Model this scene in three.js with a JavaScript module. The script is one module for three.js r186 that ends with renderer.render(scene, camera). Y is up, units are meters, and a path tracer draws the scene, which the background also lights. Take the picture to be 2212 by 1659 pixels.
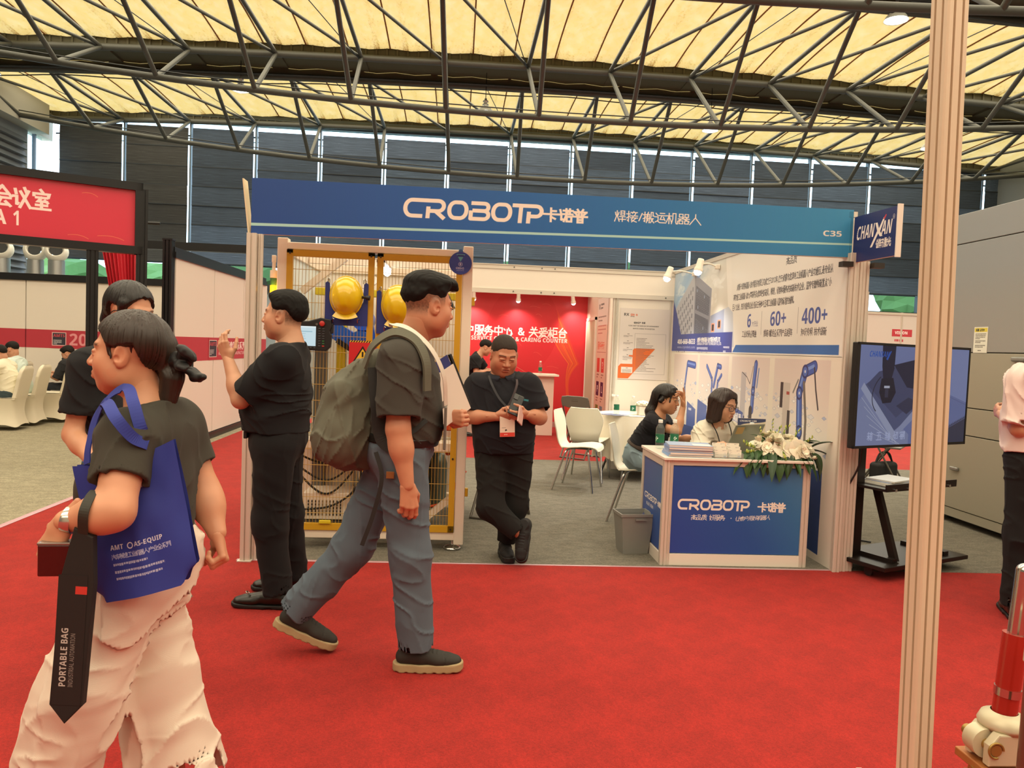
import * as THREE from 'three';
import { mergeGeometries, mergeVertices, toCreasedNormals } from 'three/addons/utils/BufferGeometryUtils.js';
import { RoundedBoxGeometry } from 'three/addons/geometries/RoundedBoxGeometry.js';
import { RectAreaLightUniformsLib } from 'three/addons/lights/RectAreaLightUniformsLib.js';

// ---------------------------------------------------------------- camera, sky, light, exposure
// Metres. +x runs along the booth front, -z leads into the booth, y is up; the floor is y = 0.
const scene = new THREE.Scene();
const camera = new THREE.PerspectiveCamera(53.1, 2212 / 1659, 0.1, 300);
camera.position.set(0, 1.4708, 0);
camera.rotation.set(-0.0481, -0.0732, 0.0387, 'YXZ');
const renderer = new THREE.WebGLRenderer();
renderer.toneMapping = THREE.LinearToneMapping;
renderer.toneMappingExposure = 0.88;
renderer.shadowMap.enabled = true;
scene.background = new THREE.Color().setRGB(4.6, 5.6, 6.6);
RectAreaLightUniformsLib.init();
const ROOF_Y = 9.78;
function areaLight(name, w, h, x, y, z, color, power, turnX = -Math.PI / 2) {
  const l = new THREE.RectAreaLight(color, power, w, h);
  l.name = name; l.position.set(x, y, z); l.rotation.x = turnX; scene.add(l);
  return l;
}
// daylight that comes down through the translucent roof skin, one light under each roof bay
const DAY = new THREE.Color().setRGB(1.0, 0.92, 0.74);
for (const z of [-27.3, -20.1, -12.85, -5.6, 1.65, 8.9]) areaLight('skylight_glow', 35, 4.9, 3.1, ROOF_Y - 0.12, z, DAY, 3.4);

// ---------------------------------------------------------------- helpers
let seed = 7;
const rnd = (a = 1, b) => { seed = (seed * 1664525 + 1013904223) >>> 0; const u = seed / 4294967296; return b === undefined ? u * a : a + u * (b - a); };
const V = (x, y, z) => new THREE.Vector3(x, y, z);
const taken = new Map();
const numbered = (n) => { const k = taken.get(n) ?? 0; taken.set(n, k + 1); return k ? n + '_' + String(k).padStart(3, '0') : n; };
function info(o, label, category, group, kind) {
  if (label) o.userData.label = label;
  if (category) o.userData.category = category;
  if (group) o.userData.group = group;
  if (kind) o.userData.kind = kind;
  return o;
}
function thing(name, label, category, at = [0, 0, 0], turn = 0, group) {
  const o = new THREE.Group(); o.name = numbered(name); o.position.set(...at); o.rotation.y = turn; scene.add(o);
  return info(o, label, category, group);
}
function structure(name, at = [0, 0, 0]) { const o = new THREE.Group(); o.name = numbered(name); o.position.set(...at); scene.add(o); o.userData.kind = 'structure'; return o; }
function part(name, geo, mat, parent) {
  const g = Array.isArray(geo) ? mergeGeometries(geo.map(flatten)) : geo;
  const m = new THREE.Mesh(g, mat); m.name = parent === scene ? numbered(name) : name; m.castShadow = m.receiveShadow = true; parent.add(m);
  return m;
}
const flatten = (g) => { const n = g.index ? g.toNonIndexed() : g.clone(); for (const k of Object.keys(n.attributes)) if (!['position', 'normal', 'uv'].includes(k)) n.deleteAttribute(k); if (!n.attributes.uv) n.setAttribute('uv', new THREE.BufferAttribute(new Float32Array(n.attributes.position.count * 2), 2)); return n; };
function clone(o, at, turn, label, extra = {}) {
  const c = o.clone(); c.name = numbered(o.name.replace(/_\d{3}$/, '')); c.userData = { ...o.userData, ...extra };
  if (at) c.position.set(...at); if (turn !== undefined) c.rotation.y = turn; if (label) c.userData.label = label; scene.add(c); return c;
}
const mat = (color, roughness = 0.6, metalness = 0, more = {}) => new THREE.MeshStandardMaterial({ color, roughness, metalness, ...more });
const phys = (o) => new THREE.MeshPhysicalMaterial(o);
const box = (w, h, d, x = 0, y = 0, z = 0) => new THREE.BoxGeometry(w, h, d).translate(x, y, z);
const rbox = (w, h, d, r, x = 0, y = 0, z = 0, s = 2) => new RoundedBoxGeometry(w, h, d, s, Math.min(r, w / 2.02, h / 2.02, d / 2.02)).translate(x, y, z);
// a box between min and max corners
const span = (x0, y0, z0, x1, y1, z1) => box(x1 - x0, y1 - y0, z1 - z0, (x0 + x1) / 2, (y0 + y1) / 2, (z0 + z1) / 2);
const UPV = V(0, 1, 0);
function rod(a, b, r, sides = 8, r2 = r) {
  const A = V(...a), B = V(...b), d = B.clone().sub(A), g = new THREE.CylinderGeometry(r2, r, d.length(), sides, 1);
  return g.applyQuaternion(new THREE.Quaternion().setFromUnitVectors(UPV, d.clone().normalize())).translate((A.x + B.x) / 2, (A.y + B.y) / 2, (A.z + B.z) / 2);
}
// a rectangular bar from a to b, w wide and t thick; side gives the direction of its width
function bar(a, b, w, t, side = [0, 0, 1]) {
  const A = V(...a), B = V(...b), y = B.clone().sub(A), l = y.length(); y.normalize();
  const z = V(...side).addScaledVector(y, -V(...side).dot(y)).normalize(), x = y.clone().cross(z);
  return new THREE.BoxGeometry(t, l, w).applyMatrix4(new THREE.Matrix4().makeBasis(x, y, z).setPosition((A.x + B.x) / 2, (A.y + B.y) / 2, (A.z + B.z) / 2));
}
const tube = (pts, r, seg = 24, sides = 8, closed = false) => new THREE.TubeGeometry(new THREE.CatmullRomCurve3(pts.map((p) => V(...p)), closed, 'centripetal'), seg, r, sides, closed);
function bent(pts, r, corner = 0.04, sides = 8) { // a tube with straight runs and round corners
  const path = new THREE.CurvePath(), P = pts.map((p) => V(...p)); let from = P[0];
  for (let i = 1; i < P.length - 1; i++) {
    const a = P[i].clone().sub(P[i - 1]), b = P[i + 1].clone().sub(P[i]), c = Math.min(corner, a.length() * 0.45, b.length() * 0.45);
    const p = P[i].clone().addScaledVector(a.normalize(), -c), q = P[i].clone().addScaledVector(b.normalize(), c);
    path.add(new THREE.LineCurve3(from, p)); path.add(new THREE.QuadraticBezierCurve3(p, P[i].clone(), q)); from = q;
  }
  path.add(new THREE.LineCurve3(from, P[P.length - 1]));
  return new THREE.TubeGeometry(path, pts.length * 10, r, sides, false);
}
const lathe = (prof, seg = 24) => new THREE.LatheGeometry(prof.map(([x, y]) => new THREE.Vector2(x, y)), seg);
function extrude(pts, depth, bevel = 0, holes = []) {
  const s = new THREE.Shape(pts.map(([x, y]) => new THREE.Vector2(x, y)));
  for (const h of holes) s.holes.push(new THREE.Path(h.map(([x, y]) => new THREE.Vector2(x, y))));
  return new THREE.ExtrudeGeometry(s, { depth, bevelEnabled: bevel > 0, bevelThickness: bevel, bevelSize: bevel, bevelSegments: 2, curveSegments: 8 });
}
const place = (g, x = 0, y = 0, z = 0, rx = 0, ry = 0, rz = 0) => g.applyMatrix4(new THREE.Matrix4().compose(V(x, y, z), new THREE.Quaternion().setFromEuler(new THREE.Euler(rx, ry, rz, 'YXZ')), V(1, 1, 1)));
// value noise
const hash3 = (x, y, z) => { let h = Math.imul(x, 374761393) ^ Math.imul(y, 668265263) ^ Math.imul(z, 1274126177); h = Math.imul(h ^ (h >>> 13), 1274126177); return ((h ^ (h >>> 16)) >>> 0) / 4294967296; };
function noise(x, y, z) {
  const ix = Math.floor(x), iy = Math.floor(y), iz = Math.floor(z), fx = x - ix, fy = y - iy, fz = z - iz;
  const u = fx * fx * (3 - 2 * fx), v = fy * fy * (3 - 2 * fy), w = fz * fz * (3 - 2 * fz), L = (a, b, t) => a + (b - a) * t;
  const c = (a, b, d) => hash3(ix + a, iy + b, iz + d);
  return L(L(L(c(0, 0, 0), c(1, 0, 0), u), L(c(0, 1, 0), c(1, 1, 0), u), v), L(L(c(0, 0, 1), c(1, 0, 1), u), L(c(0, 1, 1), c(1, 1, 1), u), v), w) * 2 - 1;
}
// canvas textures
function canvas(w, h, paint) { const c = document.createElement('canvas'); c.width = w; c.height = h; const x = c.getContext('2d'); paint(x, w, h); return c; }
function picture(w, h, paint) { const t = new THREE.CanvasTexture(canvas(w, h, paint)); t.colorSpace = THREE.SRGBColorSpace; t.magFilter = THREE.LinearFilter; return t; }
function grain(size, f, srgb = true) { // f(u, v) -> [r, g, b] 0..255, tiling is up to f
  const d = new Uint8Array(size * size * 4);
  for (let y = 0; y < size; y++) for (let x = 0; x < size; x++) { const c = f(x, y), o = (y * size + x) * 4; d[o] = c[0]; d[o + 1] = c[1]; d[o + 2] = c[2]; d[o + 3] = 255; }
  const t = new THREE.DataTexture(d, size, size); t.wrapS = t.wrapT = THREE.RepeatWrapping; t.magFilter = THREE.LinearFilter; t.needsUpdate = true;
  if (srgb) t.colorSpace = THREE.SRGBColorSpace; return t;
}
const scaled = (t, sx, sy = sx) => { const c = t.clone(); c.repeat.set(sx, sy); return c; };
// tiling noise on a torus of period n (in lattice cells)
function tiled(x, y, n, s = 0) { const ix = Math.floor(x), iy = Math.floor(y), fx = x - ix, fy = y - iy, u = fx * fx * (3 - 2 * fx), v = fy * fy * (3 - 2 * fy), h = (a, b) => hash3(((a % n) + n) % n, ((b % n) + n) % n, s); return (h(ix, iy) * (1 - u) + h(ix + 1, iy) * u) * (1 - v) + (h(ix, iy + 1) * (1 - u) + h(ix + 1, iy + 1) * u) * v; }
// gives a flat-ish geometry uv in metres from two axes
function uvMetres(g, ax = 'x', ay = 'y', s = 1) { const p = g.attributes.position, uv = new Float32Array(p.count * 2), I = { x: 0, y: 1, z: 2 }; for (let i = 0; i < p.count; i++) { uv[i * 2] = p.getComponent(i, I[ax]) * s; uv[i * 2 + 1] = p.getComponent(i, I[ay]) * s; } g.setAttribute('uv', new THREE.BufferAttribute(uv, 2)); return g; }
// a panel quad (print) of w x h in the xy plane, facing +z, uv 0..1, with thickness t behind it
function printPanel(w, h, m, parent, name, at, ry = 0, rx = 0, rz = 0) { const p = part(name, new THREE.PlaneGeometry(w, h), m, parent); p.position.set(...at); p.rotation.set(rx, ry, rz, 'YXZ'); return p; }

// ---------------------------------------------------------------- surfaces
const fuzz = grain(512, (x, y) => { const a = tiled(x / 2, y / 2, 256, 1), b = tiled(x / 8, y / 8, 64, 2), c = tiled(x / 64, y / 64, 8, 3), v = 205 + (a - 0.5) * 50 + (b - 0.5) * 26 + (c - 0.5) * 20; return [v, v, v]; });
const fuzzBump = grain(256, (x, y) => { const v = 128 + (hash3(x, y, 5) - 0.5) * 150 + (tiled(x / 4, y / 4, 64, 6) - 0.5) * 100; return [v, v, v]; }, false);
const felt = grain(512, (x, y) => { const a = hash3(x, y, 9), b = tiled(x / 5, y / 3, 512, 4), c = tiled(x / 40, y / 16, 512, 7), v = 200 + (a - 0.5) * 46 + (b - 0.5) * 54 + (c - 0.5) * 26; return [v, v, v]; });
const redCarpet = mat(0xc4281f, 0.96, 0, { map: scaled(fuzz, 2.2), bumpMap: scaled(fuzzBump, 12), bumpScale: 0.0012 });
const grayCarpet = mat(0x8b8576, 0.97, 0, { map: scaled(felt, 1.3), bumpMap: scaled(fuzzBump, 9), bumpScale: 0.001 });
const beigeCarpet = mat(0xbcb295, 0.97, 0, { map: scaled(felt, 1.1), bumpMap: scaled(fuzzBump, 9), bumpScale: 0.001 });
const concrete = mat(0x8f8d86, 0.8, 0, { map: scaled(fuzz, 0.7) });
const tapeWhite = mat(0xd9c9c4, 0.35), tapePink = phys({ color: 0xe7b9c4, roughness: 0.25, transmission: 0.35, thickness: 0 });

// ---------------------------------------------------------------- the hall
const HX0 = -15.4, HX1 = 21.6, HZ0 = -30, HZ1 = 14;
{
  const floor = structure('floor');
  part('slab', uvMetres(span(HX0, -0.3, HZ0 - 0.6, HX1, -0.012, HZ1), 'x', 'z'), concrete, floor);
  const sheet = (name, x0, z0, x1, z1, m, top) => part(name, uvMetres(span(x0, -0.012, z0, x1, top, z1), 'x', 'z'), m, floor);
  // carpets: the red aisle, the booth's grey carpet, the meeting room's beige carpet
  sheet('red_carpet', -3.32, -5.12, 9.5, 9, redCarpet, 0.0);
  sheet('red_carpet', -3.32, -20, -1.38, -5.12, redCarpet, 0.0);
  sheet('red_carpet', -14, -4.2, -3.32, 9, redCarpet, 0.0);
  sheet('red_carpet', -1.38, -20, 9.5, -10.03, redCarpet, 0.0);
  for (const [x0, x1, z0, z1] of [[-1.38, 1.33, -8.1, -5.12], [1.33, 9.5, -8.1, -5.12], [-1.38, 9.5, -10.03, -8.104]]) sheet('gray_carpet', x0, z0, x1, z1, grayCarpet, 0.001);
  sheet('beige_carpet', -14, -16, -3.32, -4.2, beigeCarpet, 0.002);
  part('carpet_tape', span(-3.345, 0.0021, -9.6, -3.29, 0.0036, -3.9), tapePink, floor);
  part('carpet_tape', [span(-1.4, 0.001, -5.14, -0.2, 0.0022, -5.105), span(-0.2, 0.001, -5.135, 2.72, 0.0018, -5.11)], tapePink, floor);
}
const steel = mat(0x484842, 0.55, 0.2), steelBlue = mat(0x50585c, 0.5, 0.25), gutterMat = mat(0x4d4937, 0.8), wallGray = mat(0x7b7f80, 0.75), dark = mat(0x16181a, 0.5), louverMat = mat(0x5c6064, 0.6, 0.2);
const TRUSS_Z = [-27.3, -20.1, -12.85], HALF = 2.62, STEP = 2.4, X_OFF = -0.62;
const topY = (x) => 9.62 - 0.0012 * (x - 3) ** 2, lowY = (x) => 7.42 + 0.0036 * (x - 3.2) ** 2;
const stations = []; for (let k = -6; k <= 9; k++) stations.push(X_OFF + k * STEP);
{
  // translucent roof skin: strips 1.2 m wide that run in depth over every truss, seamed with brown webbing
  const stain = picture(1024, 1024, (c, w, h) => {
    c.fillStyle = '#f2dc92'; c.fillRect(0, 0, w, h);
    for (let i = 0; i < 900; i++) { const edge = rnd() < 0.6, x = edge ? (rnd() < 0.5 ? rnd(0, 70) : w - rnd(0, 70)) : rnd(w), y = rnd() < 0.45 ? h - rnd(0, 160) * rnd() : rnd(h); c.fillStyle = `rgba(${rnd(120, 170) | 0},${rnd(95, 130) | 0},${rnd(40, 70) | 0},${rnd(0.03, 0.22)})`; c.beginPath(); c.ellipse(x, y, rnd(3, 26), rnd(2, 9), rnd(-0.6, 0.6), 0, 7); c.fill(); }
    for (let i = 0; i < 260; i++) { c.fillStyle = `rgba(255,244,200,${rnd(0.04, 0.14)})`; c.beginPath(); c.ellipse(rnd(w), rnd(h), rnd(30, 160), rnd(10, 60), rnd(-0.5, 0.5), 0, 7); c.fill(); }
  });
  const skins = [0, 1, 2].map((i) => { const t = stain.clone(); t.wrapS = t.wrapT = THREE.RepeatWrapping; t.offset.set(i * 0.31, 0); t.repeat.set(1, 1); return mat(0xe9d9a0, 0.9, 0, { map: t, emissive: 0xffffff, emissiveMap: t, emissiveIntensity: 0.95 }); });
  const seam = mat(0x8a5a2e, 0.9);
  const ceiling = structure('ceiling');
  const bays = [...TRUSS_Z, -5.6, 1.65, 8.9];
  bays.forEach((z, b) => {
    const skinY = (x, t) => topY(x) + 0.3 + 0.12 * (1 - (2 * t - 1) ** 2);
    for (let i = 0; i < 31; i++) {
      const x0 = HX0 + 0.1 + i * 1.19, x1 = x0 + 1.19, g = new THREE.PlaneGeometry(1, 1, 2, 6), p = g.attributes.position, uv = g.attributes.uv;
      for (let j = 0; j < p.count; j++) { const u = uv.getX(j), t = uv.getY(j), x = x0 + (x1 - x0) * u; p.setXYZ(j, x, skinY(x, t) - 0.05 * 4 * u * (1 - u), z + HALF - 2 * HALF * (1 - t)); }
      g.computeVertexNormals(); part('skylight_panel', g, skins[(i * 7 + b * 3) % 3], ceiling);
      if (b < 3 && i) part('seam', tube([0, 0.25, 0.5, 0.75, 1].map((t) => [x0, skinY(x0, t) - 0.012, z + HALF - 2 * HALF * (1 - t)]), 0.022, 8, 5), seam, ceiling);
    }
    // gutter with ribbed upstand between this bay and the next
    const far = z - HALF;
    for (let i = 0; i < 15; i++) { const x = HX0 + 1.25 + i * 2.47; const out = b ? 2.05 : 0.3; part('gutter', [span(x - 1.24, topY(x) + 0.3, far - out, x + 1.24, topY(x) + 0.4, far - 0.02), span(x - 1.24, topY(x) + 0.06, far - 0.08, x + 1.24, topY(x) + 0.34, far - 0.03), ...(b ? [span(x - 1.24, topY(x) + 0.06, far - 2.03, x + 1.24, topY(x) + 0.34, far - 1.98)] : [])], gutterMat, ceiling); }
    if (b < 3) { const ribs = []; for (let x = HX0 + 0.2; x < HX1; x += 0.3) ribs.push(box(0.05, 0.26, 0.05, x, topY(x) + 0.2, far - 0.01)); const r = part('upstand_ribs', ribs, gutterMat, ceiling); r.userData.kind = 'stuff'; }
  });
  part('roof_deck', [span(HX0 - 0.5, 10.3, HZ0 - 0.8, HX1 + 0.5, 10.6, HZ1 + 0.5), span(HX0, topY(3) + 0.3, 11.6, HX1, topY(3) + 0.5, HZ1)], gutterMat, ceiling);
}
// three tubular roof trusses, each one thing with its chords, cross tubes, braces and struts
TRUSS_Z.forEach((z, n) => {
  const t = thing('roof_truss', ['grey tubular roof truss next to the far wall, crossing the wall blinds', 'grey tubular roof truss in the middle, passing above the blue booth header', 'grey tubular roof truss nearest the viewer, showing only at the upper right'][n], 'roof truss', [0, 0, z], 0, 'roof trusses over the hall');
  const line = (f, dz) => { const pts = []; for (let x = HX0; x <= HX1 + 0.01; x += 1.85) pts.push([x, f(x), dz]); return pts; };
  part('lower_chord', tube(line(lowY, 0), 0.08, 40, 10), steel, t);
  part('upper_chord', tube(line(topY, HALF), 0.1, 30, 10), steel, t);
  part('upper_chord', tube(line(topY, -HALF), 0.1, 30, 10), steel, t);
  stations.forEach((x, i) => {
    const B = [x + 0.12, lowY(x), 0], N = [x, topY(x), HALF], F = [x, topY(x), -HALF];
    part('near_strut', rod(B, N, 0.064), steel, t);
    part('far_strut', rod(B, F, 0.062), steel, t);
    part('cross_tube', rod(N, F, 0.06), steel, t);
    const nx = stations[i + (x < 4 ? -1 : 1)];
    if (nx !== undefined) part('diagonal_brace', rod(F, [nx, topY(nx), HALF], 0.045), steel, t);
    if (nx !== undefined && i % 2) part('tie_rod', rod([x, topY(x) - 0.1, -HALF], [(x + nx) / 2, topY(nx) + 0.1, HALF], 0.014, 5), dark, t);
  });
  part('cable_tray', [tube(line((x) => topY(x) - 0.34, -HALF - 0.75), 0.035, 30, 5), tube(line((x) => topY(x) - 0.5 - 0.04 * Math.sin(x * 1.7), -HALF - 1.0), 0.018, 60, 5)], dark, t);
  if (n < 2) part('conduit', tube(line((x) => lowY(x) + 0.15, 0.03), 0.017, 40, 5), dark, t);
});
// back wall: sill wall, window band, fabric blinds with bright gaps between them, glass beyond
{
  const WZ = HZ0, wall = structure('wall_back');
  const sillMat = mat(0x202427, 0.6), frameMat = mat(0x4a4f53, 0.5, 0.3);
  part('sill_wall', [span(HX0, 0, WZ - 0.35, HX1, 3.25, WZ - 0.1)], wallGray, wall);
  part('sill', span(HX0, 3.25, WZ - 0.4, HX1, 3.48, WZ + 0.05), sillMat, wall);
  part('lintel', span(HX0, 9.45, WZ - 0.4, HX1, 10.6, WZ - 0.1), steelBlue, wall);
  part('lintel', [span(HX0, 9.62, WZ - 0.1, HX1, 9.75, WZ + 0.1), span(HX0, 9.86, WZ - 0.1, HX1, 10.02, WZ + 0.06)], steelBlue, wall);
  const weave = grain(256, (x, y) => { const v = 205 + (tiled(x / 32, y / 1.5, 256, 31) - 0.5) * 70 + (tiled(x / 64, y / 9, 256, 32) - 0.5) * 40 + (hash3(x, y, 33) - 0.5) * 22; return [v, v, v]; });
  const cloth = (c) => mat(c, 0.9, 0, { map: scaled(weave, 1, 1) });
  const bandShadeTones = [0x596b84, 0x465569, 0x526379, 0x3f4c5e, 0x5c6c84, 0x4a586b, 0x434f5f].map(cloth), brown = [0x4b4a48, 0x444342, 0x484847].map(cloth);  // panel tones paint in bands of outside louver shade showing through the blinds
  const glass = phys({ color: 0xe8f2f4, roughness: 0.02, transmission: 1, thickness: 0, ior: 1.45 });
  const first = stations[0], hem = mat(0x2c3136, 0.7);
  for (let k = 0; k <= 16; k++) {
    const x0 = HX0 + 0.05 + (k === 0 ? 0 : 0), xm = first + (k - 1) * STEP + 0.0; // mullion x at the left of blind k
    const a = k === 0 ? HX0 : xm + 0.085, b = Math.min(HX1, first + k * STEP - 0.085);
    if (b - a < 0.3) continue;
    const pane = part('window_pane', span(a - 0.05, 3.48, WZ - 0.22, b + 0.05, 9.45, WZ - 0.2), glass, wall);
    const bl = part('mullion', [span(b + 0.05, 3.48, WZ - 0.25, b + 0.1, 9.45, WZ - 0.02), span(a, 4.14, WZ - 0.2, b, 4.18, WZ - 0.14)], frameMat, wall);
    const rows = 7, y0 = 4.18, y1 = 9.2;
    for (let r = 0; r < rows; r++) {
      const h = (y1 - y0) / rows, y = y0 + r * h, set = k < 3 ? brown : bandShadeTones;
      const g = box(b - a, h - 0.012, 0.02); place(g, (a + b) / 2, y + h / 2, WZ + (r % 2 ? 0.006 : -0.004), (hash3(k, r, 3) - 0.5) * 0.1);
      part('blind_panel', g, set[Math.floor(hash3(k, r, 11) * set.length)], wall);
      part('hem_bar', box(b - a, 0.028, 0.035, (a + b) / 2, y, WZ + 0.012), hem, wall);
    }
  }
  // side walls and the wall behind the viewer
  const left = structure('wall_left');
  part('pier', [span(HX0 - 0.4, 0, -28.75, HX0, 10.6, HZ1)], wallGray, left); part('pier', [span(HX0 - 0.4, 0, -30.4, HX0, 3.4, -28.75)], wallGray, left); part('pier', [span(HX0 - 0.4, 8.5, -30.4, HX0 + 0.02, 10.6, -28.75)], mat(0xa39f93, 0.8), left);
  part('cornice', [span(HX0 - 0.02, 8.45, -29.2, HX0 + 0.5, 9.5, -18)], mat(0xa39f93, 0.8), left);
  for (let i = 0; i < 22; i++) part('louver_slat', place(box(0.06, 0.2, 6.2), HX0 + 0.06, 2.9 + i * 0.245, -25.4, 0, 0, 0.5), louverMat, left);
  part('window_frame', [span(HX0 - 0.2, 3.4, -29.5, HX0 - 0.1, 8.5, -29.4), span(HX0 - 0.25, 3.4, -30, HX0 - 0.05, 3.5, -28.75), span(HX0 - 0.25, 6.2, -30, HX0 - 0.05, 6.26, -28.75)], frameMat, left);
  part('window_pane', span(HX0 - 0.18, 3.4, -30, HX0 - 0.17, 8.5, -28.75), glass, left);
  const right = structure('wall_right'); part('panel', span(HX1, 0, HZ0 - 0.4, HX1 + 0.4, 10.6, HZ1), wallGray, right);
  const near = structure('wall_front'); part('panel', span(HX0 - 0.4, 0, HZ1, HX1 + 0.4, 10.6, HZ1 + 0.4), mat(0xb9b4a6, 0.8), near);
}
// high-bay lamps hanging from the gutters
{
  const alu = mat(0xc9c8bf, 0.4, 0.5), shade = mat(0xdcdccf, 0.5), bulbMat = mat(0xffffff, 0.4, 0, { emissive: 0xf4fff6, emissiveIntensity: 9 });
  const spots = [[-14.0, 9.0, -24.2, 'far left, under the second roof truss'], [-6.8, 8.95, -24.2, 'second from the left, left of the booth header'], [0.62, 8.75, -24.2, 'in the middle, above the white header lettering'], [7.75, 8.6, -24.2, 'second from the right, left of the pale post'], [9.35, 9.0, -16.6, 'highest in view, cut by the top edge'], [15.0, 8.45, -24.2, 'farthest right, half behind the pale post']];
  spots.forEach(([x, y, z, where]) => {
    const l = thing('pendant_lamp', 'white dome pendant lamp ' + where, 'lamp', [x, y, z], 0, 'dome lamps under the roof');
    part('cord', rod([0, 0.32, 0], [0, topY(x) - y + 0.28, 0], 0.012, 5), dark, l);
    part('housing', lathe([[0, 0.36], [0.04, 0.36], [0.045, 0.3], [0.09, 0.29], [0.09, 0.26], [0.055, 0.25], [0.06, 0.2], [0.1, 0.19], [0.1, 0.16], [0.07, 0.14], [0.1, 0.1]], 16), alu, l);
    part('lamp_shade', lathe([[0.08, 0.13], [0.14, 0.1], [0.21, 0.03], [0.25, -0.05], [0.26, -0.06], [0.245, -0.05], [0.2, 0.03], [0.13, 0.09]], 24), shade, l);
    part('lamp_bulb', lathe([[0, -0.115], [0.1, -0.1], [0.19, -0.06], [0.215, -0.02], [0.15, 0.06], [0, 0.08]], 20), bulbMat, l);
    const s = new THREE.SpotLight(0xf6fff4, 260, 0, 1.2, 0.6); s.position.set(x, y - 0.13, z); s.target.position.set(x, 0, z); s.castShadow = true; s.shadow.radius = 8; scene.add(s, s.target); s.name = 'pendant_lamp_light';
  });
}

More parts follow.
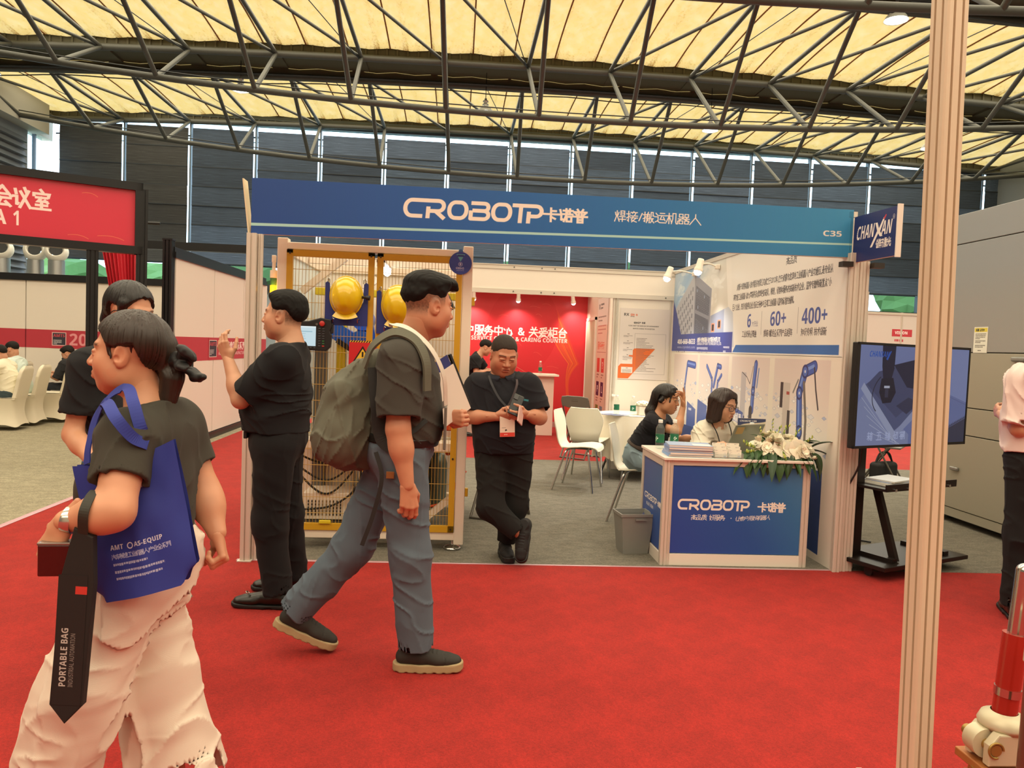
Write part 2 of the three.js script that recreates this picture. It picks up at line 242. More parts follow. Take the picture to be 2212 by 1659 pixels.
// ---------------------------------------------------------------- lettering
// Strokes of the Chinese characters on a 20 x 20 grid (coordinates in base 21: 0-9 a-k). "x:px,py,w,h" sets another character's strokes into a box.
const STROKES = {
  口: '22i2ii2i22', 日: '40g0gk4k40 4aga', 目: '40g0gk4k40 47g7 4dgd', 木: 'a0ak 05k5 a50h a5kh', 扌: 'b0bj6h 15j5 1di9', 讠: '6296 19b9bifg', 亻: 'd02c 878k', 艹: '0aka 606k e0ek',
  土: '34h4 a0ak 0kkk', 立: '90b3 14j4 5668 f6cf 0jkj', 女: '803ehk g64k 06k6', 卡: 'a0ak a4h4 09k9 adgg', 若: '艹:0,0,20,5 08k8 941j 口:6,11,13,9', 诺: '讠:0,0,7,20 若:7,0,13,20',
  普: '6083 e0c3 14j4 848a c4ca 3658 h6f8 0bkb 日:4,12,12,8', 火: 'a0a71k a8jk 3358 h3e8', 干: '22i2 09k9 a2ak', 旱: '日:2,0,16,9 2cic 0gkg ackk', 焊: '火:0,0,9,20 日:9,0,11,8 9bjb 9gkg ebek',
  接: '扌:0,0,7,20 立:7,0,13,9 女:7,9,13,11', 舟: 'a064 44g4gkek 444c1k 0ckc 8689 8e8h', 殳: '40482a 40e0e7j7 2cfc2k 5ejk', 搬: '扌:0,0,6,20 舟:6,0,7,20 殳:13,0,7,20',
  辶: '2155 08686f1i 5g9jkj', 云: '41g1 07k7 974hgh dbik', 运: '辶:0,0,20,20 云:7,0,13,15', 几: '404b0k 40e0ehgkkkkf', 机: '木:0,0,9,20 几:9,0,11,20', 器: '口:1,0,8,7 口:11,0,8,7 口:1,13,8,7 口:11,13,8,7 0aka a70e aakf e7g9',
  人: 'a0a60k a7kk', 户: 'a0c3 34h4hb3b 343c0k', 月: '404c0k 40h0hkdk 47h7 4dhd', 服: '月:0,0,9,20 b0j0j7g7 b0bk b9j9ck dakk', 务: '8027 63g20c 64kc 3dhdgjdj a92k', 中: '24i4id2d24 a0ak',
  心: '3816 878hajhjhf b4d9 g8jg', 关: '6084 e0c4 35h5 0bkb a5ab1k abjk', 爱: 'g032 4265 a3b6 g3e6 1b18j8jb 3cgc 991k 6gfg5k 8gjk', 巨: '303k 30j0 3kkk 36h6hd3d', 柜: '木:0,0,8,20 巨:9,0,11,20', 台: 'a038h8 e4j9 口:3,11,14,9',
  号: '口:4,0,12,8 0aka 8a6egegjck', 会: 'a00a a0ka 58f8 1cjc 9c5jhj egjk', 义: 'g31k 24jk 90c4', 议: '讠:0,0,7,20 义:7,0,13,20', 室: '90b2 1614j4i7 48g8 a86cgc ebhd 4ggg acak 0kkk',
  高: '90b2 04k4 口:6,6,8,4 1k1bjbjjgj 口:6,14,8,4', 品: '口:5,0,10,8 口:0,11,9,9 口:11,11,9,9', 质: 'g032 323b0k 54k4 b2b7 7g78h8hg cacd5k dhjk', 子: '31g197 979j6h 0bkb', 好: '女:0,0,10,20 子:10,0,10,20', 让: '讠:0,0,7,20 e0ek e8k8 8kkk',
  客: '90b2 1614j4i7 8639 75f50d 67kd 口:5,13,10,7', 用: '313d0k 31i1ikfk 37i7 3did a1ak', 刂: '404e g0gjcj', 仓: 'a00a a0ka 6aeaegbg 6a6jjjjf', 创: '仓:0,0,13,20 刂:13,0,7,20', 车: '13j3 903aja b6bk 0fkf', 轩: '车:0,0,9,20 干:10,0,10,20',
  氵: '3286 0a5c 1k7e', 方: 'a0b3 04k4 840k 7ahagkck', 攵: '8017 65k5 h51k 59jk', 激: '氵:0,0,6,20 日:6,0,7,8 方:6,9,7,11 攵:13,0,7,20', 光: 'a0a9 2358 i3f8 0aka 7a7e1k dadjjkkf', 箱: '5014 43a3 f0b4 e3k3 木:0,6,10,14 目:11,6,9,14', 五: '21i1 a16k 38g8fk 0kkk',
  由: '35h5hk3k35 3chc a0ak', 轴: '车:0,0,9,20 由:10,0,10,20', 切: '0ba8 505hah b2j2iiei f29k', 割: '80a2 0502g2g5 37d7 2aea 0dgd 858e 口:3,14,9,6 刂:14,0,6,20', 气: '6017 54j4 58h8 2chchhkkkh', 汽: '氵:0,0,6,20 气:6,0,14,20',
  制: '3015 24c4 08d8 1h1bdbdhbh 707k 刂:14,0,6,20', 告: '5014 24i4 09k9 a0a9 口:4,12,12,8', 造: '辶:0,0,20,20 告:8,0,11,15', 玉: '2aia 0kkk a0ak 20i0 dcgf', 国: '11j1jk1k11 玉:5,5,10,12', 阝: '404k 40d097edbg5f', 示: '32h2 08k8 a8ak6j 5b1i fbjh', 际: '阝:0,0,7,20 示:8,0,12,20',
  系: 'g032 a258d8 d83egd acak 5e1j fejj', 列: '01c1 6109 45b52k 588b 刂:14,0,6,20', 矢: '4015 24i4 09k9 a4a91k aajk', 知: '矢:0,0,11,20 口:12,4,8,12', 只: '口:3,0,14,11 7d1k ddjk', 识: '讠:0,0,7,20 只:7,0,13,20', 专: '33h3 08k8 a05cgcck 6fdk', 禾: 'g034 07k7 a2ak a70g a7kg', 利: '禾:0,0,12,20 刂:13,0,7,20',
  支: '05k5 a0aa 2aha1k 4ajk', 技: '扌:0,0,7,20 支:7,0,13,20', 术: '木:0,0,20,20 e0h3', 斤: 'h034 343c0k 38k8 d8dk', 新: '立:0,0,11,9 木:0,9,11,11 斤:12,0,8,20', 大: '06k6 a0a61k a7jk', 亍: '32h2 08k8 b8bj7j', 行: 'a024 b52c 787k 亍:8,0,12,20', 业: '707j d0dj 154d j5gd 0jkj', 工: '32h2 a2ai 0iki',
  场: '土:0,1,8,16 91i1a7k7ijej d73e f77k', 景: '日:4,0,12,8 0aka 口:4,12,12,4 agak 4i2k ghjk', 全: 'a00a a0ka 4bgb 4fgf 1kjk abak', 覆: '01k1 23i3i82823 8188 c1c8 5a1e 6d6k 日:9,10,10,6 9gjk', 盖: '6083 e0c3 15j5 38h8 0bkb a5ab 3d3k hdhk 3dhd 8d8k cdck 0kkk', 产: 'a0a3 14j4 5659 f5d9 29j9 293d0k',
  矩: '矢:0,0,9,20 巨:9,0,11,20', 阵: '阝:0,0,7,20 车:7,0,13,20', 成: '25k5 253e0k 3a9a9g6g b0b5gkkg h84k e0h3', 都: '13b3 6068 08c8 b11d 日:3,11,9,9 阝:13,0,7,20', 股: '月:0,0,8,20 殳:9,0,11,20', 分: '8009 c0k9 4bgbfjbj 9b3k', 份: '亻:0,0,7,20 分:7,0,13,20', 有: '04k4 901d 月:6,7,11,13',
  艮: '30h0h939 34h4 303jag 99kk', 限: '阝:0,0,7,20 艮:8,0,12,20', 公: '7019 d0ja 9a4jgj echk', 司: '12i2iiek 25c5 口:3,9,9,9', 于: '32h2 09k9 a2aj6j', 年: '6018 43i3 49h9 494e 0eke b3bk', 位: '亻:0,0,7,20 立:7,0,13,20', 市: '90b2 04k4 3h38h8hhfh b4bk', 龙: '05k5 901k a5ajkjkf h82k d0g3', 潭: '氵:0,0,6,20 71k1 口:8,2,11,5 日:9,8,9,6 6gkg dedk', 寺: '34h4 a0a8 08k8 0ckc e8ejbj 5f8h',
  力: '05i5hjdj 800k', 功: '工:0,2,9,14 力:9,0,11,20', 能: '6027b7 84b8 月:1,9,9,11 j1c4 c0c8j8 jbce cackjk', 区: 'k1111jkj h55h 56hg', 是: '日:4,0,12,8 0aka aaai aeie 5c0k 4gajkj', 从: '50680k 69ak f0f87k f9kk', 事: '02k2 口:4,4,12,4 3ahahg3g 0dkd a0ak7j', 智: '知:1,0,18,10 日:4,11,12,9', 亥: 'b0c2 04k4 a449e8 h80k cekk', 核: '木:0,0,8,20 亥:8,0,12,20',
  零: '31h1 1713j3i7 a1a8 4576 d5g5 a91f a9jf 6dgdcj', 部: '立:0,0,11,10 口:1,11,9,8 阝:13,0,7,20', 牛: '5018 45i5 0bkb b0bk', 件: '亻:0,0,7,20 牛:7,0,13,20', 及: '21e1b8h82k 51590k 5ajk', 套: '03k3 a008 a3k8 67e7 676d 6aea 6dhd 0gkg 9g5k', 装: '202a 1345 606a g0g9 c9k9 b4k4 0bkb ab0j 7ackjk', 备: '8018 63g32b 65kb 田:4,12,12,8', 田: '22i2ii2i22 2aia a2ai', 石: '02k2 802c 口:5,9,12,10', 开: '12j2 0aka 727a1k e2ek', 研: '石:0,0,9,20 开:9,0,11,20',
  发: '5047k7 a00k 6cgc4k 7ckk f0i3', '、': '4f8k', '，': '4g6k2k', '。': '2f6f6j2j2f', 肖: 'a0a7 3165 h1e5 月:2,8,15,12', 钅: '7018 57f7 2bfb 979kgf', 销: '钅:0,0,8,20 肖:9,0,11,20', 售: '6017 444e 53j3 59h9 56h6 4dkd c3cd 口:4,14,12,6', 和: '禾:0,0,11,20 口:11,4,9,13', 的: '日:0,3,9,16 c0a8 c4k4jjfj c9fc', 企: 'a00a a0ka a8aj aehe 5c5j 0jkj', 家: '90b2 1613j3i7 47h7 b70d 7ack 9bdfckak h9cc',
  米: 'a0ak 0aka 3257 h2e7 a90k abkk', 青: '24i4 a0aa 37h7 0aka 月:4,11,12,9', 精: '米:0,0,9,20 青:9,0,11,20', 特: '牛:0,0,8,20 寺:8,0,12,20', 重: 'g031 04k4 日:4,6,12,7 a1ak 3ghg 0kkk', 点: 'a0a8 a4h4 口:4,8,12,6 2g0k 7g8k cgdk ggkk', 小: 'a0ak6j 471f g7kf', 四: '22i2ii2i22 825c c2cbfb', 川: '40480k a1aj g0gk', 省: 'a0a7 4216 g2k6 f42a 目:5,9,12,11', 瞪: '目:0,0,7,20 口:9,8,10,6 a1j6 i18a 8kkk bgdj',
  羚: '3054 9074 25b5 29b9 0dcd 757k e0b8 e0k8 ccjcfk', 先: '6018 44j4 0aka a0aa 7a7e1k dadkkkkg', 后: 'g131 313c0k 38k8 口:5,11,13,8', 主: '90b3 14j4 3bhb 0jkj a4aj', 导: '31h1h737 313akaj8 0ckc fafkbk 5f8h', 参: 'a046g6 d3h7 08k8 940c c8kf a93d bd3h ef1k', 与: '5059h9hjdk 54i4 0dcd', 页: '01k1 a134 34h4hg 343g a7ad1k dhkk', 项: '工:0,2,8,14 页:8,0,12,20', 标: '木:0,0,8,20 示:8,0,12,20',
  隹: '7018 545k 54k4 59j9 5eje 5kkk d0dk', 准: '2156 1k6c 隹:7,0,13,20', 编: '7027a6 b71dac 0jbh h0i2 c4k4k9c9 c4ck cbkbkk gbgk', 扫: '扌:0,0,8,20 93j3jj9j 9bjb', 码: '石:0,0,9,20 b1i1h9 d1cajajkgk', 免: '701762g2c6 口:3,6,14,6 aa1k ccdjkjkf', 费: '24i4 日:4,2,12,8 8a8b 4c4h gcgh acad2k dhik', 领: '5009 5096 3878 页:10,0,10,20 4b8b6j', 礼: '6083 16a60f 686k e0ehgkkkkf', 设: '讠:0,0,7,20 殳:7,0,13,20', 状: '202k 0346 6060 606k 人:8,4,12,16 8aka', 态: '大:2,0,16,11 3d1j 7d8kgkhh dcef hdjh',
};
const strokeCache = {};
function strokesOf(ch) {
  if (strokeCache[ch]) return strokeCache[ch];
  const out = [];
  for (const tok of (STROKES[ch] ?? '22i2ii2i22').split(' ')) {
    const m = tok.match(/^(.+):(\d+),(\d+),(\d+),(\d+)$/);
    if (m) { for (const s of strokesOf(m[1])) out.push(s.map(([x, y]) => [+m[2] + (x * m[4]) / 20, +m[3] + (y * m[5]) / 20])); continue; }
    if (tok.includes('?') || tok.length < 4) continue;
    const s = []; for (let i = 0; i + 1 < tok.length; i += 2) s.push([parseInt(tok[i], 21), parseInt(tok[i + 1], 21)]); out.push(s);
  }
  return (strokeCache[ch] = out);
}
// draws a line of mixed text with its left end at x and its top at y; size is the height of a Chinese character
function write(c, text, x, y, size, { weight = 0.09, color = '#fff', wide = 1, gap = 0.12, bold = true } = {}) {
  c.save(); c.strokeStyle = c.fillStyle = color; c.lineWidth = weight * size; c.lineCap = 'square'; c.lineJoin = 'miter'; c.miterLimit = 3;
  let at = x;
  for (const ch of text) {
    if (ch === ' ') { at += size * 0.45 * wide; continue; }
    if (STROKES[ch]) {
      const k = (size * 0.9) / 20;
      c.beginPath();
      for (const s of strokesOf(ch)) s.forEach(([px, py], i) => (i ? c.lineTo(at + px * k * wide, y + size * 0.05 + py * k) : c.moveTo(at + px * k * wide, y + size * 0.05 + py * k)));
      c.stroke(); at += size * (0.9 + gap) * wide;
    } else {
      c.save(); c.font = `${bold ? 'bold ' : ''}${size}px sans-serif`; c.translate(at, y + size * 0.86); c.scale(wide, 1); c.fillText(ch, 0, 0); at += (c.measureText(ch).width + size * 0.01) * wide; c.restore();
    }
  }
  c.restore(); return at;
}
function latin(c, text, x, y, px, { color = '#fff', font = 'bold', wide = 1, skew = 0, align = 'left', fit = 0 } = {}) {
  c.save(); c.fillStyle = color; c.font = `${font} ${px}px sans-serif`; c.textAlign = align; c.translate(x, y);
  if (fit) wide = fit / c.measureText(text).width;
  c.transform(wide, 0, -skew, 1, 0, 0); c.fillText(text, 0, 0); c.restore();
}
// the booth's wordmark: rounded letters with joined top bars; h is its height, about 6.6 h wide
function wordmark(c, x, y, h, color = '#fff') {
  c.save(); c.translate(x, y); c.transform(h, 0, -0.06 * h, h, 0.06 * h, 0); c.strokeStyle = color; c.lineWidth = 0.2; c.lineJoin = 'round'; c.lineCap = 'butt';
  const path = (f) => { c.beginPath(); f(); c.stroke(); };
  path(() => { c.moveTo(0.95, 0.9); c.lineTo(0.45, 0.9); c.bezierCurveTo(0.0, 0.9, 0.0, 0.1, 0.45, 0.1); c.lineTo(1.65, 0.1); c.bezierCurveTo(2.02, 0.1, 2.02, 0.62, 1.65, 0.62); c.lineTo(1.22, 0.62); });
  path(() => { c.moveTo(1.2, 0.4); c.lineTo(1.2, 1.0); }); path(() => { c.moveTo(1.55, 0.62); c.lineTo(2.0, 1.0); });
  const O = (ox) => path(() => { c.moveTo(ox + 0.4, 0.12); c.lineTo(ox + 0.62, 0.12); c.bezierCurveTo(ox + 1.02, 0.12, ox + 1.02, 0.92, ox + 0.62, 0.92); c.lineTo(ox + 0.4, 0.92); c.bezierCurveTo(ox, 0.92, ox, 0.12, ox + 0.4, 0.12); c.closePath(); });
  O(2.1); O(4.2);
  path(() => { c.moveTo(3.22, 0.12); c.lineTo(3.85, 0.12); c.bezierCurveTo(4.12, 0.12, 4.12, 0.5, 3.85, 0.5); c.lineTo(3.3, 0.5); }); path(() => { c.moveTo(3.85, 0.5); c.bezierCurveTo(4.16, 0.5, 4.16, 0.92, 3.85, 0.92); c.lineTo(3.24, 0.92); c.lineTo(3.24, 0.5); });
  path(() => { c.moveTo(5.2, 0.13); c.lineTo(6.35, 0.13); c.bezierCurveTo(6.72, 0.13, 6.72, 0.66, 6.35, 0.66); c.lineTo(6.02, 0.66); }); path(() => { c.moveTo(5.62, 0.13); c.lineTo(5.62, 1.04); }); path(() => { c.moveTo(6.02, 0.42); c.lineTo(6.02, 1.04); });
  c.restore();
}
function fillPoly(c, pts, color) { c.fillStyle = color; c.beginPath(); pts.forEach(([x, y], i) => (i ? c.lineTo(x, y) : c.moveTo(x, y))); c.closePath(); c.fill(); }
function blend(c, x0, y0, x1, y1, stops) { const g = c.createLinearGradient(x0, y0, x1, y1); stops.forEach(([t, col]) => g.addColorStop(t, col)); return g; }
// lines of fine print too small to read
function finePrint(c, x, y, w, rows, step, h, color) { for (let r = 0; r < rows; r++) { let at = x; const end = x + w * (r === rows - 1 ? rnd(0.4, 0.8) : rnd(0.9, 1)); while (at < end) { const l = Math.min(end - at, rnd(h * 0.5, h * 1.1)); c.fillStyle = color; c.fillRect(at, y + r * step, l * 0.8, h * rnd(0.7, 1)); at += l; } } }

// ---------------------------------------------------------------- the booth: posts, header, side wall, back beam
const FZ = -5.12, BX0 = -1.34, BX1 = 2.66, BACK = -9.4;
const white = mat(0xe9dfd2, 0.5), whiteGloss = mat(0xece4d8, 0.28), alu = mat(0xd8cfc2, 0.38, 0.25), groove = mat(0x6e6355, 0.7), chrome = mat(0xc9c9c6, 0.16, 1), blackPlastic = mat(0x17181a, 0.45), grayMetal = mat(0x70706c, 0.4, 0.6);
// grooved aluminium extrusion: square with a slot in every face
function extrusion(w, slots = 1) {
  const h = w / 2, d = w * 0.16, half = w * (slots > 1 ? 0.055 : 0.09), side = [];
  const at = slots > 1 ? [-w * 0.2, w * 0.2] : [0];
  side.push([-h + 0.004, h]); for (const a of at) side.push([a - half, h], [a - half, h - d], [a + half, h - d], [a + half, h]); side.push([h - 0.004, h]);
  const pts = []; for (let k = 0; k < 4; k++) { const c = Math.round(Math.cos((-k * Math.PI) / 2)), s = Math.round(Math.sin((-k * Math.PI) / 2)); for (const [x, y] of side) pts.push([x * c - y * s, x * s + y * c]); }
  return pts;
}
function post(w, h, slots = 1) { return extrude(extrusion(w, slots), h).rotateX(-Math.PI / 2); }
{
  const t = thing('booth_post', 'slim grooved aluminium post at the left front corner of the booth', 'post', [BX0, 0, -5.11]);
  part('profile', post(0.062, 2.138), alu, t); part('profile', place(post(0.03, 2.138), 0.048, 0, -0.02), alu, t); part('foot_plate', box(0.09, 0.006, 0.09, 0, 0.004, 0), alu, t);
  const u = thing('corner_post', 'cluster of grooved aluminium posts closing the front end of the booth side wall', 'post', [BX1 + 0.01, 0, -5.1]);
  for (const [x, z, h] of [[0, 0, 2.2], [0.052, -0.02, 2.2], [0.105, -0.03, 2.15], [0.15, -0.1, 1.95]]) part('profile', place(post(0.05, h), x, 0, z), alu, u);
  for (const x of [-0.05, 0.17]) part('clamp', box(0.075, 0.035, 0.06, x, 2.12, 0.01), mat(0x3a3733, 0.5, 0.4), u);
}
{ // header board
  const W = 4.04, H = 0.36, tex = picture(2048, 190, (c, w, h) => {
    c.fillStyle = blend(c, 0, 0, w, 0, [[0, '#1c468f'], [0.3, '#1d56a0'], [0.62, '#236dac'], [1, '#368ab8']]); c.fillRect(0, 0, w, h);
    fillPoly(c, [[0, 152], [w, 134], [w, 142], [0, 162]], '#a9d5cf');
    const m = (x) => ((x + 1.362) / W) * w;
    wordmark(c, m(-0.392), 40, 70, '#efe3d6');
    write(c, '卡诺普', m(0.545), 51, 52, { weight: 0.15, color: '#efe3d6', gap: 0.06 });
    write(c, '焊接/搬运机器人', m(1.02), 48, 43, { weight: 0.085, color: '#efe3d6', gap: 0.05, bold: false });
    latin(c, 'C35', m(2.465), 109, 31, { color: '#e8e0d4', wide: 1.3 });
  });
  const t = thing('header_board', 'long blue header board across the booth front with white lettering', 'sign', [0.66, 0, FZ - 0.02]);
  const bot = (u) => 2.139 + u * 0.036, g = new THREE.PlaneGeometry(W, H, 20, 1), p = g.attributes.position, uv = g.attributes.uv;
  for (let i = 0; i < p.count; i++) { const u = uv.getX(i); p.setXYZ(i, (u - 0.5) * W, uv.getY(i) ? 2.499 : bot(u), 0); }
  g.computeVertexNormals();
  part('printed_face', g, mat(0xffffff, 0.42, 0, { map: tex }), t);
  part('board', [extrude([[-W / 2, 2.139], [W / 2, 2.175], [W / 2, 2.499], [-W / 2, 2.499]], 0.025).translate(0, 0, -0.027)], white, t);
  part('rail', [box(W - 0.02, 0.03, 0.04, 0, 2.46, -0.05), box(W - 0.02, 0.03, 0.04, 0, 2.19, -0.05)], alu, t);
  part('end_flap', place(box(0.008, 0.36, 0.1), -W / 2 - 0.03, 2.31, -0.03, 0, 0, 0.12), mat(0xdccdaa, 0.6), t);
}
{ // neighbouring stand's sign, standing out from the right end of the header
  const w = 0.47, h = 0.31, t = thing('stand_sign', 'navy sign board with white slanted lettering at the right end of the blue header', 'sign', [2.69, 2.29, -5.12], -1.5);
  const tex = picture(1024, 480, (c, W, H) => {
    c.fillStyle = '#252a62'; c.fillRect(0, 0, W, H);
    latin(c, 'CHAN', 60, 250, 190, { color: '#eee6dc', skew: 0.22, fit: 0, wide: 0.82 }); latin(c, 'AN', 660, 250, 190, { color: '#eee6dc', skew: 0.22, wide: 0.86 });
    fillPoly(c, [[520, 116], [570, 116], [610, 178], [705, 80], [740, 80], [640, 210], [700, 262], [640, 262], [600, 228], [470, 355], [420, 355], [570, 200]], '#eee6dc');
    fillPoly(c, [[690, 96], [752, 52], [770, 60], [735, 96]], '#c8323c');
    write(c, '创轩激光', 560, 285, 92, { weight: 0.12, color: '#eee6dc', gap: 0.02 });
    c.strokeStyle = '#cfc8c8'; c.lineWidth = 4; c.beginPath(); c.arc(935, 95, 22, 0, 7); c.stroke(); latin(c, 'R', 924, 108, 32, { color: '#cfc8c8' });
    for (let i = 0; i < 6; i++) { c.fillStyle = '#252a62'; c.fillRect(50, 150 + i * 18, 60 - i * 6, 7); }
  });
  const g = new THREE.PlaneGeometry(w, h); g.translate(w / 2, 0, 0.013); part('printed_face', g, mat(0xffffff, 0.4, 0, { map: tex }), t);
  part('board', box(w, h, 0.024, w / 2, 0, 0), white, t); part('edge_strip', box(0.012, h + 0.02, 0.034, w, 0, 0), whiteGloss, t);
}
{ // printed side wall on the right of the booth, seen from its left face
  const L = 4.24, t = thing('side_wall', 'white booth side wall printed with a building photograph, blue figures and four robot arms', 'wall panel', [BX1, 0, FZ - 0.02]);
  const sx = (s, w) => ((4.24 - s) / L) * w;
  const upper = picture(2048, 466, (c, w, h) => {
    const Y = (y) => ((2.452 - y) / 0.965) * h, X = (s) => sx(s, w), P = (a) => a.map(([s, y]) => [X(s), Y(y)]);
    c.fillStyle = '#e6e2dc'; c.fillRect(0, 0, w, h);
    fillPoly(c, P([[4.24, 2.452], [2.38, 2.452], [2.2, 1.5], [4.24, 1.5]]), blend(c, 0, 0, 300, h, [[0, '#b9c8d8'], [0.35, '#8fb2d6'], [0.7, '#d9dbd8'], [1, '#d8d4cc']]));
    for (let i = 0; i < 70; i++) { c.fillStyle = `rgba(240,240,236,${rnd(0.1, 0.4)})`; c.beginPath(); c.ellipse(X(rnd(2.45, 4.2)), Y(rnd(2.0, 2.45)), rnd(15, 70), rnd(6, 22), rnd(-0.5, 0.2), 0, 7); c.fill(); }
    fillPoly(c, P([[2.44, 2.452], [2.3, 2.452], [2.1, 1.5], [2.2, 1.5]]), '#e9e5df');
    // tower: lit left face and window front
    fillPoly(c, P([[4.2, 1.98], [3.43, 2.375], [3.36, 1.5], [3.87, 1.5]]), '#aeb2bf'); fillPoly(c, P([[3.43, 2.375], [2.83, 2.165], [2.85, 1.5], [3.37, 1.5]]), '#8b90a2');
    fillPoly(c, P([[3.37, 2.24], [2.88, 2.08], [2.89, 1.88], [3.37, 1.97]]), '#596074'); fillPoly(c, P([[3.37, 1.93], [2.89, 1.84], [2.9, 1.5], [3.37, 1.5]]), '#5d6478');
    for (let i = 0; i < 9; i++) for (let r = 0; r < 8; r++) { const s = 3.34 - i * 0.052, y = 2.2 - i * 0.017 - r * 0.085; if (Math.abs(r - 3) < 0.6) continue; c.strokeStyle = '#8d93a6'; c.lineWidth = 1.4; c.strokeRect(X(s), Y(y), 22, 30); if (rnd() < 0.2) { c.fillStyle = '#9db4d8'; c.fillRect(X(s) + 3, Y(y) + 3, 9, 15); } }
    for (let r = 0; r < 7; r++) for (let i = 0; i < 9; i++) { const s = 4.1 - i * 0.075, y = 1.96 + (4.1 - s) * 0.45 - r * 0.1; c.fillStyle = '#6f7688'; c.fillRect(X(s), Y(y), 16, 24); }
    // low block with orange window frames
    fillPoly(c, P([[2.83, 1.88], [2.42, 1.935], [2.2, 1.86], [2.14, 1.5], [2.85, 1.5]]), '#9aa3bd'); fillPoly(c, P([[2.42, 1.935], [2.3, 1.95], [2.17, 1.89], [2.1, 1.55], [2.4, 1.55]]), '#c4cad6');
    for (const [s, y] of [[2.79, 1.8], [2.6, 1.83], [2.79, 1.68], [2.6, 1.7]]) { c.fillStyle = '#e0926e'; c.fillRect(X(s), Y(y), 50, 44); c.fillStyle = '#33343c'; c.fillRect(X(s) + 10, Y(y) + 6, 30, 32); }
    fillPoly(c, P([[4.24, 2.11], [4.1, 1.97], [3.87, 1.7], [2.15, 1.7], [2.15, 1.5], [4.24, 1.5]]), '#3c4c98');
    write(c, '卡诺普', X(3.36), Y(2.36), 20, { weight: 0.14, color: '#5b83c4', gap: 0.1 });
    latin(c, '400-668-8633', X(4.0), Y(1.585), 40, { color: '#f2eee8', fit: X(3.31) - X(4.0) });
    latin(c, 'www.crprobot.com', X(4.0), Y(1.535), 18, { color: '#aab0d4', font: '', fit: X(3.31) - X(4.0) });
    write(c, '成都卡诺普机器人技术股份有限公司', X(3.24), Y(1.655), 25, { weight: 0.14, color: '#f2eee8', gap: 0.02, wide: 0.98 });
    latin(c, 'CHENGDU CRP ROBOT TECHNOLOGY CO.,LTD.', X(3.24), Y(1.572), 20, { color: '#e8e4e4', fit: X(2.45) - X(3.24) }); finePrint(c, X(3.24), Y(1.55), X(2.45) - X(3.24), 1, 20, 15, '#b9bede');
    finePrint(c, X(2.39), Y(1.56), 88, 2, 20, 11, '#c9cde4');
    // text block
    const txt = (s, i, j, y, size) => { const o = { weight: 0.1, color: '#4d4b4e', gap: 0.06 }; const n = write(c, s, -9000, -9000, size, o) + 9000; write(c, s, X(i), Y(y), size, { ...o, wide: (X(j) - X(i)) / n }); };
    txt('成都卡诺普机器人技术股份有限公司成立于2012年,位于成都市龙潭寺工业机器人产业功能区,是专业从', 2.09, 0.2, 2.155, 30); txt('事智能工业机器人核心零部件及成套装备研发、制造、销售和服务的高新技术企业、国家专精特新重点"小', 2.17, 0.21, 2.06, 30);
    txt('巨人"企业、四川省瞪羚企业,先后主导参与五项工业机器人国家标准的编制。', 2.185, 0.79, 1.965, 30); txt('高品质', 1.0, 0.8, 2.29, 32);
    const num = (s, i, j, y = 1.735) => latin(c, s, X(i), Y(y), 80, { color: '#3f57a0', fit: X(j) - X(i) });
    num('6', 1.79, 1.69); num('60+', 1.27, 0.94); num('400+', 0.66, 0.24);
    write(c, '大行业', X(1.67), Y(1.79), 25, { weight: 0.08, color: '#6d6f8c', gap: 0 });
    txt('工业场景全覆盖', 1.9, 1.55, 1.705, 30); txt('焊接/搬运全系列产品矩阵', 1.39, 0.815, 1.705, 30); txt('知识专利 技术创新', 0.66, 0.245, 1.705, 30);
    c.fillStyle = '#8f8c8c'; c.fillRect(X(1.455), Y(1.87), 3, 100); c.fillRect(X(0.732), Y(1.87), 3, 100);
    fillPoly(c, P([[2.05, 1.573], [0.05, 1.573], [0.05, 1.503], [2.13, 1.503]]), '#2f6bb4');
  });
  const lower = picture(2048, 720, (c, w, h) => {
    const Y = (y) => ((1.49 - y) / 1.49) * h, X = (s) => sx(s, w), P = (a) => a.map(([s, y]) => [X(s), Y(y)]);
    c.fillStyle = '#e6ded2'; c.fillRect(0, 0, w, h);
    const arm = (pts, lw, col = '#34509c') => { if (col === '#34509c') { limb(pts, lw * 1.12, '#22356e'); limb(pts, lw * 0.92, '#3a5cb0'); limb(pts.map(([s, y]) => [s + 0.012, y + 0.006]), lw * 0.3, '#6f90d6'); for (const [s, y] of pts.slice(1, -1)) { c.fillStyle = '#22356e'; c.beginPath(); c.arc(X(s), Y(y), lw * 0.62, 0, 7); c.fill(); c.fillStyle = '#4a6cbc'; c.beginPath(); c.arc(X(s), Y(y), lw * 0.42, 0, 7); c.fill(); c.fillStyle = '#c9cfdf'; c.beginPath(); c.arc(X(s), Y(y), lw * 0.14, 0, 7); c.fill(); } } else limb(pts, lw, col); }, limb = (pts, lw, col) => { c.strokeStyle = col; c.lineCap = 'round'; c.lineJoin = 'round'; c.lineWidth = lw; c.beginPath(); pts.forEach(([s, y], i) => (i ? c.lineTo(X(s), Y(y)) : c.moveTo(X(s), Y(y)))); c.stroke(); };
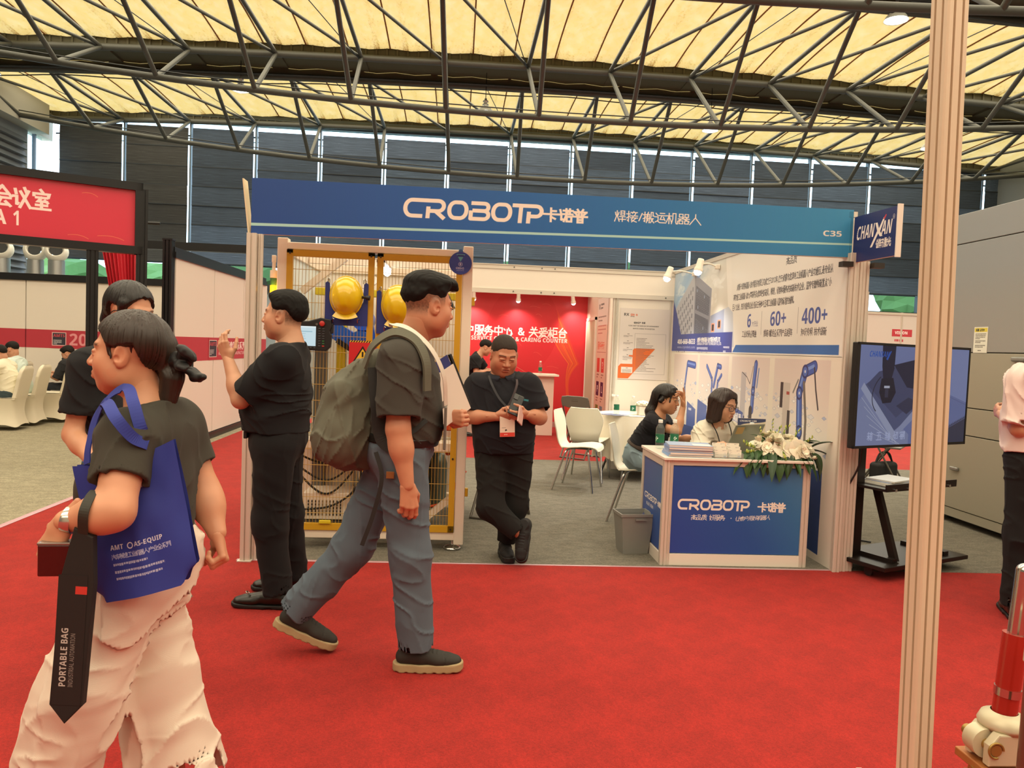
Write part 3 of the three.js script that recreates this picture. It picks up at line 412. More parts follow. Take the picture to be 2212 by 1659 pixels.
    for (const [a, b] of [[4.1, 3.19], [3.115, 2.205], [2.12, 1.22], [1.12, 0.15]]) {
      c.save(); c.beginPath(); c.rect(X(a), Y(1.462), X(b) - X(a), Y(0.7) - Y(1.462)); c.clip(); c.fillStyle = blend(c, 0, Y(1.46), 0, Y(0.9), [[0, '#d9cac5'], [0.5, '#dfd3cd'], [1, '#e5dfd9']]); c.fillRect(X(a), 0, 600, h);
      for (let i = 0; i < 46; i++) { const x = X(rnd(b, a)), y = Y(rnd(0.72, 1.18)), s = rnd(10, 26); fillPoly(c, [[x - s, y], [x, y - s * 0.4], [x + s, y], [x, y + s * 0.4]], ['#eeeae6', '#c9cbd8', '#d8d8de', '#aebada', '#e9e4de'][i % 5]); c.strokeStyle = 'rgba(110,120,160,.5)'; c.lineWidth = 1.3; c.stroke(); }
      c.restore();
    }
    arm([[3.6, 0.95], [3.62, 1.1], [3.55, 1.36]], 24); arm([[3.53, 1.36], [3.27, 1.345]], 34); arm([[3.62, 0.98], [3.66, 0.85]], 34, '#2c3f7c');
    arm([[2.86, 1.35], [2.68, 1.22], [2.67, 0.95]], 20); arm([[2.62, 1.15], [2.52, 1.36], [2.43, 1.35]], 24); arm([[2.55, 0.95], [2.5, 1.2], [2.4, 1.27]], 18);
    c.fillStyle = '#b9b4b8'; c.fillRect(X(1.86), Y(1.32), 60, 200); c.fillStyle = '#d8d4d4'; c.fillRect(X(1.97), Y(1.13), 44, 110); c.fillStyle = '#4c4a54'; c.fillRect(X(1.86), Y(0.92), 60, 12);
    arm([[1.52, 1.4], [1.56, 1.16], [1.57, 0.99]], 34); arm([[1.45, 1.36], [1.48, 1.2]], 12, '#6f86b8'); arm([[1.6, 0.99], [1.61, 0.72]], 36, '#333138'); arm([[1.84, 1.32], [1.72, 1.28], [1.64, 1.22], [1.58, 1.38]], 4, '#333138');
    arm([[0.4, 1.41], [0.55, 1.37], [0.63, 1.2], [0.6, 0.9], [0.66, 0.72]], 42); arm([[0.4, 1.4], [0.36, 1.24], [0.31, 1.1]], 10, '#3b3a42'); arm([[0.56, 1.28], [0.5, 1.0], [0.5, 0.85]], 18, '#6c6560'); arm([[0.66, 1.3], [0.74, 1.2]], 9, '#777');
    c.fillStyle = '#2f2c30'; c.fillRect(X(0.98), Y(1.27), 26, 100); c.fillStyle = '#c7bdb6'; c.fillRect(X(0.92), Y(1.27), 60, 210); c.fillStyle = '#a6443c'; c.fillRect(X(0.86), Y(1.2), 26, 12); c.fillStyle = '#2f2c30'; c.fillRect(X(0.83), Y(1.05), 24, 100);
    fillPoly(c, P([[3.5, 0.93], [3.18, 0.86], [3.18, 0.6], [3.5, 0.6]]), '#3b5aa6'); fillPoly(c, P([[3.12, 0.98], [2.8, 0.93], [2.8, 0.6], [3.12, 0.6]]), '#3b5aa6'); fillPoly(c, P([[2.1, 1.0], [1.78, 0.95], [1.7, 0.82], [1.7, 0.6], [2.1, 0.6]]), '#3d58a2');
    write(c, '切割机器人', X(2.08), Y(0.93), 44, { weight: 0.12, wide: 0.72, color: '#ece6e4' }); finePrint(c, X(3.44), Y(0.86), 120, 1, 20, 14, '#dfe4f0');
    // blue skirting block with a white slanted line
    c.fillStyle = '#1f3f80'; c.fillRect(0, Y(0.655), X(0.19), h); c.fillStyle = '#e6ded2'; c.fillRect(X(0.19), Y(0.7), w, h);
    fillPoly(c, P([[2.0, 0.12], [0.19, 0.05], [0.06, 0.06], [0.06, -0.02], [2.0, 0.02]]), '#e6ded2'); fillPoly(c, P([[2.0, 0.06], [0.1, -0.02], [2.0, -0.02]]), '#2f6fb4');
  });
  for (const [i, [tex, y, hgt]] of [[upper, 1.969, 0.965], [lower, 0.745, 1.49]].entries()) { const g = new THREE.PlaneGeometry(L, hgt).rotateY(-Math.PI / 2); part(['upper_print', 'lower_print'][i], g, mat(0xffffff, 0.4, 0, { map: tex }), t).position.set(-0.004, y, -L / 2); }
  part('core_panel', span(0, 0, -L, 0.036, 2.45, 0), white, t);
  part('top_rail', span(-0.012, 2.445, -L, 0.048, 2.487, 0), alu, t);
}
{ // back beam with its rails, and the poster wall below its right end
  const t = thing('back_beam', 'cream lintel panel with aluminium rails spanning the rear of the booth', 'beam', [0, 0, BACK]);
  part('panel', span(-1.3, 2.17, -0.012, 2.66, 2.42, 0.012), white, t);
  part('rail', [span(-1.3, 2.415, -0.022, 2.66, 2.465, 0.022), span(-1.3, 2.462, -0.03, 2.66, 2.472, 0.03)], alu, t); part('rail', [span(-1.3, 2.12, -0.022, 2.66, 2.175, 0.022)], alu, t);
  for (const x of [0.66, 1.0, 1.16, 2.55]) for (const y of [2.44, 2.147]) part('bolt', place(new THREE.CylinderGeometry(0.009, 0.009, 0.012, 10), x, y, 0.022, Math.PI / 2), grayMetal, t);
  const p = thing('partition_panel', 'cream partition panel behind the clothed table carrying a white poster', 'wall panel', [0, 0, BACK]);
  part('panel', span(1.955, 0, -0.02, 2.62, 2.12, 0), white, p); part('post', place(post(0.05, 2.12), 1.93, 0, -0.02), alu, p); part('post', place(post(0.05, 2.12), 2.635, 0, -0.02), alu, p);
  const poster = thing('wall_poster', 'pale poster with black flow chart and orange diagonal block', 'poster', [2.305, 1.567, BACK + 0.004]);
  const tex = picture(720, 1020, (c, w, h) => {
    c.fillStyle = '#d9cfc8'; c.fillRect(0, 0, w, h);
    latin(c, 'RX', 50, 110, 56, { color: '#2c2a2c', wide: 1.1 }); write(c, '国际展会', 150, 76, 30, { color: '#cf6a4c', weight: 0.14 }); finePrint(c, 150, 112, 130, 1, 10, 12, '#6b6560');
    write(c, '展会知识产权专利处理程序', 190, 190, 30, { color: '#2c2a2c', weight: 0.13, wide: 0.86 });
    latin(c, 'FLOW CHART FOR HANDLING IPR INFRINGEMENT', 125, 258, 25, { color: '#3a3634', fit: 445 }); latin(c, 'DISPUTES DURING THE EXHIBITION', 190, 298, 25, { color: '#3a3634', fit: 320 });
    fillPoly(c, [[0, 840], [36, 800], [60, 800], [205, 800], [205, 700], [150, 690], [150, 672], [205, 672], [205, 600], [225, 575], [530, 575], [150, 1010], [0, 1010]], '#d9692f');
    c.fillStyle = '#e0d6cf'; c.fillRect(45, 845, 165, 85); c.fillRect(55, 700, 150, 100);
    c.strokeStyle = '#7a726c'; c.lineWidth = 2.5; c.strokeRect(225, 360, 455, 580); write(c, '投诉程序', 410, 385, 22, { color: '#3a3634', weight: 0.15 });
    for (let i = 0; i < 24; i++) finePrint(c, 250, 425 + i * 20.5, rnd(190, 405), 1, 10, 8, '#6a625c');
    for (let k = 0; k < 5; k++) { const y = 365 + k * 100 + (k > 3 ? 90 : 0); finePrint(c, 115, y, 40, 1, 10, 9, '#4a4440'); finePrint(c, 60, y + 26, 140, k > 2 ? 4 : 2, 16, 7, '#6a625c'); if (k < 4) latin(c, '↓', 122, y + 84, 24, { color: '#4a4440' }); }
  });
  part('sheet', rbox(0.62, 0.878, 0.003, 0.001), mat(0xd9cfc8, 0.5), poster); part('print', new THREE.PlaneGeometry(0.618, 0.876).translate(0, 0, 0.0022), mat(0xffffff, 0.5, 0, { map: tex }), poster);
  const cord = thing('hanging_cord', 'thin white cord with a small end plug hanging beside the poster wall', 'cord', [1.945, 0, BACK + 0.03]);
  part('wire', [rod([0, 2.12, 0], [-0.004, 0.93, 0.0], 0.004, 5), rod([0.014, 2.12, 0], [0.012, 0.93, 0], 0.004, 5)], mat(0xb9b4a8, 0.6), cord); part('plug', rbox(0.045, 0.03, 0.03, 0.006, 0.004, 0.92, 0), mat(0xf0ece2, 0.5), cord);
}
// ---------------------------------------------------------------- spot lamps on the booth and on the far red wall
const bulbGlow = mat(0xffffff, 0.3, 0, { emissive: 0xf4fff8, emissiveIntensity: 7 });
function spotLamp(label, at, aim, arm, power, group) {
  const t = thing('spot_lamp', label, 'lamp', at, 0, group), d = V(...aim).normalize(), q = new THREE.Quaternion().setFromUnitVectors(V(0, -1, 0), d);
  const head = [lathe([[0, 0.075], [0.03, 0.075], [0.034, 0.06], [0.036, -0.01], [0.045, -0.03], [0.047, -0.06], [0.04, -0.058], [0.03, 0]], 18)]; head.forEach((g) => g.applyQuaternion(q));
  part('housing', head, white, t);
  const b = part('lamp_bulb', lathe([[0, -0.1], [0.022, -0.095], [0.038, -0.075], [0.04, -0.055], [0, -0.03]], 16).applyQuaternion(q), bulbGlow, t);
  part('arm', [tube([[0, 0.02, 0], [arm[0] * 0.5, arm[1] * 0.5 + 0.03, arm[2] * 0.5], arm], 0.008, 10, 6), rbox(0.05, 0.05, 0.05, 0.01, ...arm)], whiteGloss, t);
  const s = new THREE.SpotLight(0xfff8ec, power, 0, 1.0, 0.7); s.name = 'spot_lamp_light'; s.position.set(at[0] + d.x * 0.115, at[1] + d.y * 0.115, at[2] + d.z * 0.115); s.target.position.set(at[0] + d.x, at[1] + d.y, at[2] + d.z); s.castShadow = true; s.shadow.radius = 2; scene.add(s, s.target);
}
spotLamp('white spot lamp on a thin arm over the side wall, tilted left', [2.36, 2.37, -8.6], [-0.35, -1, 0.1], [0.28, 0.0, 0.05], 8);
spotLamp('white spot lamp mounted on top of the side wall, aimed straight down', [2.44, 2.37, -7.75], [-0.25, -1, 0.1], [0.19, 0.0, 0.0], 6);
[[0.27, 'leftmost of three, nearest the booth machine'], [1.08, 'middle of three, above the big lettering'], [2.08, 'rightmost of three, with a tilted head']].forEach(([x, s], i) => spotLamp('small white spot lamp over the red wall, ' + s, [x, 2.37, -13.95], [i === 2 ? 0.2 : 0.03, -1, -0.35], [i === 2 ? -0.09 : 0, 0.11, -0.02], 3.5, 'spot lamps over the red wall'));

// ---------------------------------------------------------------- meeting room on the left
const blackFrame = mat(0x1d1e20, 0.35, 0.3), wallWhite = mat(0xdcd3c8, 0.7), stripeRed = mat(0xb2303f, 0.6);
{
  // back wall of the room and its side wall along the aisle
  const panelText = picture(1024, 200, (c, w, h) => {
    c.fillStyle = '#b2303f'; c.fillRect(0, 0, w, h);
    c.fillStyle = '#dcc9c4'; c.fillRect(12, 22, 150, 152); c.fillStyle = '#2c2c3a'; c.fillRect(18, 28, 138, 140); latin(c, 'AMTS', 24, 74, 46, { color: '#c2404c', fit: 126 }); finePrint(c, 26, 108, 84, 4, 13, 7, '#d8d2d4');
    write(c, '汽车制造国际系列', 200, 34, 78, { weight: 0.13, color: '#eadcd6' }); latin(c, 'AUTOMOTIVE MANUFACTURING', 200, 158, 42, { color: '#eadcd6', font: '', fit: 700 });
  });
  const twenty = picture(512, 200, (c, w, h) => {
    c.fillStyle = '#b2303f'; c.fillRect(0, 0, w, h); c.fillStyle = '#dcb0b0'; c.fillRect(14, 24, 150, 146); c.fillStyle = '#2c2c3a'; c.fillRect(22, 32, 134, 130); latin(c, 'AMTS', 28, 76, 44, { color: '#c2404c', fit: 122 }); finePrint(c, 30, 108, 90, 4, 13, 7, '#e0d8d8');
    latin(c, '20', 190, 162, 180, { color: '#dd8f94' }); latin(c, '24', 400, 162, 180, { color: '#dd8f94' });
  });
  const b = structure('wall_meeting_back', [0, 0, -14]);
  for (let i = 0; i < 5; i++) { const x = -13.42 + i * 1.98; part('panel', [span(x, 0, -0.03, x + 1.96, 1.14, 0.03), span(x, 1.46, -0.03, x + 1.96, 2.3, 0.03)], wallWhite, b); part('stripe', span(x, 1.14, -0.03, x + 1.96, 1.46, 0.031), stripeRed, b); }
  part('rail', [span(-13.4, 2.3, -0.06, -3.5, 2.42, 0.06), span(-13.4, 2.94, -0.06, -3.5, 3.08, 0.06)], blackFrame, b);
  for (const x of [-9.2, -3.65]) part('post', span(x - 0.06, 2.3, -0.06, x + 0.06, 3.0, 0.06), blackFrame, b);
  part('stripe_print', new THREE.PlaneGeometry(0.82, 0.32).translate(-6.66, 1.3, 0.034), mat(0xffffff, 0.6, 0, { map: twenty }), b);
  const s = structure('wall_meeting_side', [-3.5, 0, 0]);
  for (let i = 0; i < 3; i++) { const z = -9.76 - i * 1.52; part('panel', [span(-0.03, 0.1, z - 1.5, 0.03, 1.12, z), span(-0.03, 1.44, z - 1.5, 0.03, 2.4, z)], wallWhite, s); part('stripe', span(-0.03, 1.12, z - 1.5, 0.031, 1.44, z), stripeRed, s); }
  part('rail', [span(-0.05, 2.4, -14.2, 0.05, 2.47, -9.7), span(-0.035, 2.47, -14.2, 0.035, 2.53, -9.7), span(-0.05, 0, -14.2, 0.05, 0.09, -9.7)], blackFrame, s);
  part('stripe_print', new THREE.PlaneGeometry(2.3, 0.32).rotateY(Math.PI / 2).translate(0.034, 1.28, -12.2), mat(0xffffff, 0.6, 0, { map: panelText }), s);
  const t = thing('frame_post', 'black aluminium post at the near end of the red striped partition', 'post', [-3.53, 0, -9.68]);
  part('profile', place(post(0.11, 2.6, 2), 0, 0, 0), blackFrame, t); part('cap', box(0.12, 0.02, 0.12, 0, 2.61, 0), blackFrame, t);
}
{ // room sign: red board in a heavy black frame on black posts, set slantwise
  const a = Math.atan2(0.55, 1.09), t = thing('room_sign', 'red meeting room sign in a black frame on black posts', 'sign', [-3.33, 0, -8.32], Math.PI + a);
  // local +x runs from the right end away to the left
  const L = 2.9, w = (x0, y0, x1, y1, z0, z1) => span(x0, y0, z0, x1, y1, z1);
  part('frame', [w(-0.02, 2.93, L, 3.01, -0.06, 0.06), w(-0.02, 2.28, L, 2.36, -0.06, 0.06), w(-0.02, 2.28, 0.05, 3.01, -0.06, 0.06), w(L - 0.06, 2.28, L, 3.01, -0.06, 0.06)], blackFrame, t);
  part('post', place(post(0.1, 2.95, 2), -0.02, 0, 0), blackFrame, t); part('post', place(post(0.085, 2.4), -0.03, 0, 0.1), blackFrame, t); part('post', place(post(0.105, 2.3, 2), 0.43, 0, 0), blackFrame, t); part('post', place(post(0.105, 2.3, 2), L - 0.1, 0, 0), blackFrame, t);
  const tex = picture(1400, 330, (c, W, H) => {
    c.fillStyle = '#c92f45'; c.fillRect(0, 0, W, H); const k = W / 2.84, X = (m) => W - m * k;
    write(c, '1号会议室', X(0.69) - 392, 58, 116, { weight: 0.12, color: '#ecd9d4', gap: 0.12, wide: 0.67 }); latin(c, 'ROOM', X(1.02) - 400, 270, 112, { color: '#ecd9d4', fit: 240 }); latin(c, 'A', X(1.02) - 112, 270, 112, { color: '#ecd9d4', fit: 58 }); latin(c, '1', X(1.02) - 30, 270, 112, { color: '#ecd9d4', fit: 34 });
    c.strokeStyle = 'rgba(226,140,90,.75)'; c.lineWidth = 3; for (const [x, y, l] of [[0.62, 296, 90], [0.36, 286, 120], [0.5, 52, 70]]) { c.beginPath(); c.moveTo(X(x), y); c.quadraticCurveTo(X(x) + l * 0.6, y - 14, X(x) + l, y + 14); c.stroke(); }
  });
  const g = new THREE.PlaneGeometry(2.84, 0.58).rotateY(Math.PI).translate(L / 2, 2.645, -0.02); part('printed_face', g, phys({ color: 0xffffff, map: tex, roughness: 0.3, clearcoat: 0.25, clearcoatRoughness: 0.15 }), t); part('board', w(0.03, 2.35, L - 0.03, 2.94, -0.012, 0.03), stripeRed, t);
}
{ // tied red curtain behind the sign
  const t = thing('curtain', 'red gathered curtain hanging behind the black framed sign', 'curtain', [-4.58, 0, -10.2]);
  const g = new THREE.PlaneGeometry(1, 1, 90, 40), p = g.attributes.position, uv = g.attributes.uv;
  for (let i = 0; i < p.count; i++) { const u = uv.getX(i), v = 1 - uv.getY(i), narrow = 1 - 0.52 * Math.sin(Math.min(1, v * 0.95) * Math.PI * 0.5), x = 0.48 + (u - 1) * narrow * 0.52; p.setXYZ(i, x, 2.85 - v * 1.75, (0.035 + 0.02 * Math.sin(u * 9)) * Math.sin(u * 62 + v * 1.5) * (0.6 + 0.4 * (1 - v)) + noise(u * 5, v * 3, 1) * 0.02); }
  g.computeVertexNormals(); part('cloth', g, new THREE.MeshPhysicalMaterial({ color: 0xc02233, roughness: 0.45, sheen: 0.6, sheenColor: 0xff8080, side: THREE.DoubleSide }), t);
  part('rod', rod([-0.4, 2.87, 0], [0.75, 2.87, 0], 0.018), blackFrame, t);
}
{ // exhaust pipes with white nozzle heads standing by the far left window
  const steelP = mat(0xb9bcbc, 0.28, 0.85), nozzle = mat(0xe4e1d6, 0.5);
  [[-12.0, 'leftmost, cut by the frame edge'], [-11.42, 'second from left'], [-10.66, 'third from left'], [-10.1, 'rightmost, in front of the bright window']].forEach(([x, s], i) => {
    const t = thing('exhaust_pipe', 'steel exhaust pipe with white round nozzle, ' + s, 'pipe', [x, 0, -20.3 + (i % 2) * 0.1], 0, 'exhaust pipes by the far window');
    part('pipe', rod([0, 0, 0], [0, 3.2, 0], 0.19, 20), steelP, t); part('clamp_ring', [0.8, 1.8, 2.8].map((y) => rod([0, y, 0], [0, y + 0.05, 0], 0.222, 20)), steelP, t);
    part('nozzle', place(lathe([[0.13, -0.1], [0.16, 0.16], [0.2, 0.2], [0.26, 0.1], [0.27, -0.06], [0.21, -0.2], [0.12, -0.22]], 24), 0.02, 3.42, 0.05, 1.35, 0.35), nozzle, t);
    part('bore', place(new THREE.CircleGeometry(0.14, 20).rotateX(-Math.PI / 2), 0.05, 3.44, 0.14, 1.35, 0.35), dark, t);
  });
}
// banquet chairs under stretch covers
const coverMat = new THREE.MeshPhysicalMaterial({ color: 0xe3dac4, roughness: 0.8, sheen: 0.3, sheenRoughness: 0.6, bumpMap: scaled(fuzzBump, 3), bumpScale: 0.0006 });
function coverShape() { // a loft: cover silhouette from the floor hem up over the seat and back; the chair faces -x
  const parts = [], grid = (nu, nv, f) => { const g = new THREE.PlaneGeometry(1, 1, nu, nv), p = g.attributes.position, uv = g.attributes.uv; for (let i = 0; i < p.count; i++) p.setXYZ(i, ...f(uv.getX(i), uv.getY(i))); g.computeVertexNormals(); return g; };
  const loop = (a) => { a *= Math.PI * 2; const c = Math.cos(a), s = Math.sin(a), e = 0.35; return [Math.sign(c) * Math.abs(c) ** e, Math.sign(s) * Math.abs(s) ** e]; };
  // skirt: squared section, pinched inward between the feet
  parts.push(grid(64, 14, (u, v) => { const [cx, cz] = loop(u), y = v * 0.46, pinch = 1 - 0.13 * Math.sin(Math.PI * v) * 1, corner = Math.abs(cx * cz), hem = 0.075 * (1 - v) * (1 - Math.min(1, corner ** 3)); const w = 0.225 * (1 + 0.12 * (1 - v) ** 2) * pinch, d = 0.235 * (1 + 0.12 * (1 - v) ** 2) * pinch; return [cx * d, 0.012 + y * (1 - 0.02) + hem * 1.0, cz * w]; }));
  parts.push(grid(10, 10, (u, v) => [(u - 0.5) * 0.46, 0.47 + 0.012 * Math.sin(u * Math.PI) * Math.sin(v * Math.PI), (0.5 - v) * 0.44]));
  // back: rounded top, leaning to +x
  parts.push(grid(56, 20, (u, v) => { const [cx, cz] = loop(u), t = v * 0.92, y = 0.44 + t * 0.53, lean = 0.19 + t * 0.12, w = 0.215 * (t < 0.62 ? 1 - 0.06 * Math.sin(t * 5) : Math.sqrt(Math.max(0, 1 - ((t - 0.62) / 0.34) ** 2.4)) * 0.93 + 0.02), th = 0.034 * (t > 0.85 ? Math.max(0.15, 1 - (t - 0.85) * 8) : 1); return [lean + cx * th, y, cz * w]; }));
  return mergeGeometries(parts.map(flatten));
}
{
  const t = thing('covered_chair', 'white cloth covered banquet chair nearest the viewer, under the man in white', 'chair', [-6.5, 0, -11.6], 0.12, 'covered banquet chairs in the meeting room');
  part('stretch_cover', coverShape(), coverMat, t);
  clone(t, [-6.55, 0, -12.2], 0.1, 'white cloth covered banquet chair, empty, directly behind the nearest one');
  clone(t, [-6.4, 0, -12.75], 0.06, 'white cloth covered banquet chair, empty, beside the dark shoulder bag');
  clone(t, [-7.3, 0, -13.1], 0.1, 'white cloth covered banquet chair whose rounded top alone shows between two others');
  clone(t, [-6.42, 0, -13.3], 0.2, 'white cloth covered banquet chair under the man in the dark jacket');
}

// ---------------------------------------------------------------- far right: grey machine cabinet, screen on a stand, white stands behind
{
  const shell = mat(0xa19c8d, 0.42, 0.15), shellTop = mat(0x9a9a98, 0.35, 0.25), seamDark = mat(0x3b3935, 0.8);
  const t = thing('machine_cabinet', 'large grey sheet metal machine enclosure with horizontal panel seams', 'machine', [4.62, 0, -5.0]);
  const Z0 = -2.2, Z1 = 2.6;
  const rows = [[0.14, 0.83], [0.83, 1.08], [1.08, 1.58], [1.58, 2.58], [2.58, 2.86]];
  rows.forEach(([a, b], r) => { const cuts = r === 0 ? [Z0, -0.75, 0.8, Z1] : [Z0, 0.8, Z1]; for (let i = 0; i + 1 < cuts.length; i++) { const p = part('body_panel', rbox(0.03, b - a - 0.008, cuts[i + 1] - cuts[i] - 0.008, 0.004, 0.014, (a + b) / 2, (cuts[i] + cuts[i + 1]) / 2), r > 2 ? shellTop : shell, t); if (r === 0) part('door_handle', [rbox(0.03, 0.035, 0.11, 0.012, -0.016, 0.36 + 0.15, (cuts[i] + cuts[i + 1]) / 2 - 0.25)], mat(0x8f8f8c, 0.3, 0.6), p); } });
  part('door_handle', rbox(0.035, 0.04, 0.16, 0.014, -0.018, 1.53, -1.0), mat(0x8f8f8c, 0.3, 0.6), t);
  part('core', [span(0.026, 0.05, Z0 + 0.01, 2.2, 2.84, Z1)], seamDark, t); part('rear_panel', rbox(2.2, 2.76, 0.03, 0.004, 1.1, 1.46, Z0), shell, t); part('plinth_panel', span(0.004, 0.06, Z0 + 0.02, 0.02, 0.137, Z1), shell, t);
  part('foot', [[0.15, Z0 + 0.2], [0.15, 0.4], [1.9, Z0 + 0.2]].map(([x, z]) => rod([x, 0, z], [x, 0.06, z], 0.05, 12)), dark, t);
  const n = thing('notice_sheet', 'small white notice with yellow heading stuck on the grey machine', 'notice', [4.617, 1.693, -6.5], -Math.PI / 2);
  const tex = picture(180, 230, (c, w, h) => { c.fillStyle = '#dfdbd0'; c.fillRect(0, 0, w, h); c.fillStyle = '#d9c64a'; c.fillRect(6, 8, w - 12, 36); write(c, '机器安全告知', 24, 14, 24, { weight: 0.13, color: '#33312a', wide: 0.85 }); finePrint(c, 20, 58, 140, 4, 14, 9, '#66625a'); finePrint(c, 20, 120, 140, 2, 14, 9, '#66625a'); finePrint(c, 20, 160, 140, 2, 14, 9, '#66625a'); finePrint(c, 60, 205, 80, 1, 14, 9, '#55514a'); });
  part('paper', box(0.18, 0.23, 0.001), mat(0xe2ded4, 0.7), n); part('print', new THREE.PlaneGeometry(0.178, 0.228).translate(0, 0, 0.0012), mat(0xffffff, 0.7, 0, { map: tex }), n);
}
{ // screen on a wheeled stand
  const turn = -0.46 * -1, t = thing('display_screen', 'large flat screen showing a robot cutting a grey panel', 'screen', [3.17, 1.24, -5.14], Math.atan2(0.5, 1.1));
  const tex = picture(1024, 580, (c, w, h) => {
    c.fillStyle = blend(c, 0, 0, 300, h, [[0, '#8793c4'], [1, '#7480b4']]); c.fillRect(0, 0, w, h);
    fillPoly(c, [[0, 330], [60, 270], [470, 520], [470, 580], [0, 580]], '#8d97c0');
    fillPoly(c, [[40, 235], [330, 500], [520, 390], [560, 230], [240, 130]], '#59628a'); fillPoly(c, [[20, 250], [320, 545], [345, 540], [345, 505], [45, 215]], '#aab2d2'); fillPoly(c, [[345, 540], [620, 350], [600, 300], [345, 500]], '#98a1c6');
    fillPoly(c, [[70, 225], [170, 150], [470, 90], [600, 180], [560, 290], [345, 420]], '#4c5378'); fillPoly(c, [[300, 110], [520, 70], [640, 160], [600, 260], [430, 240]], '#282c48');
    fillPoly(c, [[340, 350], [450, 300], [560, 330], [440, 400]], '#3b3f5c');
    fillPoly(c, [[190, 0], [310, 0], [305, 130], [270, 230], [215, 225], [195, 120]], '#232640'); fillPoly(c, [[195, 190], [300, 185], [330, 270], [290, 330], [215, 335], [180, 270]], '#1f2238'); c.fillStyle = '#c6cbe0'; c.fillRect(222, 232, 50, 14); c.fillStyle = '#3a3e58'; c.fillRect(232, 250, 30, 50);
    c.strokeStyle = '#2a2d44'; c.lineWidth = 6; c.beginPath(); c.moveTo(190, 180); c.bezierCurveTo(110, 240, 100, 330, 160, 380); c.stroke();
    for (let i = 0; i < 5; i++) { c.strokeStyle = '#c1c8e2'; c.lineWidth = 3; c.beginPath(); c.moveTo(30 + i * 26, 300 + i * 52); c.lineTo(330 + i * 30, 560 + i * 10); c.stroke(); }
    fillPoly(c, [[590, 580], [1024, 430], [1024, 580]], '#3c4058'); for (let i = 0; i < 26; i++) fillPoly(c, [[640 + i * 15, 560 - i * 5.2], [648 + i * 15, 540 - i * 5.2], [656 + i * 15, 555 - i * 5.2]], '#3c4058');
    fillPoly(c, [[560, 0], [1024, 0], [1024, 330], [700, 240]], '#8b97c8'); c.strokeStyle = '#6672a4'; c.lineWidth = 4; c.beginPath(); c.moveTo(690, 250); c.lineTo(1024, 345); c.stroke();
    latin(c, 'CHANXAN', 75, 66, 46, { color: '#2f62c8', skew: 0.2, wide: 0.78 }); fillPoly(c, [[225, 78], [262, 30], [272, 30], [240, 84]], '#2f62c8');
    write(c, '箱', 100, 500, 50, { weight: 0.12, color: '#bcc6ee' }); write(c, '五', 180, 500, 50, { weight: 0.12, color: '#bcc6ee' }); write(c, '轴', 258, 500, 50, { weight: 0.12, color: '#bcc6ee' }); write(c, '切', 330, 500, 50, { weight: 0.12, color: '#bcc6ee' }); write(c, '割', 392, 500, 50, { weight: 0.12, color: '#bcc6ee' });
  });
  part('screen_panel', new THREE.PlaneGeometry(1.195, 0.672).translate(0, 0, 0.0305), mat(0x0a0a0c, 0.2, 0, { emissive: 0xffffff, emissiveMap: tex, emissiveIntensity: 0.55 }), t);
  part('housing', rbox(1.23, 0.705, 0.045, 0.008), blackPlastic, t); part('bezel', [box(1.23, 0.016, 0.014, 0, 0.345, 0.026), box(1.23, 0.018, 0.014, 0, -0.343, 0.026), box(0.014, 0.7, 0.014, -0.608, 0, 0.026), box(0.014, 0.7, 0.014, 0.608, 0, 0.026)], blackPlastic, t);
  const glow = new THREE.RectAreaLight(0x8090d0, 0.5, 1.19, 0.67); glow.name = 'display_screen_light'; glow.position.set(3.17 + 0.06 * Math.sin(0.4266), 1.24, -5.14 + 0.06 * Math.cos(0.4266)); glow.rotation.y = Math.PI + 0.4266; scene.add(glow);
  const s = thing('screen_stand', 'dark steel wheeled stand carrying the flat screen, with a tray and sloping legs', 'stand', [3.2, 0, -5.25], 0.4266);
  const st = mat(0x241d1a, 0.4, 0.4);
  part('base_plate', [extrude([[-0.46, -0.24], [0.46, -0.24], [0.46, 0.1], [0.3, 0.24], [-0.3, 0.24], [-0.46, 0.1]], 0.022, 0.004).rotateX(-Math.PI / 2).translate(0, 0.075, 0)], st, s);
  for (const x of [-0.34, 0.34]) { part('column', box(0.075, 1.35, 0.05, x, 0.77, -0.09), st, s); part('sloping_leg', bar([x * 0.72, 0.1, 0.16], [x * 0.72, 0.62, -0.02], 0.05, 0.035), st, s); part('crossbar', box(0.05, 0.04, 0.34, x * 0.85, 0.11, 0.02), st, s); }
  part('tray', [box(0.78, 0.018, 0.3, 0, 0.6, 0.02), box(0.78, 0.04, 0.012, 0, 0.62, 0.165)], st, s); for (const x of [-0.3, -0.15, 0.15, 0.3]) part('bolt', place(new THREE.CylinderGeometry(0.011, 0.011, 0.01, 10), x, 0.6, 0.175, Math.PI / 2), chrome, s);
  for (const [x, z] of [[-0.4, 0.08], [0.4, 0.08], [-0.4, -0.2], [0.4, -0.2]]) { const c = part('caster', [place(new THREE.CylinderGeometry(0.032, 0.032, 0.022, 18).rotateZ(Math.PI / 2), x, 0.033, z), box(0.032, 0.03, 0.05, x, 0.062, z + 0.01)], blackPlastic, s); }
  ['topmost of the pile', 'in the middle of the pile', 'at the bottom of the pile'].forEach((w, i) => { const b = thing('brochure', 'white brochure on the screen stand tray, ' + w, 'brochure', [3.1 - i * 0.015, 0.6105 + (2 - i) * 0.0125, -5.2 + i * 0.008], 0.4266 + [0.12, -0.05, 0.05][i], 'brochures on the screen stand'); part('pages', rbox(0.3, 0.011, 0.21, 0.002, 0, 0.0055, 0), mat(0xe2dfd6, 0.6), b); part('cover', box(0.3, 0.0008, 0.21, 0, 0.0114, 0), mat([0xcfd4dc, 0x8fa3c8, 0xd8d4cc][i], 0.4), b); });
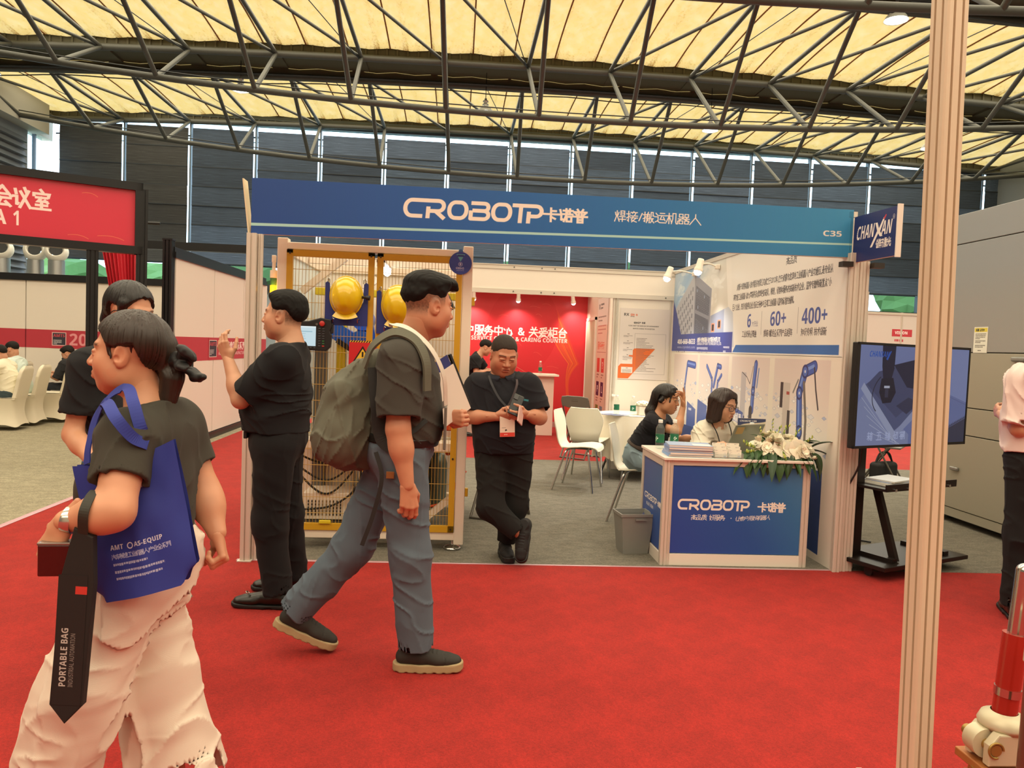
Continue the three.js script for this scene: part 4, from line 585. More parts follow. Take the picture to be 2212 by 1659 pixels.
  const cab = thing('power_cable', 'black power cable drooping from the flat screen to the grey carpet', 'cable', [2.78, 0, -5.3]); part('cable', tube([[-0.0, 0.95, 0.28], [0.0, 0.75, 0.24], [-0.06, 0.5, 0.15], [-0.02, 0.2, 0], [-0.1, 0.012, -0.25], [-0.05, 0.012, -0.6], [0.25, 0.012, -0.9], [0.6, 0.012, -0.6]], 0.007, 60, 6), dark, cab);
}
{ // white stands far behind on the right, with logos and notices
  const t = thing('far_partition', 'row of white partition panels behind the flat screen with small logos', 'wall panel', [0, 0, -15.5]);
  for (let i = 0; i < 9; i++) { const x = 4.3 + i * 0.99; part('panel', [rbox(0.95, 2.42, 0.02, 0.003, x + 0.495, 1.24, 0)], mat(0xd8cfc8, 0.6), t); part('post', place(post(0.04, 2.5), x, 0, 0), alu, t); }
  part('top_rail', box(9, 0.05, 0.05, 8.7, 2.47, 0), alu, t);
  const tex = picture(512, 128, (c, w, h) => { c.fillStyle = '#d8cfc8'; c.fillRect(0, 0, w, h); c.fillStyle = '#34408c'; c.fillRect(180, 34, 330, 60); c.fillStyle = '#c23a48'; c.fillRect(225, 12, 110, 110); latin(c, 'AMTS', 232, 54, 40, { color: '#f0e4e0', fit: 96 }); finePrint(c, 236, 72, 60, 2, 14, 7, '#e6c8c8'); c.fillStyle = '#c23a48'; c.fillRect(0, 10, 140, 54); latin(c, 'VISION', 20, 46, 30, { fit: 90 }); finePrint(c, 20, 84, 100, 1, 10, 20, '#c05058'); });
  const g = new THREE.PlaneGeometry(1.6, 0.36); part('logo_print', g, mat(0xffffff, 0.6, 0, { map: tex }), t).position.set(9.85, 2.0, 0.013);
  const b = thing('gray_bin', 'grey plastic bin far behind the white side wall', 'bin', [4.86, 0, -9.1]); part('tub', lathe([[0.12, 0], [0.16, 0.3], [0.175, 0.3], [0.175, 0.315], [0.15, 0.315], [0.11, 0.02], [0, 0.02]], 4).rotateY(0.7), mat(0x777a70, 0.6), b); part('bin_liner', lathe([[0.15, 0.31], [0.16, 0.34], [0.1, 0.36], [0, 0.33]], 9), mat(0xd8d2c4, 0.7), b);
}
{ // cross-section post in the right foreground
  const t = thing('foreground_post', 'tall pale grooved aluminium post in the right foreground', 'post', [1.2, 0, -1.82]); t.rotation.set(0, 0.16, 0.0205);
  part('profile', place(post(0.06, 4.2, 2), 0, 0.01, 0), mat(0xd9c9ae, 0.42, 0.1), t); part('corner_lip', [place(post(0.012, 4.2), 0.034, 0.01, -0.022)], mat(0xd9c9ae, 0.42, 0.1), t); part('foot_plate', box(0.13, 0.01, 0.13, 0, 0.006, 0), alu, t);
}

// ---------------------------------------------------------------- robot demonstration cell: white frame, yellow mesh doors
const cream = mat(0xeadbc9, 0.45), yellowPaint = mat(0xc8991e, 0.45), yellowPost = mat(0xd6bd22, 0.45), robotBlue = mat(0x245fc4, 0.3), orangeHose = mat(0xd9501e, 0.5), rubber = mat(0x141414, 0.55);
const boltMat = mat(0x1d1b1a, 0.5);
{
  const t = thing('robot_cell', 'robot demonstration cell with cream steel frame and yellow mesh doors', 'machine', [-0.585, 0, -5.45]);
  const f = (name, x0, y0, z0, x1, y1, z1, m = cream, parent = t) => part(name, rbox(x1 - x0, y1 - y0, z1 - z0, 0.006, (x0 + x1) / 2, (y0 + y1) / 2, (z0 + z1) / 2), m, parent);
  f('upright', -0.675, 0.04, -0.09, -0.605, 2.165, 0); f('upright', 0.607, 0.04, -0.09, 0.677, 2.165, 0); f('upright', -0.675, 0.04, -1.5, -0.605, 2.13, -1.43); f('upright', 0.607, 0.04, -1.5, 0.677, 2.13, -1.43);
  f('bottom_beam', -0.61, 0.072, -0.09, 0.61, 0.13, 0); f('top_beam', -0.61, 2.087, -0.09, 0.61, 2.137, 0); f('top_beam', -0.61, 2.06, -1.5, 0.61, 2.13, -1.43); f('top_beam', -0.67, 2.06, -1.44, -0.61, 2.13, -0.09); f('top_beam', 0.61, 2.06, -1.44, 0.67, 2.13, -0.09); f('bottom_beam', -0.67, 0.072, -1.44, -0.61, 0.13, -0.09); f('bottom_beam', 0.61, 0.072, -1.44, 0.67, 0.13, -0.09); f('bottom_beam', -0.61, 0.072, -1.5, 0.61, 0.13, -1.43);
  part('corner_brace', bar([-0.6, 1.83, -0.5], [-0.28, 2.1, -0.5], 0.06, 0.05), cream, t); part('corner_brace', bar([0.32, 0.12, -0.2], [0.6, 0.36, -0.2], 0.05, 0.045), cream, t); part('corner_brace', bar([-0.52, 1.62, -0.9], [-0.08, 1.98, -0.9], 0.05, 0.05), cream, t);
  for (const [x, z] of [[-0.63, -0.05], [0.6, -0.05], [-0.63, -1.46], [0.64, -1.46]]) part('levelling_foot', [lathe([[0, 0], [0.062, 0], [0.064, 0.012], [0.05, 0.022], [0.018, 0.032], [0.014, 0.04], [0.014, 0.08]], 20).translate(x, 0, z)], chrome, t);
  // doors
  const wire = mat(0xbf9a4a, 0.5, 0.2);
  for (const [x0, x1, s] of [[-0.608, -0.008, 1], [0.012, 0.605, -1]]) {
    const d = part('mesh_door', [span(x0, 0.132, -0.02, x0 + 0.042, 2.084, 0.012), span(x1 - 0.042, 0.132, -0.02, x1, 2.084, 0.012), span(x0, 2.04, -0.02, x1, 2.084, 0.012), span(x0, 0.132, -0.02, x1, 0.178, 0.012)], yellowPaint, t), w = [];
    for (let x = x0 + 0.06; x < x1 - 0.045; x += 0.0228) w.push(rod([x, 0.17, -0.006], [x, 2.05, -0.006], 0.0016, 4));
    for (let y = 0.25; y < 2.03; y += 0.1135) w.push(rod([x0 + 0.03, y, -0.003], [x1 - 0.03, y, -0.003], 0.0019, 4));
    const m = part('wire_mesh', w, wire, d); m.userData.kind = 'stuff';
    for (const y of [2.062, 0.155, 1.1, 0.66]) for (const x of y === 2.062 || y === 0.155 ? [x0 + 0.022, x1 - 0.022] : [s > 0 ? x0 + 0.022 : x1 - 0.022]) part('bolt', place(new THREE.CylinderGeometry(0.007, 0.007, 0.006, 12), x, y, 0.014, Math.PI / 2), boltMat, d);
  }
  part('catch', rbox(0.03, 0.3, 0.03, 0.006, 0.002, 0.55, 0.012), yellowPaint, t); part('catch', rbox(0.08, 0.022, 0.03, 0.004, -0.3, 0.19, 0.01), yellowPost, t);
  part('hinge', [rbox(0.022, 0.06, 0.03, 0.004, 0.688, 1.78, -0.02)], yellowPaint, t); part('hinge', [rbox(0.022, 0.06, 0.03, 0.004, 0.688, 0.42, -0.02)], yellowPaint, t);
  // right inside guard panel with two long slots; rear and left walls
  const slot = (x, y, w, h) => { const p = []; for (let i = 0; i < 12; i++) { const a = (i / 12) * Math.PI * 2; p.push([x + Math.cos(a) * w, y + Math.sin(a) * w + (Math.sin(a) >= 0 ? h : -h)]); } return p; };
  part('guard_panel', extrude([[-0.62, 0.14], [-0.12, 0.14], [-0.12, 2.05], [-0.62, 2.05]], 0.012, 0.002, [slot(-0.3, 1.72, 0.022, 0.09), slot(-0.3, 1.44, 0.022, 0.1)]).rotateY(-Math.PI / 2).translate(0.6, 0, 0), white, t);
  for (const x of [-0.6, -0.2, 0.2]) part('rear_panel', span(x + 0.004, 0.14, -1.47, x + 0.396, 2.06, -1.455), white, t); part('roof_beam', span(-0.6, 2.07, -0.8, 0.6, 2.12, -0.74), cream, t); part('left_panel', span(-0.64, 0.8, -1.43, -0.628, 2.06, -0.1), mat(0xcfd4d2, 0.5), t);
  f('cross_beam', -0.6, 1.84, -1.1, 0.6, 1.9, -1.02, yellowPost); f('yellow_column', -0.36, 0.14, -0.75, -0.29, 1.84, -0.68, yellowPost); f('gray_column', -0.5, 0.14, -0.62, -0.41, 1.5, -0.53, grayMetal); f('yellow_column', 0.16, 0.9, -1.1, 0.23, 1.84, -1.02, yellowPost);
  // work table inside with drawers of gear
  f('table_beam', -0.6, 0.69, -0.5, 0.6, 0.755, -0.12, cream); f('table_top', -0.6, 0.755, -1.35, 0.6, 0.78, -0.3, mat(0xb9b4a6, 0.35, 0.3));
}
{ // robot arm inside the cell
  const t = thing('welding_robot', 'blue industrial robot arm standing inside the mesh cell', 'robot', [-0.64, 0.78, -6.35]);
  part('base', lathe([[0.16, 0], [0.16, 0.03], [0.12, 0.05], [0.11, 0.2], [0.13, 0.22], [0.13, 0.32], [0, 0.34]], 24), mat(0x1d2a44, 0.35), t);
  part('shoulder', [rod([-0.11, 0.42, 0], [0.11, 0.42, 0], 0.1, 24), rbox(0.2, 0.2, 0.17, 0.03, 0, 0.34, 0)], robotBlue, t);
  part('lower_arm', [bar([0, 0.42, 0.02], [-0.12, 0.86, 0.02], 0.1, 0.13), rod([-0.12, 0.86, -0.08], [-0.12, 0.86, 0.12], 0.085, 24)], robotBlue, t);
  part('upper_arm', [bar([-0.34, 0.78, 0.18], [0.28, 0.4, 0.18], 0.11, 0.13), rod([-0.12, 0.68, 0.1], [-0.12, 0.68, 0.27], 0.09, 24)], robotBlue, t);
  part('arm_underside', bar([-0.3, 0.69, 0.19], [0.3, 0.32, 0.19], 0.1, 0.04), mat(0x20262e, 0.35), t);  // darker strip along the underside of the upper arm
  part('wrist', [rod([0.28, 0.4, 0.18], [0.36, 0.3, 0.18], 0.05, 18), rod([0.36, 0.3, 0.18], [0.4, 0.18, 0.2], 0.035, 18)], mat(0xd8d8d6, 0.3, 0.2), t);
  part('torch', [rod([0.4, 0.18, 0.2], [0.44, 0.05, 0.24], 0.016, 12), rod([0.44, 0.05, 0.24], [0.48, 0.0, 0.26], 0.009, 10)], mat(0xb98a3a, 0.3, 0.8), t);
  part('motor', [rod([0.1, 0.95, -0.05], [0.1, 0.95, 0.15], 0.075, 20), rbox(0.13, 0.16, 0.13, 0.03, 0.06, 0.84, 0.05)], robotBlue, t);
  part('hose', [tube([[0.1, 1.0, 0.1], [0.3, 1.16, 0.1], [0.5, 1.14, 0], [0.6, 0.98, 0]], 0.02, 30, 8), tube([[0.3, 0.1, 0.1], [0.18, 0.0, 0.15], [0.06, 0.05, 0.1]], 0.012, 20, 6)], rubber, t);
}
{ // gear under the table
  const c = thing('control_cabinet', 'pale welding power box with rows of vent slots at the bottom of the cell', 'machine', [-0.92, 0.135, -5.85]);
  const vent = []; for (let i = 0; i < 10; i++) for (let r = 0; r < 5; r++) vent.push(box(0.008, 0.018, 0.004, -0.13 + i * 0.026, 0.05 + r * 0.024, 0.152));
  part('housing', [rbox(0.34, 0.2, 0.3, 0.008, 0.0, 0.11, 0)], cream, c); part('vent_slots', vent, dark, c).userData.kind = 'stuff'; part('foot', [box(0.3, 0.012, 0.26, 0, 0.006, 0)], dark, c);
  const p = thing('side_cabinet', 'cream cabinet panel behind the looped black cables in the cell', 'cabinet', [-1.0, 0.135, -6.2]); part('door', rbox(0.4, 0.56, 0.02, 0.004, 0.02, 0.28, 0.12), cream, p); part('housing', rbox(0.42, 0.56, 0.24, 0.004, 0.02, 0.28, -0.02), cream, p);
  const l = thing('looped_cable', 'black cable hanging in loops at the lower left of the cell', 'cable', [-0.92, 0, -5.72]);
  [[[-0.3, 0.66, 0], [0, 0.56, 0], [0.25, 0.68, 0]], [[-0.3, 0.6, 0.02], [0, 0.44, 0.02], [0.25, 0.62, 0.02]], [[-0.28, 0.56, 0.03], [0, 0.34, 0.03], [0.26, 0.6, 0.03]], [[0.26, 0.64, 0.03], [0.22, 0.4, 0.05], [0.05, 0.26, 0.05], [-0.2, 0.22, 0.05]], [[0.34, 0.7, -0.05], [0.36, 0.4, -0.05], [0.33, 0.2, -0.05]]].forEach((q) => part('cable', tube(q, 0.008, 30, 6), rubber, l));
  const o = thing('orange_hose', 'orange hose winding through the lower part of the cell', 'hose', [-0.5, 0, -6.1]);
  [[[-0.02, 0.7, 0.1], [-0.08, 0.5, 0.1], [-0.02, 0.38, 0.1], [0.1, 0.5, 0.1]], [[0.42, 0.68, 0.1], [0.46, 0.62, 0.15], [0.5, 0.68, 0.1]], [[0.34, 0.24, 0.3], [0.46, 0.28, 0.3], [0.55, 0.45, 0.25], [0.6, 0.5, 0.2]]].forEach((q) => part('hose', tube(q, 0.011, 30, 7), orangeHose, o));
  [[-0.32, 'left'], [-0.14, 'right']].forEach(([x, s], i) => { const g = thing('gas_cylinder', `grey green gas cylinder low behind the right mesh door, ${s} of the pair`, 'gas cylinder', [x, 0.14, -6.2 - i * 0.1], 0, 'gas cylinders in the cell'); part('cylinder', lathe([[0, 0], [0.09, 0], [0.095, 0.02], [0.095, 0.36], [0.07, 0.43], [0.03, 0.45], [0, 0.45]], 24), mat(0x5a5f52, 0.35, 0.3), g); part('valve', [rod([0, 0.45, 0], [0, 0.5, 0], 0.018, 12), rod([-0.03, 0.49, 0], [0.04, 0.49, 0], 0.01, 10)], mat(0xa8873e, 0.3, 0.8), g); });
  const b = thing('parts_box', 'grey plastic box with small parts on the floor of the cell', 'box', [-0.55, 0.14, -6.0]); part('tub', [rbox(0.34, 0.22, 0.3, 0.01, 0, 0.11, 0)], mat(0x9c9c92, 0.5), b); part('lid', rbox(0.36, 0.02, 0.32, 0.006, 0, 0.23, 0), mat(0x6e6e66, 0.5), b);
  const rb = thing('red_toolbox', 'orange red tool box glimpsed behind the right mesh door', 'box', [-0.12, 0.78, -6.25]); part('case', rbox(0.22, 0.42, 0.2, 0.012, 0, 0.21, 0), mat(0xd2451c, 0.45), rb); part('handle', bent([[-0.05, 0.42, 0], [-0.05, 0.47, 0], [0.05, 0.47, 0], [0.05, 0.42, 0]], 0.008, 0.02), dark, rb); part('lid', rbox(0.225, 0.03, 0.205, 0.006, 0, 0.35, 0), mat(0xd2451c, 0.45), rb);
  const wb = thing('white_gear_box', 'white control box with grey front on the table in the cell', 'box', [-0.3, 0.78, -6.0]); part('housing', rbox(0.26, 0.5, 0.16, 0.01, 0, 0.25, 0), white, wb); part('front_plate', rbox(0.2, 0.4, 0.01, 0.004, 0, 0.26, 0.082), mat(0xc6bfae, 0.5), wb);
  const la = thing('tube_lamp', 'short bright tube lamp slanting under the roof of the cell', 'lamp', [-0.585, 2.03, -6.05], 0.0); part('lamp_tube', rod([-0.0, 0, -0.28], [0.0, 0.02, 0.22], 0.028, 12), mat(0xffffff, 0.3, 0, { emissive: 0xf4fffa, emissiveIntensity: 6 }), la); part('holder', [box(0.07, 0.02, 0.56, 0, 0.04, -0.03), box(0.06, 0.06, 0.02, 0, 0.02, -0.3), box(0.06, 0.06, 0.02, 0, 0.03, 0.24)], alu, la);
  const pl = new THREE.RectAreaLight(0xf4fffa, 8, 0.06, 0.5); pl.name = 'tube_lamp_light'; pl.position.set(-0.585, 1.99, -6.07); pl.rotation.set(-Math.PI / 2, 0, 0); scene.add(pl);
}
{ // things hung on the cell's doors
  const navy = mat(0x26327e, 0.5), helmetMat = phys({ color: 0xe2bf14, roughness: 0.25, clearcoat: 0.5, clearcoatRoughness: 0.15 });
  function helmetRack(x, y, s) {
    const r = thing('helmet_rack', 'navy blue hook board on the mesh door holding the ' + s, 'rack', [x, y, -5.43], 0, 'helmet racks on the mesh doors');
    const outline = []; outline.push([-0.147, 0.12], [-0.132, 0.13], [-0.118, 0.118], [-0.115, 0.05]); for (let i = 0; i <= 14; i++) { const a = Math.PI + (i / 14) * Math.PI; outline.push([Math.cos(a) * 0.118, 0.02 + Math.sin(a) * 0.1]); } outline.push([0.115, 0.05], [0.118, 0.118], [0.132, 0.13], [0.147, 0.12], [0.145, -0.17], [-0.145, -0.17]);
    part('board', extrude(outline, 0.006, 0.001), navy, r); part('hook', [bent([[-0.13, 0.1, 0.0], [-0.13, 0.15, 0.0], [-0.118, 0.155, 0.02], [-0.115, 0.12, 0.02]], 0.004, 0.012, 6)], chrome, r); part('hook', [bent([[0.13, 0.1, 0.0], [0.13, 0.15, 0.0], [0.118, 0.155, 0.02], [0.115, 0.12, 0.02]], 0.004, 0.012, 6)], chrome, r);
    part('peg', [bent([[-0.09, -0.15, 0.01], [-0.09, -0.12, 0.03], [-0.075, -0.13, 0.04]], 0.004, 0.01, 6)], chrome, r); part('peg', [bent([[0.08, -0.15, 0.01], [0.08, -0.12, 0.03], [0.095, -0.13, 0.04]], 0.004, 0.01, 6)], chrome, r);
    const h = thing('safety_helmet', 'yellow safety helmet with raised ridges hanging on the ' + s.replace('helmet', 'mesh door'), 'helmet', [x, y + 0.03, -5.41], 0, 'helmets on the mesh doors');
    const dome = new THREE.SphereGeometry(1, 40, 24), p = dome.attributes.position;
    for (let i = 0; i < p.count; i++) { let [a, b, c] = [p.getX(i), p.getY(i), p.getZ(i)]; const vee = Math.abs(Math.abs(a) - (0.1 + 0.34 * (b + 0.62))), ridge = c > 0.1 && b > -0.6 ? 0.05 * Math.exp(-((vee / 0.075) ** 2)) : 0; const k = 1 + ridge; p.setXYZ(i, a * 0.108 * k, b * 0.135 * k, Math.max(-0.01, c * 0.125 * k)); }
    dome.computeVertexNormals(); part('shell', dome, helmetMat, h);
    part('rim', new THREE.TorusGeometry(0.109, 0.007, 8, 40).scale(1, 1.24, 1), helmetMat, h);
    const brim = new THREE.PlaneGeometry(1, 1, 20, 6), q = brim.attributes.position, uv = brim.attributes.uv; for (let i = 0; i < q.count; i++) { const u = uv.getX(i) * 2 - 1, v = uv.getY(i); q.setXYZ(i, u * (0.062 + 0.025 * (1 - v)), -0.105 - (1 - v) * 0.055 + 0.02 * u * u * (1 - v), 0.03 + (1 - v) * 0.028 * (1 - u * u * 0.5)); } brim.computeVertexNormals();
    part('brim', brim, new THREE.MeshPhysicalMaterial({ color: 0xe2bf14, roughness: 0.25, clearcoat: 0.5, side: THREE.DoubleSide }), h); part('ratchet_knob', [rod([0.1, -0.0, 0.0], [0.15, -0.005, 0.03], 0.01, 10), rod([0.14, -0.004, 0.028], [0.165, -0.006, 0.03], 0.017, 14)], boltMat, h);
  }
  helmetRack(-0.775, 1.745, 'left helmet'); helmetRack(-0.42, 1.7, 'right helmet');
  const t = thing('teach_pendant', 'black robot teach pendant with a lit pale blue screen and red stop button', 'controller', [-1.0, 1.5, -5.4]);
  part('housing', [extrude([[-0.16, -0.1], [0.1, -0.1], [0.125, -0.075], [0.13, 0.0], [0.118, 0.03], [0.13, 0.06], [0.125, 0.105], [0.06, 0.115], [-0.02, 0.09], [-0.16, 0.085]], 0.03, 0.006).translate(0, 0, -0.012)], blackPlastic, t);
  const tex = picture(256, 180, (c, w, h) => { c.fillStyle = '#cfe6ee'; c.fillRect(0, 0, w, h); c.fillStyle = '#9fc4d2'; c.fillRect(0, 44, 220, 9); c.fillStyle = '#e6f4f6'; c.fillRect(0, 0, w, 14); finePrint(c, 10, 66, 150, 4, 22, 8, '#a9ccd6'); });
  part('lit_screen', new THREE.PlaneGeometry(0.17, 0.135).translate(-0.055, -0.008, 0.0255), mat(0x101214, 0.2, 0, { emissive: 0xffffff, emissiveMap: tex, emissiveIntensity: 1.0 }), t);
  part('stop_button', place(lathe([[0, 0.018], [0.014, 0.018], [0.019, 0.012], [0.018, 0.0], [0.01, 0]], 20), 0.072, 0.08, 0.024, Math.PI / 2), mat(0xb8302c, 0.35), t);
  const keys = mat(0x3a3d42, 0.5), keyGreen = mat(0x2c6a3c, 0.5), keyRed = mat(0xa83a30, 0.5);
  for (let r = 0; r < 8; r++) for (let k = 0; k < 2; k++) part('key', rbox(0.016, 0.009, 0.006, 0.002, 0.055 + k * 0.026, 0.045 - r * 0.017, 0.026), k && r > 4 ? (r === 7 ? keyRed : keyGreen) : keys, t);
  for (let k = 0; k < 5; k++) part('key', rbox(0.013, 0.009, 0.006, 0.002, -0.08 + k * 0.026, -0.088, 0.026), keys, t); part('key_switch', place(new THREE.CylinderGeometry(0.008, 0.008, 0.01, 12), 0.035, 0.075, 0.026, Math.PI / 2), grayMetal, t);
  part('pendant_cable', [tube([[-0.06, -0.1, 0], [-0.02, -0.5, -0.02], [-0.12, -0.66, 0.02], [-0.2, -0.9, 0.0]], 0.011, 40, 7)], rubber, t);
  part('side_holder', [rbox(0.04, 0.07, 0.03, 0.006, 0.125, 0.05, 0)], blackPlastic, t);
  const w = thing('warning_sign', 'red warning sign with a yellow exclamation triangle on the mesh door', 'sign', [-0.655, 1.385, -5.432]);
  const wt = picture(256, 256, (c, W, H) => { c.fillStyle = '#c8242a'; c.fillRect(0, 0, W, H); for (let i = -1; i < 12; i++) fillPoly(c, [[i * 24, 18], [i * 24 + 12, 0], [i * 24 + 24, 0], [i * 24 + 12, 18]], '#e0c040'); c.fillStyle = '#1b1718'; for (let i = -1; i < 12; i++) fillPoly(c, [[i * 24 + 12, 18], [i * 24 + 24, 0], [i * 24 + 36, 0], [i * 24 + 24, 18]], '#1b1718'); fillPoly(c, [[128, 52], [218, 214], [38, 214]], '#1b1718'); fillPoly(c, [[128, 80], [198, 202], [58, 202]], '#e6c03a'); c.fillStyle = '#1b1718'; c.fillRect(120, 112, 16, 52); c.beginPath(); c.arc(128, 182, 9, 0, 7); c.fill(); });
  part('plate', box(0.19, 0.18, 0.004), mat(0xb8242a, 0.4), w); part('print', new THREE.PlaneGeometry(0.188, 0.178).translate(0, 0, 0.003), mat(0xffffff, 0.4, 0, { map: wt }), w);
  const d = thing('status_disc', 'round blue status disc at the top right corner of the mesh cell', 'sign', [0.004, 2.043, -5.436]);
  const dt = picture(256, 256, (c, W, H) => { c.fillStyle = '#35459c'; c.fillRect(0, 0, W, H); fillPoly(c, [[78, 26], [178, 26], [128, 110]], '#5fa8b8'); c.fillStyle = '#273280'; c.fillRect(90, 34, 76, 22); c.strokeStyle = '#c9cbe6'; c.lineWidth = 4; c.beginPath(); c.arc(128, 140, 22, 0, 7); c.stroke(); fillPoly(c, [[128, 124], [142, 140], [133, 140], [133, 154], [123, 154], [123, 140], [114, 140]], '#c9cbe6'); write(c, '设备状态', 76, 172, 26, { weight: 0.1, color: '#c9cbe6', gap: 0.02 }); latin(c, 'DEVICE STATUS', 128, 216, 12, { color: '#a9aed8', align: 'center' }); });
  part('disc', new THREE.CylinderGeometry(0.079, 0.079, 0.006, 48).rotateX(Math.PI / 2), mat(0x35459c, 0.35), d); part('print', new THREE.CircleGeometry(0.0785, 48).translate(0, 0, 0.0036), mat(0xffffff, 0.35, 0, { map: dt }), d); part('tab', place(new THREE.CylinderGeometry(0.016, 0.016, 0.006, 16), 0, 0.082, 0, Math.PI / 2), mat(0x3b6aa6, 0.35), d);
  const s = thing('signal_tower', 'small signal tower with lit amber lamp at the left edge of the cell', 'lamp', [-1.292, 1.6, -5.5]);
  part('pole', rod([0, 0, 0], [0, 0.13, 0], 0.012, 12), alu, s); part('red_lens', rod([0, 0.13, 0], [0, 0.18, 0], 0.024, 20), mat(0xc43424, 0.25), s); part('amber_lamp', rod([0, 0.182, 0], [0, 0.235, 0], 0.024, 20), mat(0xe8b020, 0.25, 0, { emissive: 0xffb020, emissiveIntensity: 1.6 }), s); part('green_lens', rod([0, 0.237, 0], [0, 0.285, 0], 0.024, 20), mat(0x3a6a4a, 0.25), s); part('cap', [rod([0, 0.287, 0], [0, 0.34, 0], 0.025, 20), rod([0, 0.34, 0], [0, 0.41, 0], 0.012, 10), rbox(0.03, 0.05, 0.02, 0.005, 0, 0.42, 0)], cream, s);
  const al = new THREE.PointLight(0xffb020, 0.08); al.name = 'signal_tower_light'; al.position.set(-1.292, 1.81, -5.46); scene.add(al);
}

// ---------------------------------------------------------------- reception counter
const paperWhite = mat(0xe8e2d6, 0.6);
{
  const t = thing('reception_counter', 'white framed reception counter with blue printed panels and white wordmark', 'counter', [1.975, 0, -5.485]);
  const x0 = -0.525, x1 = 0.52, z1 = 0.31, z0 = -0.31;
  const front = picture(1024, 660, (c, w, h) => {
    c.fillStyle = blend(c, 0, h, w, 0, [[0, '#25459a'], [0.5, '#22539c'], [0.8, '#326fa6'], [1, '#4a80ae']]); c.fillRect(0, 0, w, h);
    wordmark(c, 70, 248, 82, '#efe6dc'); write(c, '卡诺普', 690, 262, 74, { weight: 0.15, color: '#efe6dc', gap: 0.06 });
    write(c, '高品质 好服务', 182, 364, 44, { weight: 0.1, color: '#e6e0da', gap: 0.0 }); c.fillStyle = '#e6e0da'; c.beginPath(); c.arc(486, 388, 4, 0, 7); c.fill();
    c.save(); c.translate(512, 372); c.transform(1, -0.06, -0.3, 1, 14, 0); write(c, '让客户用好机器人', 0, 0, 38, { weight: 0.1, color: '#e6e0da', gap: -0.02 }); c.restore();
  });
  const side = picture(512, 660, (c, w, h) => { c.fillStyle = blend(c, 0, h, w, 0, [[0, '#25459a'], [1, '#35659c']]); c.fillRect(0, 0, w, h); wordmark(c, 40, 285, 50, '#efe6dc'); write(c, '卡诺普', 396, 292, 46, { weight: 0.14, color: '#efe6dc', gap: 0, wide: 0.7 }); write(c, '高品质 好服务', 100, 360, 30, { color: '#dcd8d6', weight: 0.1 }); });
  for (const [x, z] of [[x0 + 0.025, z1 - 0.02], [x1 - 0.025, z1 - 0.02], [x0 + 0.025, z0 + 0.02], [x1 - 0.025, z0 + 0.02]]) part('post', place(post(0.045, 0.735), x, 0, z), alu, t);
  for (const x of [x0 + 0.06, x1 - 0.005]) part('post', place(post(0.022, 0.73), x, 0, z1 - 0.012), alu, t);
  part('front_rail', [span(x0 + 0.04, 0.7, z1 - 0.04, x1 - 0.04, 0.735, z1 - 0.004)], alu, t); part('front_rail', [span(x0 + 0.04, 0.0, z1 - 0.04, x1 - 0.04, 0.08, z1 - 0.004)], white, t); part('side_rail', [span(x0 + 0.005, 0.685, z0 + 0.03, x0 + 0.04, 0.735, z1 - 0.03)], alu, t); part('side_rail', [span(x0 + 0.005, 0.0, z0 + 0.03, x0 + 0.04, 0.08, z1 - 0.03)], white, t);
  part('front_panel', span(x0 + 0.045, 0.085, z1 - 0.03, x1 - 0.045, 0.695, z1 - 0.014), mat(0x2a5596, 0.4), t); part('front_print', new THREE.PlaneGeometry(0.955, 0.61).translate(-0.002, 0.39, z1 - 0.0125), mat(0xffffff, 0.42, 0, { map: front }), t);
  part('side_panel', span(x0 + 0.014, 0.085, z0 + 0.045, x0 + 0.03, 0.68, z1 - 0.045), mat(0x2a4a90, 0.4), t); part('side_print', new THREE.PlaneGeometry(0.53, 0.59).rotateY(-Math.PI / 2).translate(x0 + 0.0125, 0.385, 0), mat(0xffffff, 0.42, 0, { map: side }), t);
  part('right_panel', span(x1 - 0.03, 0.04, z0 + 0.045, x1 - 0.014, 0.7, z1 - 0.045), white, t);
  part('counter_top', rbox(1.06, 0.02, 0.66, 0.004, -0.0, 0.745, 0.0), whiteGloss, t);
}
const TOPY = 0.7555;
